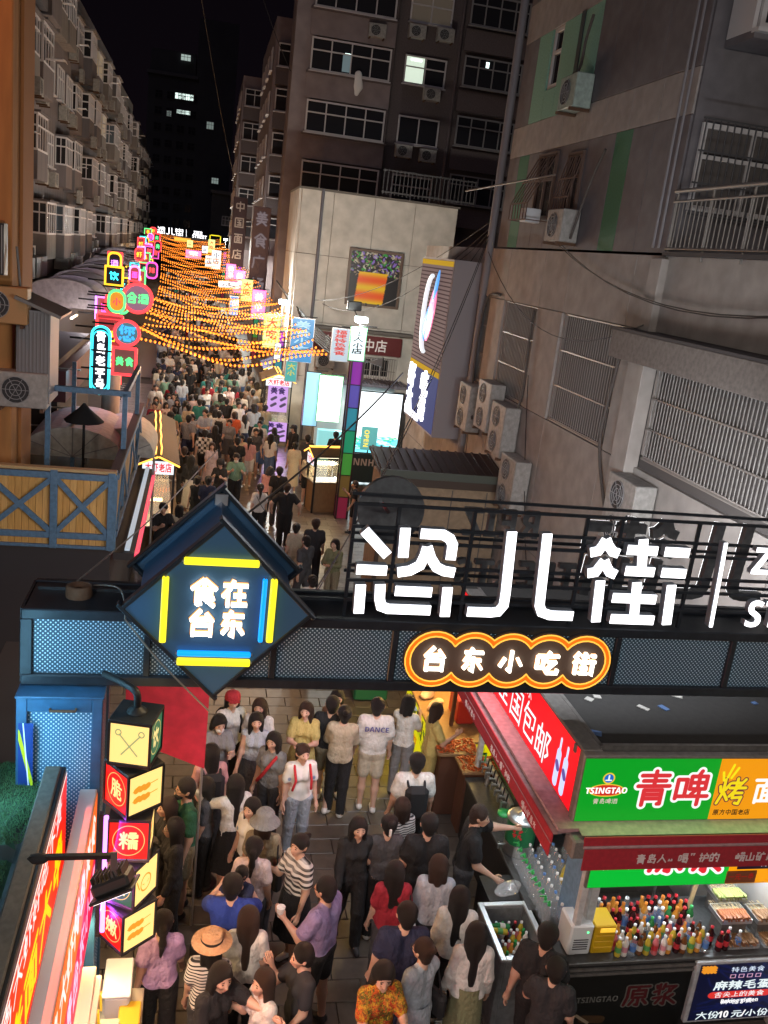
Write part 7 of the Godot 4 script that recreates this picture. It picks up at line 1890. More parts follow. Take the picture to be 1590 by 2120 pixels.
		w = window(A, Vector3(12.45, y + 0.35, 0.2), Basis.IDENTITY, 2.8, 1.3, 4, 0.66, mat("apt_frame_dim", 0.2, 0.19, 0.19, 0.6), M.pane_dark)
		bx("balcony_front", A, brown, Vector3(12.45, y - 0.9, 0.1), Vector3(3.0, 0.9, 0.2))
		if r == 2: bx("lit_room", w, M.room_tube, Vector3(-0.3, 0.38, 0.03), Vector3(0.14, 0.24, 0.02))
	for a in [[6.85, 16.75], [8.65, 17.0], [9.95, 17.05], [9.65, 14.55], [8.65, 12.0], [9.8, 11.95]]: ac_unit(A, Vector3(a[0], a[1], 0.3), Basis.IDENTITY, 1, M.ac_white)
	put("hanging_cloth", net_geo(net([[Vector3(0, 0, 0), Vector3(0.05, -0.5, 0.02), 0.16, 0.2, 0], [Vector3(0.05, -0.5, 0), Vector3(0, -0.8, 0), 0.2, 0.1, 0]], 0.06, 0.05)).mesh(), M.white_cloth, A, Vector3(6.2, 15.15, 0.6), Basis.IDENTITY.scaled(Vector3(1, 1, 0.3)))
	# roof garden fence between the pale building and the beige one
	var fe := thing("roof_fence", "dark iron fence on the pale building's roof", "fence", Vector3(8.0, 9.72, -34.5))
	for y in [0.1, 0.85]: bx("rail", fe, M.rod_dark, Vector3(0, y, 0), Vector3(3.6, 0.05, 0.05))
	for k in 24: bx("picket", fe, M.rod_dark, Vector3(-1.75 + k * 0.152, 0.45, 0), Vector3(0.03, 0.9, 0.03))
	# further blocks on this side
	for q in [[0, 3.4, -60.0, 20.5, 7.0, 14.0], [1, 2.2, -79.0, 20.0, 6.0, 12.0]]:
		var x0: float = q[1]; var z0: float = q[2]
		var Bk := thing("far_apartment_block", "taupe apartment block with bay windows beyond the dark block" if q[0] == 0 else "taupe apartment block at the street's far end", "building", Vector3(x0, 0, z0))
		bx("core", Bk, taupe, Vector3(q[4] / 2, q[3] / 2, -q[5] / 2), Vector3(q[4], q[3], q[5]))
		for r in 5:
			var y := 8.4 + r * 2.5
			window(Bk, Vector3(0.95, y, 0.35), Basis.IDENTITY, 1.5, 1.3, 2, 0.68, fw, M.pane_dark)
			bx("bay", Bk, brown, Vector3(0.95, y - 1.15, 0.2), Vector3(1.6, 1.0, 0.4))
			for k in 4: window(Bk, Vector3(-0.03, y, -2.0 - k * 3.0), W_street(), 1.5, 1.3, 3, 0.66, fw, M.pane_dark)
	var vb := thing("vertical_banner_sign", "tall grey vertical sign reading food plaza on the apartment wall", "sign", Vector3(3.25, 6.9, -57.5))
	bx("board", vb, mat("banner_grey", 0.17, 0.13, 0.15, 0.7), V3, Vector3(1.05, 5.3, 0.2), 0.02)
	var i := 0
	for ch in "美食广场":
		put("character", han_geo(ch, 0.82, 0.1, 0.05, Transform3D(Basis.IDENTITY, Vector3(-0.41, 1.55 - i * 1.27, 0.1))).mesh(), glow("banner_pale", 0.32, 0.28, 0.32, 0.5), vb)
		i += 1
	var vb2 := thing("dark_vertical_sign", "dark vertical sign with pale characters beside the food plaza sign", "sign", Vector3(2.2, 8.0, -66.0))
	bx("board", vb2, mat("vsign_dark", 0.04, 0.02, 0.025, 0.7), V3, Vector3(0.95, 4.6, 0.2), 0.02)
	i = 0
	for ch in "中国面店":
		put("character", han_geo(ch, 0.66, 0.08, 0.05, Transform3D(Basis.IDENTITY, Vector3(-0.33, 1.35 - i * 1.05, 0.1))).mesh(), mat("vsign_pale", 0.4, 0.38, 0.36, 0.7), vb2)
		i += 1
	# cables
	var k := 0
	var bundle := [[Vector3(6.35, 8.55, -20.9), Vector3(4.3, 5.6, -35.8), 0.5], [Vector3(6.35, 8.4, -20.9), Vector3(4.6, 5.5, -35.8), 0.9], [Vector3(6.35, 8.3, -20.9), Vector3(5.9, 7.4, -24.6), 0.3], [Vector3(6.35, 8.2, -20.9), Vector3(5.9, 5.9, -24.6), 0.1], [Vector3(6.35, 8.3, -20.8), Vector3(1.4, 3.6, -9.5), 0.5], [Vector3(6.35, 8.2, -20.8), Vector3(1.2, 3.5, -9.2), 0.7], [Vector3(6.3, 8.1, -16.3), Vector3(6.3, 8.0, -6.0), 0.75], [Vector3(6.3, 8.15, -16.3), Vector3(6.3, 8.4, -5.0), 1.0], [Vector3(6.3, 7.9, -20.5), Vector3(6.3, 7.0, -12.4), 0.9],
		[Vector3(6.42, 7.6, -20.9), Vector3(6.42, 3.2, -20.4), 0.0], [Vector3(6.4, 5.6, -17.0), Vector3(6.3, 2.2, -15.2), 0.35], [Vector3(6.35, 6.9, -12.6), Vector3(6.35, 4.6, -12.7), 0.0]]
	for c in bundle:
		cable("black overhead cable strung from the beige building's corner pipe", c[0], c[1], c[2], 0.009)
		k += 1
	for j in 7: cable("black cable in the thick bundle below the pale wall", Vector3(2.9 + j * 0.06, 6.1 - j * 0.08, -37.6), Vector3(6.2, 3.9 + j * 0.05, -30.5), 0.5 + j * 0.09, 0.03)
	cable("long thin cable crossing the dark sky above the street", Vector3(-1.0, 17.5, -40.0), Vector3(2.6, 9.5, -72.0), 0.6, 0.018)
	cable("thin cable from the dark sky to the apartment block", Vector3(1.5, 19.0, -46.0), Vector3(4.4, 14.0, -46.0), 0.5, 0.018)
	cable("thick cable over the paving from the shed to the gate", Vector3(5.0, 4.8, -22.0), Vector3(-0.5, 3.0, -11.5), 0.3, 0.02)

func W_street() -> Basis:
	return Basis(Vector3(0, 0, 1), Vector3.UP, Vector3(-1, 0, 0))
# ---------------------------------------------------------------- the left hand side
func neon_sign(label: String, c: Vector3, w: float, h: float, round_r: float, rim: Material, face: Material, text: String, tm: Material, s: float) -> Node3D:
	var o := thing("neon_sign", label, "neon sign", c, 0, "neon signs along the left hand shops")
	var p := PackedVector2Array()
	if round_r > 0.0:
		for q in [[w / 2 - round_r, h / 2 - round_r, 0.0], [-w / 2 + round_r, h / 2 - round_r, PI / 2], [-w / 2 + round_r, -h / 2 + round_r, PI], [w / 2 - round_r, -h / 2 + round_r, PI * 1.5]]:
			for i in 7: p.append(Vector2(q[0], q[1]) + Vector2.from_angle(q[2] + PI / 2 * i / 6.0) * round_r)
	else: p = PackedVector2Array([Vector2(w / 2, h / 2), Vector2(-w / 2, h / 2), Vector2(-w / 2, -h / 2), Vector2(w / 2, -h / 2)])
	put("board", Geo.new().poly(p, -0.06, 0.0).mesh(), face, o)
	for k in 2:
		var pts := []
		for q in p: pts.append(Vector3(q.x, q.y, 0) * (1.0 if k == 0 else 0.88) + Vector3(0, 0, 0.02))
		pts.append(pts[0])
		put("neon_tube", Geo.new().tube(pts, 0.03 if k == 0 else 0.014, 6, false).mesh(), rim, o)
	var i := 0
	var down := h > w * 1.4
	for ch in text:
		var n := text.length()
		var at := Vector3(-s / 2, (n / 2.0 - 1 - i) * s * 1.18 + s * 0.09, 0.005) if down else Vector3((i - n / 2.0) * s * 1.1 + 0.05 * s, -s / 2, 0.005)
		put("character", han_geo(ch, s, s * 0.15, 0.03, Transform3D(Basis.IDENTITY, at)).mesh(), tm, o)
		i += 1
	put("arm", Geo.new().cyl(Vector3(-w / 2 - 0.5, h * 0.3, -0.03), Vector3(-w / 2, h * 0.3, -0.03), 0.025, 6).cyl(Vector3(-w / 2 - 0.5, -h * 0.3, -0.03), Vector3(-w / 2, -h * 0.3, -0.03), 0.025, 6).mesh(), M.dark_metal, o)
	return o

func build_left() -> void:
	var frame := mat("balcony_frame", 0.6, 0.58, 0.6, 0.6)
	var walls := [mat("apt_pink", 0.19, 0.165, 0.17, 0.9, 0.0, "streak", Vector3(0.5, 0.08, 0.5)), mat("apt_mauve", 0.155, 0.14, 0.15, 0.9, 0.0, "streak", Vector3(0.5, 0.08, 0.5)), mat("apt_cream", 0.23, 0.205, 0.19, 0.9, 0.0, "streak", Vector3(0.5, 0.08, 0.5))]
	var E := Basis(Vector3(0, 0, -1), Vector3.UP, Vector3(1, 0, 0)) # facing +x, towards the street
	var para := Geo.new().box(Vector3(0, -0.72, 0.5), Vector3(2.5, 0.95, 0.96), Basis.IDENTITY, 0.02).mesh()
	var slab := Geo.new().box(Vector3(0, 0.98, 0.56), Vector3(2.7, 0.07, 1.16)).mesh()
	var glz := Geo.new().add(frame_geo(2.46, 1.2, 4, 0.66), Transform3D(Basis.IDENTITY, Vector3(0, 0.34, 0.95))).add(frame_geo(0.94, 1.2, 2, 0.66), Transform3D(Basis(Vector3.UP, -PI / 2), Vector3(-1.22, 0.34, 0.48))).mesh()
	var pane := Geo.new().box(Vector3(0, 0.34, 0.47), Vector3(2.36, 1.14, 0.86)).mesh()
	var rack := Geo.new()
	for i in 5: rack.cyl(Vector3(-0.9 + i * 0.1, -0.1, 1.0), Vector3(-0.75 + i * 0.12, -0.05, 1.75), 0.012, 4)
	rack.cyl(Vector3(-1.0, -0.06, 1.7), Vector3(0.2, -0.06, 1.7), 0.012, 4)
	var rackm := rack.mesh()
	var blocks := [[-25.5, -46.0, -6.3, 17.0, 0], [-46.5, -68.0, -6.7, 17.3, 1], [-68.5, -92.0, -7.2, 17.6, 2], [-92.5, -130.0, -8.3, 18.2, 1]]
	for bi in blocks.size():
		var b: Array = blocks[bi]
		var zc: float = (b[0] + b[1]) / 2; var len: float = b[0] - b[1]; var top: float = b[3]
		var T := thing("old_apartment_block", ["old apartment block with stacked glazed balconies beside the orange wall", "second old apartment block along the string lights", "third old apartment block further up", "last old apartment block before the tower"][bi], "building", Vector3(b[2], 0, zc))
		bx("wall", T, walls[b[4]], Vector3(-4, top / 2, 0), Vector3(8, top, len))
		bx("parapet", T, walls[b[4]], Vector3(-0.1, top + 0.25, 0), Vector3(0.25, 0.5, len))
		bx("shop_storey", T, mat("shop_dark", 0.03, 0.027, 0.03, 0.8), Vector3(0.7, 2.6, 0), Vector3(1.4, 5.2, len))
		var nb := int(len / 2.55)
		for i in nb:
			var z := len / 2 - 1.9 - i * len / nb
			for f in 4:
				var y := 7.1 + f * 2.75
				if y > top - 0.8: continue
				var r := rng.randf()
				if r < 0.72:
					var o := Node3D.new()
					o.name = "balcony"
					o.transform = Transform3D(E * Basis.IDENTITY.scaled(Vector3(rng.randf_range(0.72, 0.95), rng.randf_range(0.92, 1.05), rng.randf_range(0.45, 0.85))), Vector3(0, y, z))
					T.add_child(o, true)
					put("parapet", para, walls[rng.randi() % 3], o); put("glazing", glz, frame, o); put("panes", pane, [M.pane_dark, M.pane_dark, M.pane_dark, mat("pane_curtain", 0.14, 0.13, 0.13, 0.3), mat("pane_blue", 0.1, 0.13, 0.16, 0.25), M.pane_dark][rng.randi() % 6] if rng.randf() > 0.025 else glow("room_warm", 0.8, 0.62, 0.35, 0.35), o); put("canopy", slab, walls[(b[4] + 1) % 3], o)
					if rng.randf() < 0.4: ac_unit(o, Vector3(-0.2, -1.6, 0.98), Basis.IDENTITY, 1, M.ac_white)
					if rng.randf() < 0.7: put("drying_rack", rackm, M.alu, o)
				else:
					window(T, Vector3(0.03, y + 0.2, z), E, 1.7, 1.3, 3, 0.66, frame, M.pane_dark)
					if rng.randf() < 0.7: ac_unit(T, Vector3(0.02, y - 1.2, z), E, 1, M.ac_white)
			if rng.randf() < 0.6: bx("grille_box", T, M.grille_grey, Vector3(0.35, 5.75, z), Vector3(0.6, 0.7, 2.2), 0.01)
		if bi == 0: bx("lit_window", T, glow("win_orange", 1.0, 0.4, 0.08, 0.8), Vector3(0.12, 6.35, 6.2), Vector3(0.05, 0.9, 0.5))
	# the dark tower at the end
	var tw := mat("tower_dark", 0.035, 0.036, 0.042, 0.8, 0.0, "blotch", Vector3(0.05, 0.05, 0.05))
	var Tw := thing("dark_tower", "dark high-rise tower with a few lit windows at the street's end", "building", Vector3(0, 0, -160.0))
	bx("shaft", Tw, tw, Vector3(0.2, 20, -6), Vector3(6.2, 40, 12)); bx("wing", Tw, tw, Vector3(-6.6, 15.6, -5), Vector3(7.4, 31.2, 10)); bx("crown", Tw, tw, Vector3(-6.6, 33, -5), Vector3(7.0, 3.6, 9)); bx("cornice", Tw, mat("tower_trim", 0.06, 0.06, 0.065, 0.8), Vector3(-6.6, 31.3, -4.9), Vector3(7.8, 0.5, 10.4))
	for q in [[-4.72, 34.0, 1.6, 1.0, 0.5], [-4.63, 28.3, 3.0, 1.0, 1.6], [-4.65, 26.0, 2.2, 0.7, 1.2], [-6.89, 25.5, 0.8, 0.9, 0.25], [-0.37, 24.6, 1.2, 1.2, 0.2], [0.94, 16.3, 1.2, 1.0, 0.25]]:
		var w := window(Tw, Vector3(q[0], q[1], 0.05), Basis.IDENTITY, q[2], q[3], 3, 0.6, M.apt_frame, glow("tower_lit_%.2f" % q[4], 0.8, 1.0, 0.92, q[4]), false)
		w.name = "lit_window"
	for r in 9:
		for k in 4: window(Tw, Vector3(-8.6 + k * 1.8, 9.0 + r * 2.4, 0.05), Basis.IDENTITY, 1.2, 1.2, 2, 0.6, tw, M.pane_dark, false)
	var Lb := thing("low_dark_house", "low dark house in front of the tower", "building", Vector3(0.5, gy(-135.0), -135.0))
	bx("wall", Lb, tw, Vector3(4.5, 5, 0), Vector3(9, 10, 8)); bx("roof", Lb, M.tower_trim, Vector3(4.5, 10.2, 0), Vector3(9.4, 0.4, 8.4))
	window(Lb, Vector3(2.2, 6.6, 4.05), Basis.IDENTITY, 1.4, 1.2, 3, 0.6, M.apt_frame, M.pane_dark)
	# orange wall at the near left
	var O := thing("orange_wall_building", "orange painted building end with fan units at the near left", "building", Vector3(-2.9, 0, -15.9))
	var om := mat("orange_paint", 0.42, 0.185, 0.055, 0.85, 0.0, "streak", Vector3(0.8, 0.12, 0.8))
	bx("wall", O, om, Vector3(-3.0, 8.5, -0.1), Vector3(6.0, 17.0, 1.5), 0.02)
	bx("ledge", O, om, Vector3(-2.9, 7.3, 0.76), Vector3(5.6, 0.14, 0.3), 0.02)
	bx("corner_strip", O, mat("orange_deep", 0.3, 0.12, 0.035, 0.85), Vector3(0.03, 8.5, -0.35), Vector3(0.05, 17.0, 0.9))
	put("drop_cable", Geo.new().tube(curve([Vector3(0.06, 7.0, 0.6), Vector3(0.12, 6.4, 0.62), Vector3(0.16, 5.8, 0.55), Vector3(0.08, 5.2, 0.5)], 6), 0.02, 5).mesh(), M.cable_grey, O)
	ac_unit(O, Vector3(-0.1, 5.85, 0.66), Basis.IDENTITY, 1, mat("ac_orange", 0.36, 0.2, 0.08, 0.6)); ac_unit(O, Vector3(0.2, 4.55, 0.62), Basis.IDENTITY, 1, M.ac_white)
	var gbx := Node3D.new()
	gbx.name = "louvre_box"
	O.add_child(gbx)
	gbx.position = Vector3(-0.28, 6.95, 0.95)
	bx("case", gbx, M.dark_metal, V3, Vector3(0.5, 0.75, 0.3))
	for i in 14: bx("slat", gbx, M.grille_grey, Vector3(-0.22 + i * 0.034, 0, 0.155), Vector3(0.012, 0.7, 0.02))
	var clad := Node3D.new()
	clad.name = "clad_box"
	O.add_child(clad)
	clad.position = Vector3(0.36, 5.35, 0.4)
	bx("core", clad, M.pipe_grey, V3, Vector3(0.5, 1.45, 0.9))
	for i in 9: bx("rib", clad, mat("clad_pale", 0.16, 0.155, 0.15, 0.5, 0.3), Vector3(-0.22 + i * 0.055, 0, 0.455), Vector3(0.02, 1.4, 0.02))
	put("lid", Geo.new().box(Vector3(0.1, 0.8, 0.1), Vector3(0.72, 0.05, 1.2), Basis(Vector3(0, 0, 1), -0.35)).mesh(), M.clad_pale, clad)
	# the lamp that tints it
	var ol := thing("amber_street_lamp", "amber street lamp on a bracket beside the orange wall", "lamp", Vector3(-4.2, 12.0, -11.5))
	bx("head", ol, M.dark_metal, Vector3(0, 0.1, 0), Vector3(0.5, 0.12, 0.26), 0.02); bx("lit_face", ol, glow("amber_lamp", 1.0, 0.5, 0.12, 6.0), Vector3(0, 0.02, 0), Vector3(0.44, 0.03, 0.2))
	put("bracket", Geo.new().cyl(Vector3(0, 0.1, 0), Vector3(-1.5, 0.3, -3.8), 0.04, 8).mesh(), M.dark_metal, ol)
	spot(ol, Vector3(0, -0.05, 0), Vector3(0.1, -1, -0.75), 65.0, Color(1.0, 0.55, 0.2), 10.0)
	# terrace with yellow planks and blue braces
	var blue := mat("terrace_blue", 0.1, 0.2, 0.32, 0.55, 0.1, "dirt", Vector3(2, 2, 2))
	var Tr := thing("blue_terrace", "roof terrace with yellow plank parapet and blue cross braces", "terrace", Vector3(-1.14, 0, -14.0))
	bx("lower_storey", Tr, M.shop_dark, Vector3(-2.4, 1.25, -3.2), Vector3(4.7, 2.5, 6.2))
	bx("terrace_floor", Tr, mat("deck_dark", 0.035, 0.03, 0.028, 0.9), Vector3(-2.4, 2.55, -3.2), Vector3(4.75, 0.08, 6.3))
	var plank := [mat("plank_a", 0.6, 0.34, 0.1, 0.6, 0.0, "wood", Vector3(6, 0.6, 6)), mat("plank_b", 0.56, 0.31, 0.085, 0.6, 0.0, "wood", Vector3(6, 0.6, 6)), mat("plank_c", 0.63, 0.37, 0.12, 0.6, 0.0, "wood", Vector3(6, 0.6, 6))]
	var pl := Geo.new().box(V3, Vector3(0.096, 1.14, 0.02), Basis.IDENTITY, 0.003).mesh()
	for i in 38: put("plank", pl, plank[rng.randi() % 3], Tr, Vector3(-0.12 - i * 0.1, 3.18, -0.03))
	for i in 30: put("side_plank", pl, plank[rng.randi() % 3], Tr, Vector3(-0.03, 3.18, -0.25 - i * 0.2), Basis(Vector3.UP, PI / 2).scaled(Vector3(1, 1, 2)))
	for y in [3.74, 2.78, 2.6]: bx("rail", Tr, blue, Vector3(-1.95, y, 0.012), Vector3(3.9, 0.1 if y > 2.7 else 0.05, 0.05), 0.006)
	for x in [-0.05, -0.9, -1.9, -2.9]: bx("stile", Tr, blue, Vector3(x, 3.2, 0.02), Vector3(0.11, 1.26, 0.055), 0.006)
	bx("stile", Tr, blue, Vector3(-0.02, 3.2, -0.05), Vector3(0.1, 1.3, 0.12), 0.006)
	for q in [[-0.09, -0.87], [-0.93, -1.87], [-1.93, -2.87]]:
		put("brace", Geo.new().bar(Vector3(q[0], 2.83, 0.016), Vector3(q[1], 3.69, 0.016), 0.08, 0.045).mesh(), blue, Tr); put("brace", Geo.new().bar(Vector3(q[1], 2.83, 0.02), Vector3(q[0], 3.69, 0.02), 0.08, 0.045).mesh(), blue, Tr)
	bx("cap_rail", Tr, mat("cap_cream", 0.45, 0.33, 0.16, 0.6, 0.0, "wood", Vector3(1, 4, 4)), Vector3(-1.95, 3.83, -0.04), Vector3(3.95, 0.05, 0.16), 0.008)
	for y in [3.74, 2.8]: bx("side_rail", Tr, blue, Vector3(0.02, y, -3.1), Vector3(0.05, 0.09, 6.0))
	bx("side_cap", Tr, M.shop_dark, Vector3(-0.02, 3.83, -3.1), Vector3(0.14, 0.05, 6.0))
	for i in 6: put("brace", Geo.new().bar(Vector3(0.03, 2.84 + 0.85 * float(i % 2), -0.2 - i), Vector3(0.03, 3.69 - 0.85 * float(i % 2), -1.2 - i), 0.07, 0.03, Vector3(1, 0, 0)).mesh(), blue, Tr)
	for x in [-1.25, -0.02]: bx("frame_post", Tr, blue, Vector3(x, 3.7, -1.6), Vector3(0.08, 2.2, 0.08)); bx("frame_post", Tr, blue, Vector3(x, 3.7, -4.8), Vector3(0.08, 2.2, 0.08))
	bx("frame_beam", Tr, blue, Vector3(-0.63, 4.8, -1.6), Vector3(1.4, 0.09, 0.08)); bx("frame_beam", Tr, blue, Vector3(-0.02, 4.8, -3.2), Vector3(0.08, 0.09, 3.2))
	bx("edge_light", Tr, glow("edge_white", 0.7, 0.85, 1.0, 0.55), Vector3(0.2, 2.5, -3.0), Vector3(0.08, 0.03, 5.5)); bx("edge_light", Tr, glow("edge_red", 1.0, 0.08, 0.15, 1.2), Vector3(0.34, 2.35, -3.0), Vector3(0.05, 0.16, 5.5)); bx("edge_shelf", Tr, M.shop_dark, Vector3(0.15, 2.4, -3.0), Vector3(0.32, 0.12, 5.6))
	var yb := thing("yellow_barrel", "yellow plastic barrel on the terrace floor", "barrel", Vector3(-1.6, 2.59, -15.6))
	put("body", Geo.new().lathe([[0.001, 0], [0.2, 0], [0.22, 0.1], [0.22, 0.45], [0.19, 0.52], [0.001, 0.53]], V3, 14).mesh(), mat("barrel_yellow", 0.3, 0.28, 0.03, 0.5), yb)
	for y in [0.15, 0.4]: put("hoop", Geo.new().lathe([[0.222, y], [0.232, y + 0.02], [0.222, y + 0.04]], V3, 14).mesh(), M.barrel_yellow, yb)
	for q in [[-2.0, -17.2, 1]]:
		var o := thing("folded_parasol", "folded black parasol on the dark terrace by the orange wall" if q[2] == 0 else "folded black parasol on the dark terrace behind the barrel", "parasol", Vector3(q[0], 2.59, q[1]))
		put("pole", Geo.new().cyl(V3, Vector3(0, 1.7, 0), 0.025, 8).mesh(), M.dark_metal, o)
		put("cloth", Geo.new().lathe([[0.35, 1.35], [0.36, 1.38], [0.1, 1.6], [0.02, 1.7]], V3, 10).mesh(), M.black_cloth, o)
		put("foot", Geo.new().lathe([[0.25, 0.0], [0.24, 0.06], [0.04, 0.08]], V3, 12).mesh(), M.dark_metal, o)
	# shops between terrace and neon signs
	var Sh := thing("dark_shop_row", "row of dark two-storey shops behind the neon signs", "building", Vector3(-3.0, 0, -23.5))
	bx("wall", Sh, M.shop_dark, Vector3(-1.6, 2.2, -1.0), Vector3(3.0, 4.4, 6.0)); bx("fascia", Sh, mat("fascia_maroon", 0.06, 0.012, 0.018, 0.6), Vector3(0.0, 3.9, -0.5), Vector3(0.3, 0.7, 6.0))
	for i in 4: bx("shelf_bar", Sh, M.grille_grey, Vector3(-0.4, 2.9 + i * 0.45, 2.1), Vector3(1.6, 0.03, 0.05))
	put("column", Geo.new().cyl(Vector3(0.95, 0, 0.6), Vector3(0.95, 4.0, 0.6), 0.22, 14).mesh(), mat("column_pink", 0.42, 0.33, 0.32, 0.7, 0.0, "streak", Vector3(2, 0.4, 2)), Sh)
	for q in [[-2.35, -19.6, 2.95, 1.0, 2.4, 0], [-1.5, -20.3, 2.8, 0.7, 1.8, 1]]:
		var g := Geo.new()
		for i in 12:
			var a0 := PI * i / 12; var a1 := PI * (i + 1) / 12
			g.quad(Vector3(cos(a0) * q[3], sin(a0) * 0.6, q[4] / 2), Vector3(cos(a0) * q[3], sin(a0) * 0.6, -q[4] / 2), Vector3(cos(a1) * q[3], sin(a1) * 0.6, -q[4] / 2), Vector3(cos(a1) * q[3], sin(a1) * 0.6, q[4] / 2))
			g.tri(Vector3(0, 0, q[4] / 2), Vector3(cos(a0) * q[3], sin(a0) * 0.6, q[4] / 2), Vector3(cos(a1) * q[3], sin(a1) * 0.6, q[4] / 2))
		var o := thing("canvas_tent", "white barrel-shaped canvas tent behind the terrace" if q[5] == 0 else "smaller pale canvas tent beside the gabled stall", "tent", Vector3(q[0], 0, q[1]))
		put("canvas", g.mesh(), mat("canvas_white", 0.5, 0.5, 0.46, 0.8, 0.0, "dirt", Vector3(1, 1, 1)), o, Vector3(0, q[2], 0))
		for sx in [-1.0, 1.0]: put("pole", Geo.new().cyl(Vector3(sx * q[3], 0, q[4] / 2), Vector3(sx * q[3], q[2], q[4] / 2), 0.03, 6).mesh(), M.alu, o)
		for i in 5: put("rib", Geo.new().bar(Vector3(0, q[2] + 0.01, q[4] / 2 + 0.01), Vector3(cos(PI * (i + 1) / 6.0) * q[3], q[2] + sin(PI * (i + 1) / 6.0) * 0.6, q[4] / 2 + 0.01), 0.015, 0.01).mesh(), M.pipe_grey, o)
	# barrel awnings over the shops
	var fabric := mat("awning_lilac", 0.42, 0.4, 0.41, 0.75, 0.0, "dirt", Vector3(1, 1, 1))
	fabric.backlight_enabled = true; fabric.backlight = Color(0.7, 0.68, 0.7)
	for i in 6:
		var z := -31.0 - i * 6.2
		var x := -4.0 - i * 0.24
		var o := thing("barrel_awning", "pale lilac barrel awning over the left hand shops", "awning", Vector3(x, 5.0 + gy(z) * 0.6, z), 0, "lilac barrel awnings")
		var g := Geo.new()
		for k in 12:
			var a0 := PI * k / 12; var a1 := PI * (k + 1) / 12
			g.quad(Vector3(cos(a0) * 1.05, pow(sin(a0), 0.6) * 0.8, 2.6), Vector3(cos(a0) * 1.05, pow(sin(a0), 0.6) * 0.8, -2.6), Vector3(cos(a1) * 1.05, pow(sin(a1), 0.6) * 0.8, -2.6), Vector3(cos(a1) * 1.05, pow(sin(a1), 0.6) * 0.8, 2.6))
			g.tri(Vector3(0, 0, 2.58), Vector3(cos(a0) * 1.05, pow(sin(a0), 0.6) * 0.8, 2.58), Vector3(cos(a1) * 1.05, pow(sin(a1), 0.6) * 0.8, 2.58))
		put("fabric", g.mesh(), fabric, o)
		bx("shop_lamp", o, M.lamp_cream, Vector3(0, -0.5, 0), Vector3(0.06, 0.05, 1.4))
		omni(o, Vector3(0.1, -0.35, 0.5), Color(0.95, 0.9, 1.0), 2.2, 0.15); omni(o, Vector3(0.8, -0.3, 3.2), Color(1.0, 0.95, 0.95), 1.2, 0.1)
		for k in 3:
			var hp := []
			for j in 13: hp.append(Vector3(cos(PI * j / 12) * 1.06, pow(sin(PI * j / 12), 0.6) * 0.81, 2.6 - k * 2.6))
			put("hoop", Geo.new().tube(hp, 0.02, 4, false).mesh(), M.pipe_grey, o)
	# neon signs
	var cyan := glow("neon_cyan", 0.05, 0.85, 1.0, 2.6); var redn := glow("neon_red", 1.0, 0.05, 0.06, 2.4); var pinkn := glow("neon_pink", 1.0, 0.08, 0.5, 2.2); var greenn := glow("neon_green", 0.1, 1.0, 0.25, 2.0); var yeln := glow("neon_gold", 1.0, 0.55, 0.03, 2.2); var violn: Material = M.neon_violet
	var dkb := mat("board_navy", 0.008, 0.012, 0.03, 0.5); var dkr := glow("board_redlit", 0.5, 0.05, 0.06, 0.7); var bluec := glow("char_blue", 0.05, 0.45, 1.0, 1.6)
	neon_sign("tall dark neon sign with cyan outline and five white characters", Vector3(-2.28, 4.36, -22.5), 0.42, 1.6, 0.2, cyan, dkb, "青岛老字号", glow("char_white", 1, 1, 1, 2.2), 0.24)
	neon_sign("round neon sign with one blue character and red rim", Vector3(-1.7, 5.05, -22.6), 0.6, 0.6, 0.299, redn, glow("disc_teal", 0.12, 0.3, 0.35, 0.6), "您", bluec, 0.38)
	neon_sign("square neon sign with red frame and two green characters", Vector3(-1.72, 4.4, -22.4), 0.55, 0.66, 0.0, redn, glow("face_mauve", 0.3, 0.1, 0.09, 0.6), "美食", greenn, 0.2)
	neon_sign("round neon sign with two green characters and a red square", Vector3(-1.62, 5.75, -24.6), 0.75, 0.75, 0.37, redn, glow("disc_lilac", 0.4, 0.22, 0.4, 0.5), "合酒", greenn, 0.26)
	neon_sign("small arched neon sign in green with an orange core", Vector3(-2.1, 5.65, -24.2), 0.4, 0.55, 0.19, greenn, glow("core_orange", 0.9, 0.35, 0.03, 0.9), "小", redn, 0.2)
	neon_sign("tall red neon sign frame behind the cyan one", Vector3(-2.2, 4.5, -23.6), 0.62, 1.7, 0.0, redn, dkr, "老台东", yeln, 0.3)
	var cyc := [redn, violn, yeln, greenn, pinkn, cyan, yeln, redn]
	var texts := ["美", "串", "酒", "面", "辣", "虾", "饮", "烤"]
	for i in 40:
		var z := -27.0 - i * 1.4
		var x := -2.5 + cxo(z) - rng.randf_range(0.0, 0.7) + (0.5 if i % 4 == 0 else 0.0) - 0.018 * i
		neon_sign("%s neon sign with the character %s among the shop signs" % [["red", "violet", "amber", "green", "pink", "cyan", "amber", "red"][i % 8], texts[(i * 3) % 8]], Vector3(x, 5.6 + gy(z) + rng.randf_range(-0.6, 0.6), z), rng.randf_range(0.38, 0.58), rng.randf_range(0.45, 0.8), 0.0 if i % 3 else 0.18, cyc[i % 8], dkr if i % 2 else dkb, texts[(i * 3) % 8], cyc[(i + 3) % 8], 0.26)
	var ng := Node3D.new()
	for q in [[Vector3(-1.9, 4.6, -21.7), Color(1.0, 0.25, 0.3), 3.0], [Vector3(-2.3, 4.4, -21.9), Color(0.3, 0.85, 1.0), 2.0]]:
		area(get_node("neon_sign"), q[0] - Vector3(-2.28, 4.36, -22.5), Vector3(0.6, -0.4, 0.8), Vector2(0.5, 0.8), q[1], q[2])
	ng.free()

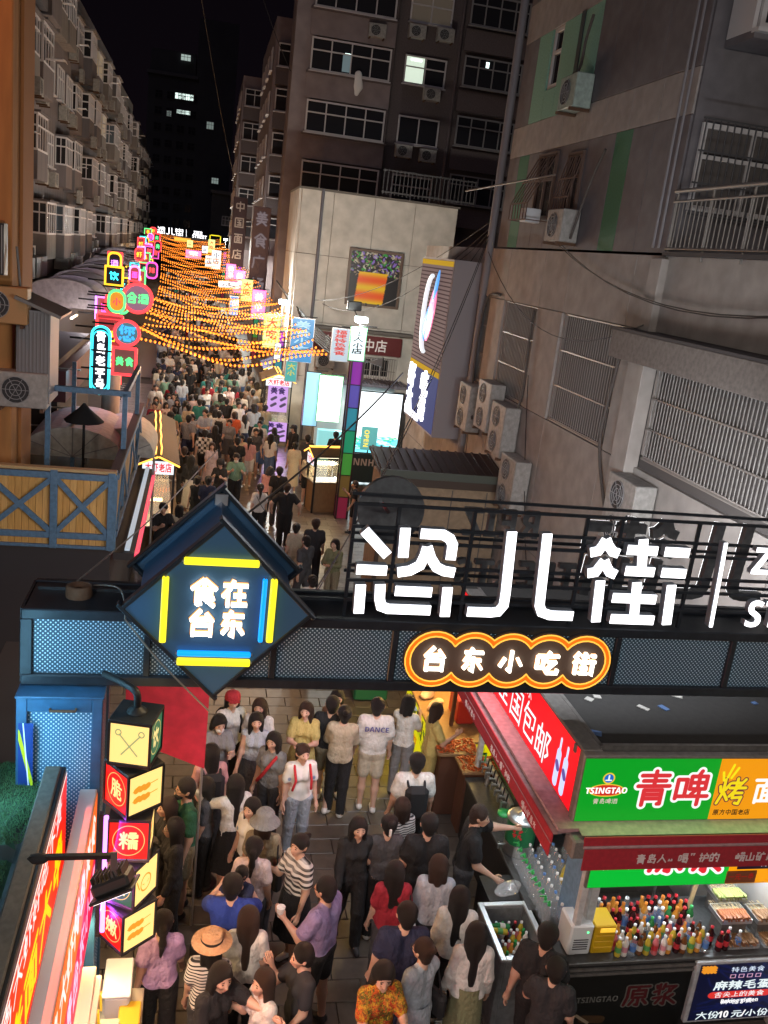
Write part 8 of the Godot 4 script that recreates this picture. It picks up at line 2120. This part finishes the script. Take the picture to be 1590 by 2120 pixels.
# ---------------------------------------------------------------- string lights, hanging lightboxes, the far gate
func build_strings() -> void:
	var bulb := Geo.new().ball(V3, Vector3(0.03, 0.037, 0.03), 6).mesh()
	var amber := glow("bulb_amber", 1.0, 0.25, 0.02, 3.0)
	var z := -23.0
	var row := 0
	while z > -108.0:
		var t := (-z - 23.0) / 85.0
		var xl := -1.55 + cxo(z) - 1.6 * t; var xr := 3.25 + cxo(z) + 0.3 * t
		var y := 5.02 + gy(z) + rng.randf_range(-0.06, 0.06)
		var sag := 0.36 + 0.14 * sin(row * 2.3) + rng.randf_range(-0.05, 0.08)
		var o := thing("string_light", "string of small amber bulbs sagging across the street, row %s" % ["over the crowd's front" if row < 6 else "over the thick of the crowd" if row < 20 else "far up the street"], "string light", Vector3(xl, y, z), 0, "amber string lights")
		var p := []
		for i in 17:
			var k := i / 16.0
			p.append(Vector3((xr - xl) * k, -sag * 4.0 * k * (1.0 - k) + 0.1 * sin(k * 9.0 + row), 0.15 * sin(k * 5.0 + row)))
		put("cord", Geo.new().tube(p, 0.008, 3, false).mesh(), M.cable_black, o)
		var n := 44 if row < 30 else 40
		for i in n:
			var k := (i + 0.5) / n
			put("bulb", bulb, amber, o, Vector3((xr - xl) * k, -sag * 4.0 * k * (1.0 - k) + 0.1 * sin(k * 9.0 + row) - 0.05, 0.15 * sin(k * 5.0 + row)))
		if row % 5 == 0:
			for k in [0.28, 0.72]: omni(o, Vector3((xr - xl) * k, -sag * 0.85 - 0.25, 0.3), Color(1.0, 0.74, 0.46), 4.6, 0.25)
		z -= 0.85 + 0.9 * t
		row += 1
	# lightboxes hung on the right hand side
	var prints := [vert_print("lb_yellow", Color(1.0, 0.97, 0.6), Color(0.85, 0.3, 0.2), "大吃", 1.7), vert_print("lb_pink", Color(1.0, 0.55, 0.75), Color(1, 1, 1), "美串", 1.7), vert_print("lb_white", Color(0.95, 0.98, 1.0), Color(0.3, 0.3, 0.35), "小店", 1.7), vert_print("lb_blue", Color(0.3, 0.6, 0.95), Color(1, 1, 1), "饮", 1.3)]
	var rims := [greenish(), M.neon_pink, M.alu, M.alu]
	for q in [[2.75, 4.2, -36.2, 0.6, 1.25, 0], [2.75, 4.55, -46.0, 0.62, 1.35, 1], [2.5, 4.75, -54.0, 0.6, 1.2, 0], [2.2, 5.0, -58.5, 0.6, 1.3, 1], [1.8, 5.2, -64.0, 0.6, 1.3, 1], [0.9, 5.8, -74.0, 0.7, 1.4, 2], [0.4, 5.5, -78.0, 0.6, 0.9, 2], [1.6, 4.3, -47.0, 0.4, 0.9, 3], [3.0, 3.5, -35.6, 0.22, 0.6, 2], [1.5, 4.9, -55.0, 1.2, 0.35, 2], [-0.9, 5.9, -79.0, 1.2, 0.6, 1], [0.0, 6.3, -86.0, 0.5, 0.6, 2], [-1.4, 6.6, -90.0, 0.5, 0.6, 0], [0.6, 6.6, -92.0, 0.6, 1.2, 0]]:
		hang_sign("hanging_lightbox", "%s lit box sign hanging over the crowd's edge" % ["yellow", "pink", "white", "blue"][q[5]], Vector3(q[0], q[1], q[2]), q[3], q[4], prints[q[5]], rims[q[5]])
	# the gate at the far end
	var G := thing("far_gate", "far street gate with white lit characters above the string lights", "gate", Vector3(-2.2, gy(-112.0), -112.0))
	bx("beam", G, M.gate_steel, Vector3(0, 4.4, 0), Vector3(8.0, 0.7, 0.5))
	for sx in [-3.7, 3.7]: bx("post", G, M.gate_steel, Vector3(sx, 2.1, 0), Vector3(0.6, 4.2, 0.5))
	var src: Node = get_node("street_gate")
	var k := 0
	for c in src.get_children():
		if String(c.name).begins_with("lit_character"):
			put("lit_character", (c.get_child(0) as MeshInstance3D).mesh, M.letter_white, G, Vector3(-4.6, 4.78 - 4.68, 0.3)) .scale = Vector3(1.0, 1.0, 1.0)
			k += 1
	put("lit_word", latin("ZIER", 0.36, 0.05), M.letter_white, G, Vector3(1.3, 5.35, 0.3)); put("lit_word", latin("STREET", 0.36, 0.05), M.letter_white, G, Vector3(1.5, 4.95, 0.3))
	put("oval_sign", Geo.new().box(Vector3(-0.4, 4.4, 0.3), Vector3(1.9, 0.42, 0.05), Basis.IDENTITY, 0.02).mesh(), M.neon_yellow, G)
	put("diamond_frame", Geo.new().bar(Vector3(2.7, 4.3, 0.3), Vector3(2.7, 5.3, 0.3), 0.1, 0.05).bar(Vector3(3.9, 4.3, 0.3), Vector3(3.9, 5.3, 0.3), 0.1, 0.05).bar(Vector3(2.8, 5.3, 0.3), Vector3(3.8, 5.3, 0.3), 0.1, 0.05).mesh(), M.tube_yellow, G)

func greenish() -> Material:
	return glow("rim_lime", 0.5, 0.85, 0.25, 0.9)

# ---------------------------------------------------------------- the crowd
const TINT := {"white": Color(0.60, 0.585, 0.56), "black": Color(0.012, 0.012, 0.014), "blackp": Color(0.022, 0.022, 0.026), "grey": Color(0.2, 0.2, 0.21), "greyd": Color(0.055, 0.055, 0.062), "navy": Color(0.016, 0.022, 0.06), "blue": Color(0.02, 0.05, 0.3), "bluej": Color(0.08, 0.14, 0.28), "paleblue": Color(0.36, 0.4, 0.46), "red": Color(0.3, 0.015, 0.03), "pink": Color(0.5, 0.26, 0.26), "pinkw": Color(0.58, 0.46, 0.46), "lavender": Color(0.4, 0.26, 0.46), "purple": Color(0.24, 0.19, 0.36), "yellow": Color(0.5, 0.4, 0.14), "cream": Color(0.5, 0.44, 0.34), "beige": Color(0.42, 0.36, 0.26), "khaki": Color(0.24, 0.2, 0.13), "olive": Color(0.17, 0.17, 0.09), "green": Color(0.015, 0.09, 0.045), "greeng": Color(0.14, 0.26, 0.19), "teal": Color(0.02, 0.16, 0.14), "orange": Color(0.6, 0.1, 0.03), "brown": Color(0.2, 0.13, 0.09)}

func one_person(e: Array, cell: float, i: int) -> Dictionary:
	var o := thing("person", e[12], "person", Vector3(e[0], gy(e[1]), e[1]), e[2])
	var tp: PackedStringArray = e[7].split(":")
	var wi: String = e[11]
	var s := {"h": e[3], "pose": e[4], "fem": e[5] == 1, "hair": e[6], "top": tp[0], "bottom": e[9], "topm": cloth(TINT[e[8]], tp[1] if tp.size() > 1 else ""), "botm": cloth(TINT[e[10]]), "with": wi, "seed": i,
		"skin": M.skin if i % 3 else M.skin_b, "hairm": M.hair_brown if i % 4 == 1 else M.hair_black, "shoem": M.shoe_dark if i % 3 == 0 else M.shoe_white, "glasses": "glasses" in wi, "mask": "mask" in wi, "maskm": M.black_cloth if e[8] == "green" else M.white_cloth,
		"hatm": cloth(Color(0.35, 0.02, 0.03) if e[6] == "cap" and e[8] == "white" else Color(0.02, 0.02, 0.025) if e[6] == "cap" else Color(0.45, 0.27, 0.15) if e[6] == "straw" else Color(0.2, 0.2, 0.2)), "loose": 0.03 if e[8] == "beige" or "dance" in wi else 0.014, "wide": 0.98 + 0.05 * sin(i * 1.7),
		"face": absf(wrapf(e[2], -180, 180)) < 125, "turn": 12.0 * sin(i * 2.1)}
	person(o, s, cell)
	extras(o, s)
	if "dance" in wi:
		var b: Vector3 = s.back
		put("print", latin("DANCE", 0.075, 0.004), cloth(Color(0.12, 0.12, 0.3)), o, b + Vector3(0, 0.12, -0.004), Basis(Vector3.UP, PI))
	if "clip" in wi: bx("hair_clip", o, M.white_cloth, Vector3(0, e[3] - 0.12, -0.13), Vector3(0.03, 0.09, 0.03), 0.01)
	s["node"] = o
	return s

func build_people() -> void:
	M["tex_print"] = tex_from(64, 64, func(x, y): return Color(0.75, 0.35, 0.25) if Vector2(x - 32, y - 36).length() < 9 else Color(0.5, 0.6, 0.8) if Vector2(x - 32, y - 18).length() < 5 else Color(1, 1, 1))
	var near := [
		[2.01, -8.30, 5, 1.64, "stroll", 1, "long", "long", "black", "trousers", "black", "", "woman in black shirt and wide black trousers walking towards the beer stall queue"],
		[1.56, -9.85, 8, 1.60, "stand", 1, "pony", "tee:print", "white", "trousers", "paleblue", "redstrap", "girl in white printed tee with red straps and pale jeans"],
		[2.68, -10.80, 175, 1.74, "stand", 0, "short", "tee", "white", "shorts", "cream", "dance", "person in oversized white DANCE tee and cream shorts from behind"],
		[3.19, -11.11, 150, 1.62, "phone", 1, "bob", "tee", "white", "trousers", "grey", "", "woman in white tee and grey leggings at the yellow stall holding a phone"],
		[2.21, -10.71, 170, 1.66, "fold", 1, "bun", "long", "beige", "trousers", "black", "", "person in loose beige hooded top and black trousers from behind"],
		[1.71, -10.88, -12, 1.63, "fold", 1, "long", "tee", "yellow", "skirt", "yellow", "", "woman in yellow puff-sleeved dress facing the gate"],
		[1.22, -10.10, -35, 1.62, "stand", 1, "long", "tee", "grey", "trousers", "greyd", "sash", "woman in grey top with a red shoulder strap"],
		[1.03, -10.61, -10, 1.62, "stroll", 1, "verylong", "tank", "paleblue", "skirt", "greyd", "", "woman with wavy brown hair in pale grey dress"],
		[0.72, -11.07, 20, 1.66, "stand", 1, "cap", "tee", "white", "trousers", "black", "backpack", "person in red cap and white tee with backpack straps"],
		[1.09, -10.94, -20, 1.64, "stand", 1, "long", "tee", "white", "skirt", "white", "", "woman in white dress behind the wavy haired woman"],
		[0.54, -10.57, 10, 1.60, "phone", 1, "bob", "tee", "grey", "trousers", "black", "mask", "person in grey tee and face mask looking down"],
		[0.44, -9.75, 190, 1.65, "stand", 1, "long", "tee", "pink", "trousers", "black", "backpack", "woman in pale pink tee with a black backpack from behind"],
		[0.16, -8.85, -75, 1.76, "stand", 0, "short", "tee", "green", "shorts", "khaki", "mask glasses", "man in green tee and black face mask by the lanterns"],
		[-0.02, -8.71, -85, 1.62, "cup", 1, "long", "long", "black", "trousers", "black", "", "woman in black jacket facing the snack stall"],
		[0.06, -8.34, -80, 1.62, "cup", 1, "verylong", "long", "black", "trousers", "black", "glasses", "woman in black with glasses holding an ice cream"],
		[0.71, -9.10, -160, 1.64, "hair", 1, "verylong", "long", "white", "skirt", "black", "", "woman with very long black hair in pale blouse touching her hair"],
		[0.89, -8.71, -55, 1.60, "stand", 1, "long", "tee:print", "white", "trousers", "black", "", "woman in white printed tee looking up"],
		[1.00, -8.42, 165, 1.62, "stand", 1, "bucket", "tee", "khaki", "trousers", "greyd", "shoulderbag", "person in grey bucket hat and khaki top with a black bag"],
		[0.86, -7.98, 170, 1.62, "stand", 1, "pony", "tee", "pinkw", "trousers", "greyd", "", "woman with a long braid in pinkish white tee from behind"],
		[1.35, -8.01, -60, 1.63, "cup", 1, "bun", "tee:widestripe", "white", "skirt", "black", "", "woman in black and white striped top and black skirt"],
		[0.62, -7.29, 172, 1.72, "hug", 0, "short", "tee", "blue", "trousers", "greyd", "", "man in blue tee carrying a child"],
		[0.76, -6.95, 175, 1.63, "stand", 1, "verylong", "tee", "white", "trousers", "black", "", "woman with long brown hair in white tee from behind"],
		[0.42, -6.66, 170, 1.60, "stand", 1, "straw", "tee:stripe", "white", "trousers", "greyd", "", "person in straw hat and striped top"],
		[0.44, -6.33, 40, 1.65, "reach", 1, "long", "tee", "black", "trousers", "black", "", "woman with black hair in black tee reaching forward"],
		[-0.01, -6.96, 182, 1.62, "stroll", 1, "pony", "tee", "lavender", "trousers", "black", "", "woman with ponytail in lavender top and black trousers"],
		[0.87, -6.23, -70, 1.60, "cup", 1, "verylong", "tee", "white", "trousers", "black", "", "woman with very long black hair in white tee holding a purple drink"],
		[1.23, -6.48, -75, 1.62, "eat", 1, "short", "tee:print", "blackp", "trousers", "black", "", "short haired woman in black printed tee eating"],
		[1.51, -7.19, -130, 1.74, "cupl", 0, "short", "tee", "purple", "shorts", "black", "glasses", "man in purple tee holding a white cup"],
		[2.36, -8.32, 176, 1.63, "stand", 1, "bun", "tee", "greyd", "trousers", "black", "clip", "woman with a hair clip in dark grey tee from behind"],
		[2.62, -8.76, 200, 1.55, "stand", 1, "bob", "tee:stripe", "white", "trousers", "black", "", "child in white and navy striped tee"],
		[2.91, -9.39, 178, 1.75, "stand", 0, "short", "tee", "white", "trousers", "black", "backpack", "man in white tee with a large black backpack"],
		[2.77, -8.18, 176, 1.74, "stand", 0, "short", "tee", "black", "trousers", "black", "", "man in black tee from behind beside the stall vendor"],
		[2.28, -7.55, 174, 1.62, "stand", 1, "long", "tee", "red", "trousers", "greyd", "shoulderbagwhite", "woman in dark red top with a white shoulder bag"],
		[2.74, -7.58, 168, 1.66, "stand", 1, "bob", "long", "paleblue", "trousers", "greyd", "", "woman in pale grey-blue shirt with brown hair from behind"],
		[2.22, -6.80, 176, 1.74, "stand", 0, "short", "tee", "navy", "trousers", "navy", "", "man in navy tee from behind"],
		[2.85, -7.12, 165, 1.64, "stand", 1, "verylong", "long", "white", "trousers", "black", "", "woman with waist-long hair in white blouse at the freezer"],
		[2.86, -6.60, 172, 1.66, "stand", 1, "verylong", "long", "white", "longskirt", "olive", "", "woman with very long hair in white blouse and olive dress"],
		[2.32, -6.45, -150, 1.64, "cup", 1, "bun", "long", "paleblue", "longskirt", "paleblue", "glasses shoulderbag", "woman in long pale blue shirt with glasses and a black bag"],
		[1.89, -6.22, 10, 1.64, "phone", 1, "long", "tee:flower", "white", "trousers", "black", "", "person in orange flowered shirt looking down"],
		[3.51, -6.48, 140, 1.74, "stroll", 0, "short", "tee", "black", "trousers", "black", "", "man in black tee walking past the freezer"],
		[3.50, -6.19, 150, 1.60, "cupl", 0, "short", "tee", "blackp", "trousers", "black", "", "person in black printed tee holding a white cup by the freezer"],
		[3.31, -8.35, 78, 1.74, "reach", 0, "short", "tee", "black", "shorts", "greyd", "", "stall vendor in black tee reaching for the keg"],
		[0.39, -9.19, -100, 1.55, "stand", 1, "bob", "tee", "greyd", "trousers", "black", "", "person in dark grey behind the man in green"],
		[2.07, -10.93, 160, 1.70, "stroll", 0, "short", "tee", "black", "shorts", "khaki", "", "man in black tee and khaki shorts under the gate"],
		[2.19, -11.29, 10, 1.62, "stroll", 1, "bob", "tee", "brown", "trousers", "black", "", "person in brown tee walking under the gate"],
		[3.56, -10.95, 95, 1.60, "cup", 1, "bob", "tee", "yellow", "trousers", "yellow", "", "vendor in yellow at the crayfish stall"],
	]
	var mid := [
		[1.75, -22.44, 178, 1.60, "stroll", 1, "pony", "tee", "white", "trousers", "black", "cross", "woman in white tee and black trousers with a thin bag strap"],
		[2.41, -22.16, 172, 1.72, "akimbo", 0, "short", "tee", "black", "trousers", "black", "", "man in all black with white shoes standing behind the diamond sign"],
		[2.34, -23.85, 176, 1.74, "stroll", 0, "short", "tee", "black", "trousers", "greyd", "cross", "man in black tee with a crossbody strap"],
		[0.77, -24.54, -10, 1.66, "phone", 1, "cap", "tee", "black", "trousers", "black", "", "woman in black cap and top holding a paper bag"],
		[1.22, -25.14, 5, 1.72, "phone", 0, "short", "tee", "greeng", "trousers", "black", "mask", "man in sage green tee and pale face mask"],
		[-0.23, -25.54, 170, 1.70, "cup", 0, "short", "tee", "black", "trousers", "greyd", "", "man in black tee at the gabled stall"],
		[-0.03, -24.59, 172, 1.70, "stand", 1, "long", "long", "blackp", "longskirt", "white", "", "woman in black jacket and white skirt"],
		[0.17, -22.68, 175, 1.62, "stand", 1, "bun", "tank", "black", "longskirt", "black", "", "woman in long black dress with white collar"],
		[0.43, -22.60, 178, 1.66, "stand", 1, "bun", "tee", "navy", "trousers", "white", "", "person in navy tee with hair in a bun"],
		[0.52, -21.23, 185, 1.60, "stand", 0, "short", "tee", "black", "trousers", "black", "", "person in black behind the gate's diamond"],
		[-0.57, -19.74, 20, 1.72, "phone", 0, "short", "tee", "black", "trousers", "black", "", "man in black tee looking at his phone by the gabled stall"],
		[-0.22, -20.20, 175, 1.55, "stand", 1, "bob", "tee", "cream", "trousers", "cream", "", "person in cream top sitting by the gabled stall"],
		[3.13, -27.63, 176, 1.64, "stand", 1, "bun", "tee", "cream", "longskirt", "cream", "", "woman in long cream dress"],
		[3.44, -26.30, 172, 1.66, "stand", 1, "long", "tee", "cream", "shorts", "black", "cross", "woman in cream tee and black shorts carrying a white bag"],
		[3.63, -28.63, 180, 1.70, "stand", 0, "short", "tee", "greyd", "trousers", "greyd", "", "man in dark grey near the violet menu board"],
		[3.31, -29.99, -60, 1.72, "stand", 0, "cap", "tee", "black", "trousers", "black", "", "man in black cap by the violet menu board"],
		[4.68, -29.47, 176, 1.72, "stand", 0, "short", "tee", "black", "trousers", "black", "", "man in black tee before the lit juice shop"],
		[4.46, -23.77, -95, 1.50, "cup", 0, "short", "tee", "black", "shorts", "black", "", "vendor in black tee behind the small snack stall"],
		[2.26, -30.99, 176, 1.74, "stroll", 0, "short", "tee", "teal", "trousers", "black", "", "man in teal tee walking up the street"],
		[1.74, -28.03, 176, 1.60, "stand", 1, "pony", "tee", "pink", "shorts", "white", "", "woman in pink top and white shorts from behind"],
		[1.32, -27.31, 178, 1.72, "stand", 0, "short", "tee", "black", "trousers", "black", "", "man in black tee from behind before the teal tee"],
		[1.35, -31.49, 176, 1.74, "stroll", 0, "short", "tee", "orange", "trousers", "black", "", "man in bright orange tee"],
		[0.84, -31.54, 176, 1.72, "stroll", 0, "short", "tee", "white", "trousers", "navy", "backpack", "man in white tee with a small backpack"],
		[0.34, -28.18, 172, 1.72, "stroll", 0, "short", "tee:check", "white", "shorts", "black", "", "person in black and white checked shirt"],
		[0.68, -29.23, 176, 1.66, "stroll", 1, "long", "tee", "black", "skirt", "black", "", "woman with long dark hair in black beside the checked shirt"],
		[0.56, -26.91, 10, 1.60, "stroll", 1, "long", "tee", "pinkw", "skirt", "pinkw", "", "woman in pale flowered dress walking towards the gate"],
		[2.45, -28.71, 160, 1.62, "stand", 1, "long", "tee", "white", "trousers", "bluej", "", "woman in white crop top and blue jeans"],
		[2.00, -24.16, 150, 1.64, "stoop", 1, "bob", "tee", "pink", "trousers", "black", "", "person in pink top bending forward"],
		[2.37, -19.17, 178, 1.60, "stroll", 1, "bun", "tee", "cream", "trousers", "cream", "", "woman in pale top and trousers walking behind the gate"],
		[2.79, -19.17, 178, 1.74, "stroll", 0, "short", "tee", "blackp", "trousers", "black", "", "man in black tee with white print on the back"],
		[2.47, -18.05, -140, 1.68, "stroll", 0, "short", "tee", "greyd", "trousers", "greyd", "", "man in dark grey tee walking behind the gate"],
		[3.10, -18.11, -30, 1.62, "fold", 1, "bob", "long", "olive", "trousers", "khaki", "", "person in olive jacket with folded arms behind the gate"],
		[2.36, -15.88, 178, 1.60, "stroll", 1, "bun", "tee", "white", "trousers", "white", "", "woman in white just behind the gate beam"],
	]
	var done := []
	for i in near.size():
		var s := one_person(near[i], 0.021, i)
		done.append(Vector2(near[i][0], near[i][1]))
		var o: Node3D = s.node
		var hr: Vector3 = o.transform * s.hands[0]; var hl: Vector3 = o.transform * s.hands[1]
		var fw: Vector3 = o.basis.z
		var lab: String = near[i][12]
		if "white cup" in lab:
			var at := (hl if "purple" in lab else hl) + fw * 0.05 + Vector3(0, 0.01, 0)
			held("paper_cup", "white paper cup in the hand of the " + ("man in purple tee" if "purple" in lab else "person by the freezer"), "cup", Geo.new().lathe([[0.001, 0], [0.03, 0], [0.042, 0.1], [0.044, 0.105], [0.001, 0.106]], V3, 12), M.white_cloth, at)
		if "ice cream" in lab: held("ice_cream", "ice cream in a paper cone held by the woman with glasses", "ice cream", Geo.new().lathe([[0.012, -0.06], [0.035, 0.06], [0.045, 0.09], [0.035, 0.13], [0.001, 0.15]], V3, 12), M.milk_white, hr + fw * 0.05 + Vector3(0, 0.04, 0))
		if "purple drink" in lab: held("plastic_cup", "clear cup of purple drink held by the woman with long hair", "cup", Geo.new().lathe([[0.001, -0.04], [0.032, -0.04], [0.042, 0.1], [0.04, 0.12], [0.001, 0.14]], V3, 12), mat("purple_drink", 0.3, 0.18, 0.36, 0.2), hr + fw * 0.05)
		if "holding a phone" in lab: held("mobile_phone", "mobile phone held by the woman at the yellow stall", "phone", Geo.new().box(V3, Vector3(0.075, 0.15, 0.01), Basis(Vector3.RIGHT, -0.7), 0.004), glow("phone_lit", 0.4, 0.55, 0.8, 0.5), (hr + hl) / 2 + fw * 0.06 + Vector3(0, 0.06, 0), near[i][2])
		if "carrying a child" in lab:
			var c := thing("person", "small child held in the arms of the man in blue tee", "person", o.position + fw * 0.24 + Vector3(0.06, 0.52, 0), near[i][2] + 150)
			var cs := {"h": 1.12, "pose": "hug", "fem": false, "hair": "short", "top": "tee", "bottom": "shorts", "topm": cloth(TINT.navy), "botm": cloth(TINT.greyd), "seed": 3, "loose": 0.012, "turn": -20.0, "wide": 0.95}
			person(c, cs, 0.025)
	for i in mid.size():
		one_person(mid[i], 0.026, i + 100)
		done.append(Vector2(mid[i][0], mid[i][1]))
	# prototypes for the crowd further up, then copies in other colours
	var protos := []
	var specs := [["stroll", 0, "short", "tee", "trousers"], ["walk", 1, "long", "tee", "trousers"], ["stand", 1, "pony", "tee", "shorts"], ["walk", 0, "short", "tee", "shorts"], ["phone", 1, "bob", "long", "trousers"], ["stroll", 1, "bun", "tee", "skirt"], ["stand", 0, "short", "tee", "trousers"], ["stroll", 1, "verylong", "tee", "longskirt"], ["cup", 1, "long", "tank", "skirt"], ["fold", 0, "short", "tee", "shorts"], ["walk", 1, "bun", "tee", "trousers"], ["phone", 0, "cap", "tee", "trousers"]]
	for i in specs.size():
		var sp: Array = specs[i]
		var o := Node3D.new()
		var s := {"h": 1.74 if sp[1] == 0 else 1.63, "pose": sp[0], "fem": sp[1] == 1, "hair": sp[2], "top": sp[3], "bottom": sp[4], "topm": M.white_cloth, "botm": M.black_cloth, "hatm": M.black_cloth, "seed": i, "face": true, "loose": 0.016, "skin": M.skin if i % 2 else M.skin_b}
		add_child(o)
		person(o, s, 0.03)
		remove_child(o)
		protos.append([o, sp])
	var tops := ["white", "white", "black", "black", "cream", "grey", "greyd", "pinkw", "navy", "paleblue", "white", "beige", "black", "brown", "greeng", "pinkw", "white", "paleblue", "black", "khaki", "grey", "teal", "red"]
	var bots := ["black", "greyd", "navy", "bluej", "black", "khaki", "cream", "grey"]
	var placed := 0
	var tries := 0
	while placed < 210 and tries < 9000:
		tries += 1
		var z := -27.0 - pow(rng.randf(), 0.85) * 33.0
		var x := rng.randf_range(-1.55, 2.75) + cxo(z) - (0.5 * (-z - 27.0) / 33.0)
		if z > -30.0 and x > 2.2: continue
		var ok := true
		for d in done:
			if d.distance_to(Vector2(x, z)) < (0.5 if z > -40.0 else 0.42):
				ok = false
				break
		if not ok: continue
		done.append(Vector2(x, z))
		var pr: Array = protos[rng.randi() % protos.size()]
		var tc: String = tops[rng.randi() % tops.size()]; var bc: String = bots[rng.randi() % bots.size()]
		var o: Node3D = (pr[0] as Node3D).duplicate()
		o.name = numbered("person")
		add_child(o)
		var names_c := {"greyd": "dark grey", "bluej": "denim blue", "greeng": "sage green", "paleblue": "pale blue", "pinkw": "pale pink"}
		tag(o, "person in %s top and %s %s, %s hair, in the crowd" % [names_c.get(tc, tc), names_c.get(bc, bc), pr[1][4].replace("longskirt", "long skirt"), {"verylong": "very long", "pony": "tied", "bun": "pinned-up", "cap": "capped", "bob": "bobbed"}.get(pr[1][2], pr[1][2])], "person", "crowd under the string lights")
		o.position = Vector3(x, gy(z), z)
		o.rotation.y = deg_to_rad((180.0 if rng.randf() < 0.62 else 0.0) + rng.randf_range(-35, 35))
		var k := rng.randf_range(0.95, 1.05)
		o.scale = Vector3(k, k, k)
		for c in o.get_children():
			if c.name == "top": c.material_override = cloth(TINT[tc])
			elif c.name in ["trousers", "shorts", "skirt", "underskirt"]: c.material_override = cloth(TINT[bc])
		placed += 1
	for p in protos: p[0].free()
	# beyond that the crowd is one mass
	var fb := net([[Vector3(-0.08, 0.08, 0), Vector3(-0.09, 0.9, 0), 0.07, 0.1, 2], [Vector3(0.08, 0.08, 0.05), Vector3(0.09, 0.9, 0), 0.07, 0.1, 2], [Vector3(-0.07, 1.0, 0), Vector3(-0.1, 1.32, 0), 0.12, 0.12, 1], [Vector3(0.07, 1.0, 0), Vector3(0.1, 1.32, 0), 0.12, 0.12, 1], [Vector3(-0.2, 1.36, 0), Vector3(-0.26, 0.85, 0.05), 0.06, 0.04, 0], [Vector3(0.2, 1.36, 0), Vector3(0.26, 0.85, 0.08), 0.06, 0.04, 0], [Vector3(0, 1.4, 0), Vector3(0, 1.58, 0), 0.06, 0.1, 3]], 0.045, 0.03)
	var g := net_geo(fb)
	var a := []
	a.resize(Mesh.ARRAY_MAX)
	a[Mesh.ARRAY_VERTEX] = g.v; a[Mesh.ARRAY_NORMAL] = g.n; a[Mesh.ARRAY_INDEX] = g.ix
	var cols := PackedColorArray()
	for i in fb.id: cols.append([Color(0.6, 0.45, 0.38), Color(1, 1, 1), Color(0.12, 0.12, 0.14), Color(0.04, 0.03, 0.03)][i])
	a[Mesh.ARRAY_COLOR] = cols
	var am := ArrayMesh.new()
	am.add_surface_from_arrays(Mesh.PRIMITIVE_TRIANGLES, a)
	var fm := StandardMaterial3D.new()
	fm.resource_name = "crowd_cloth"
	fm.vertex_color_use_as_albedo = true; fm.roughness = 0.9
	var mm := MultiMesh.new()
	mm.transform_format = MultiMesh.TRANSFORM_3D; mm.use_colors = true; mm.mesh = am
	mm.instance_count = 230
	for i in 230:
		var z := -60.0 - rng.randf() * 45.0
		var x := rng.randf_range(-2.3, 2.2) + cxo(z)
		mm.set_instance_transform(i, Transform3D(Basis(Vector3.UP, rng.randf() * TAU), Vector3(x, gy(z), z)))
		mm.set_instance_color(i, TINT[tops[rng.randi() % tops.size()]])
	var crowd := MultiMeshInstance3D.new()
	crowd.name = "distant_crowd"
	crowd.multimesh = mm; crowd.material_override = fm
	crowd.set_meta("kind", "stuff")
	tag(crowd, "distant mass of people far up the street under the lights", "crowd")
	add_child(crowd)
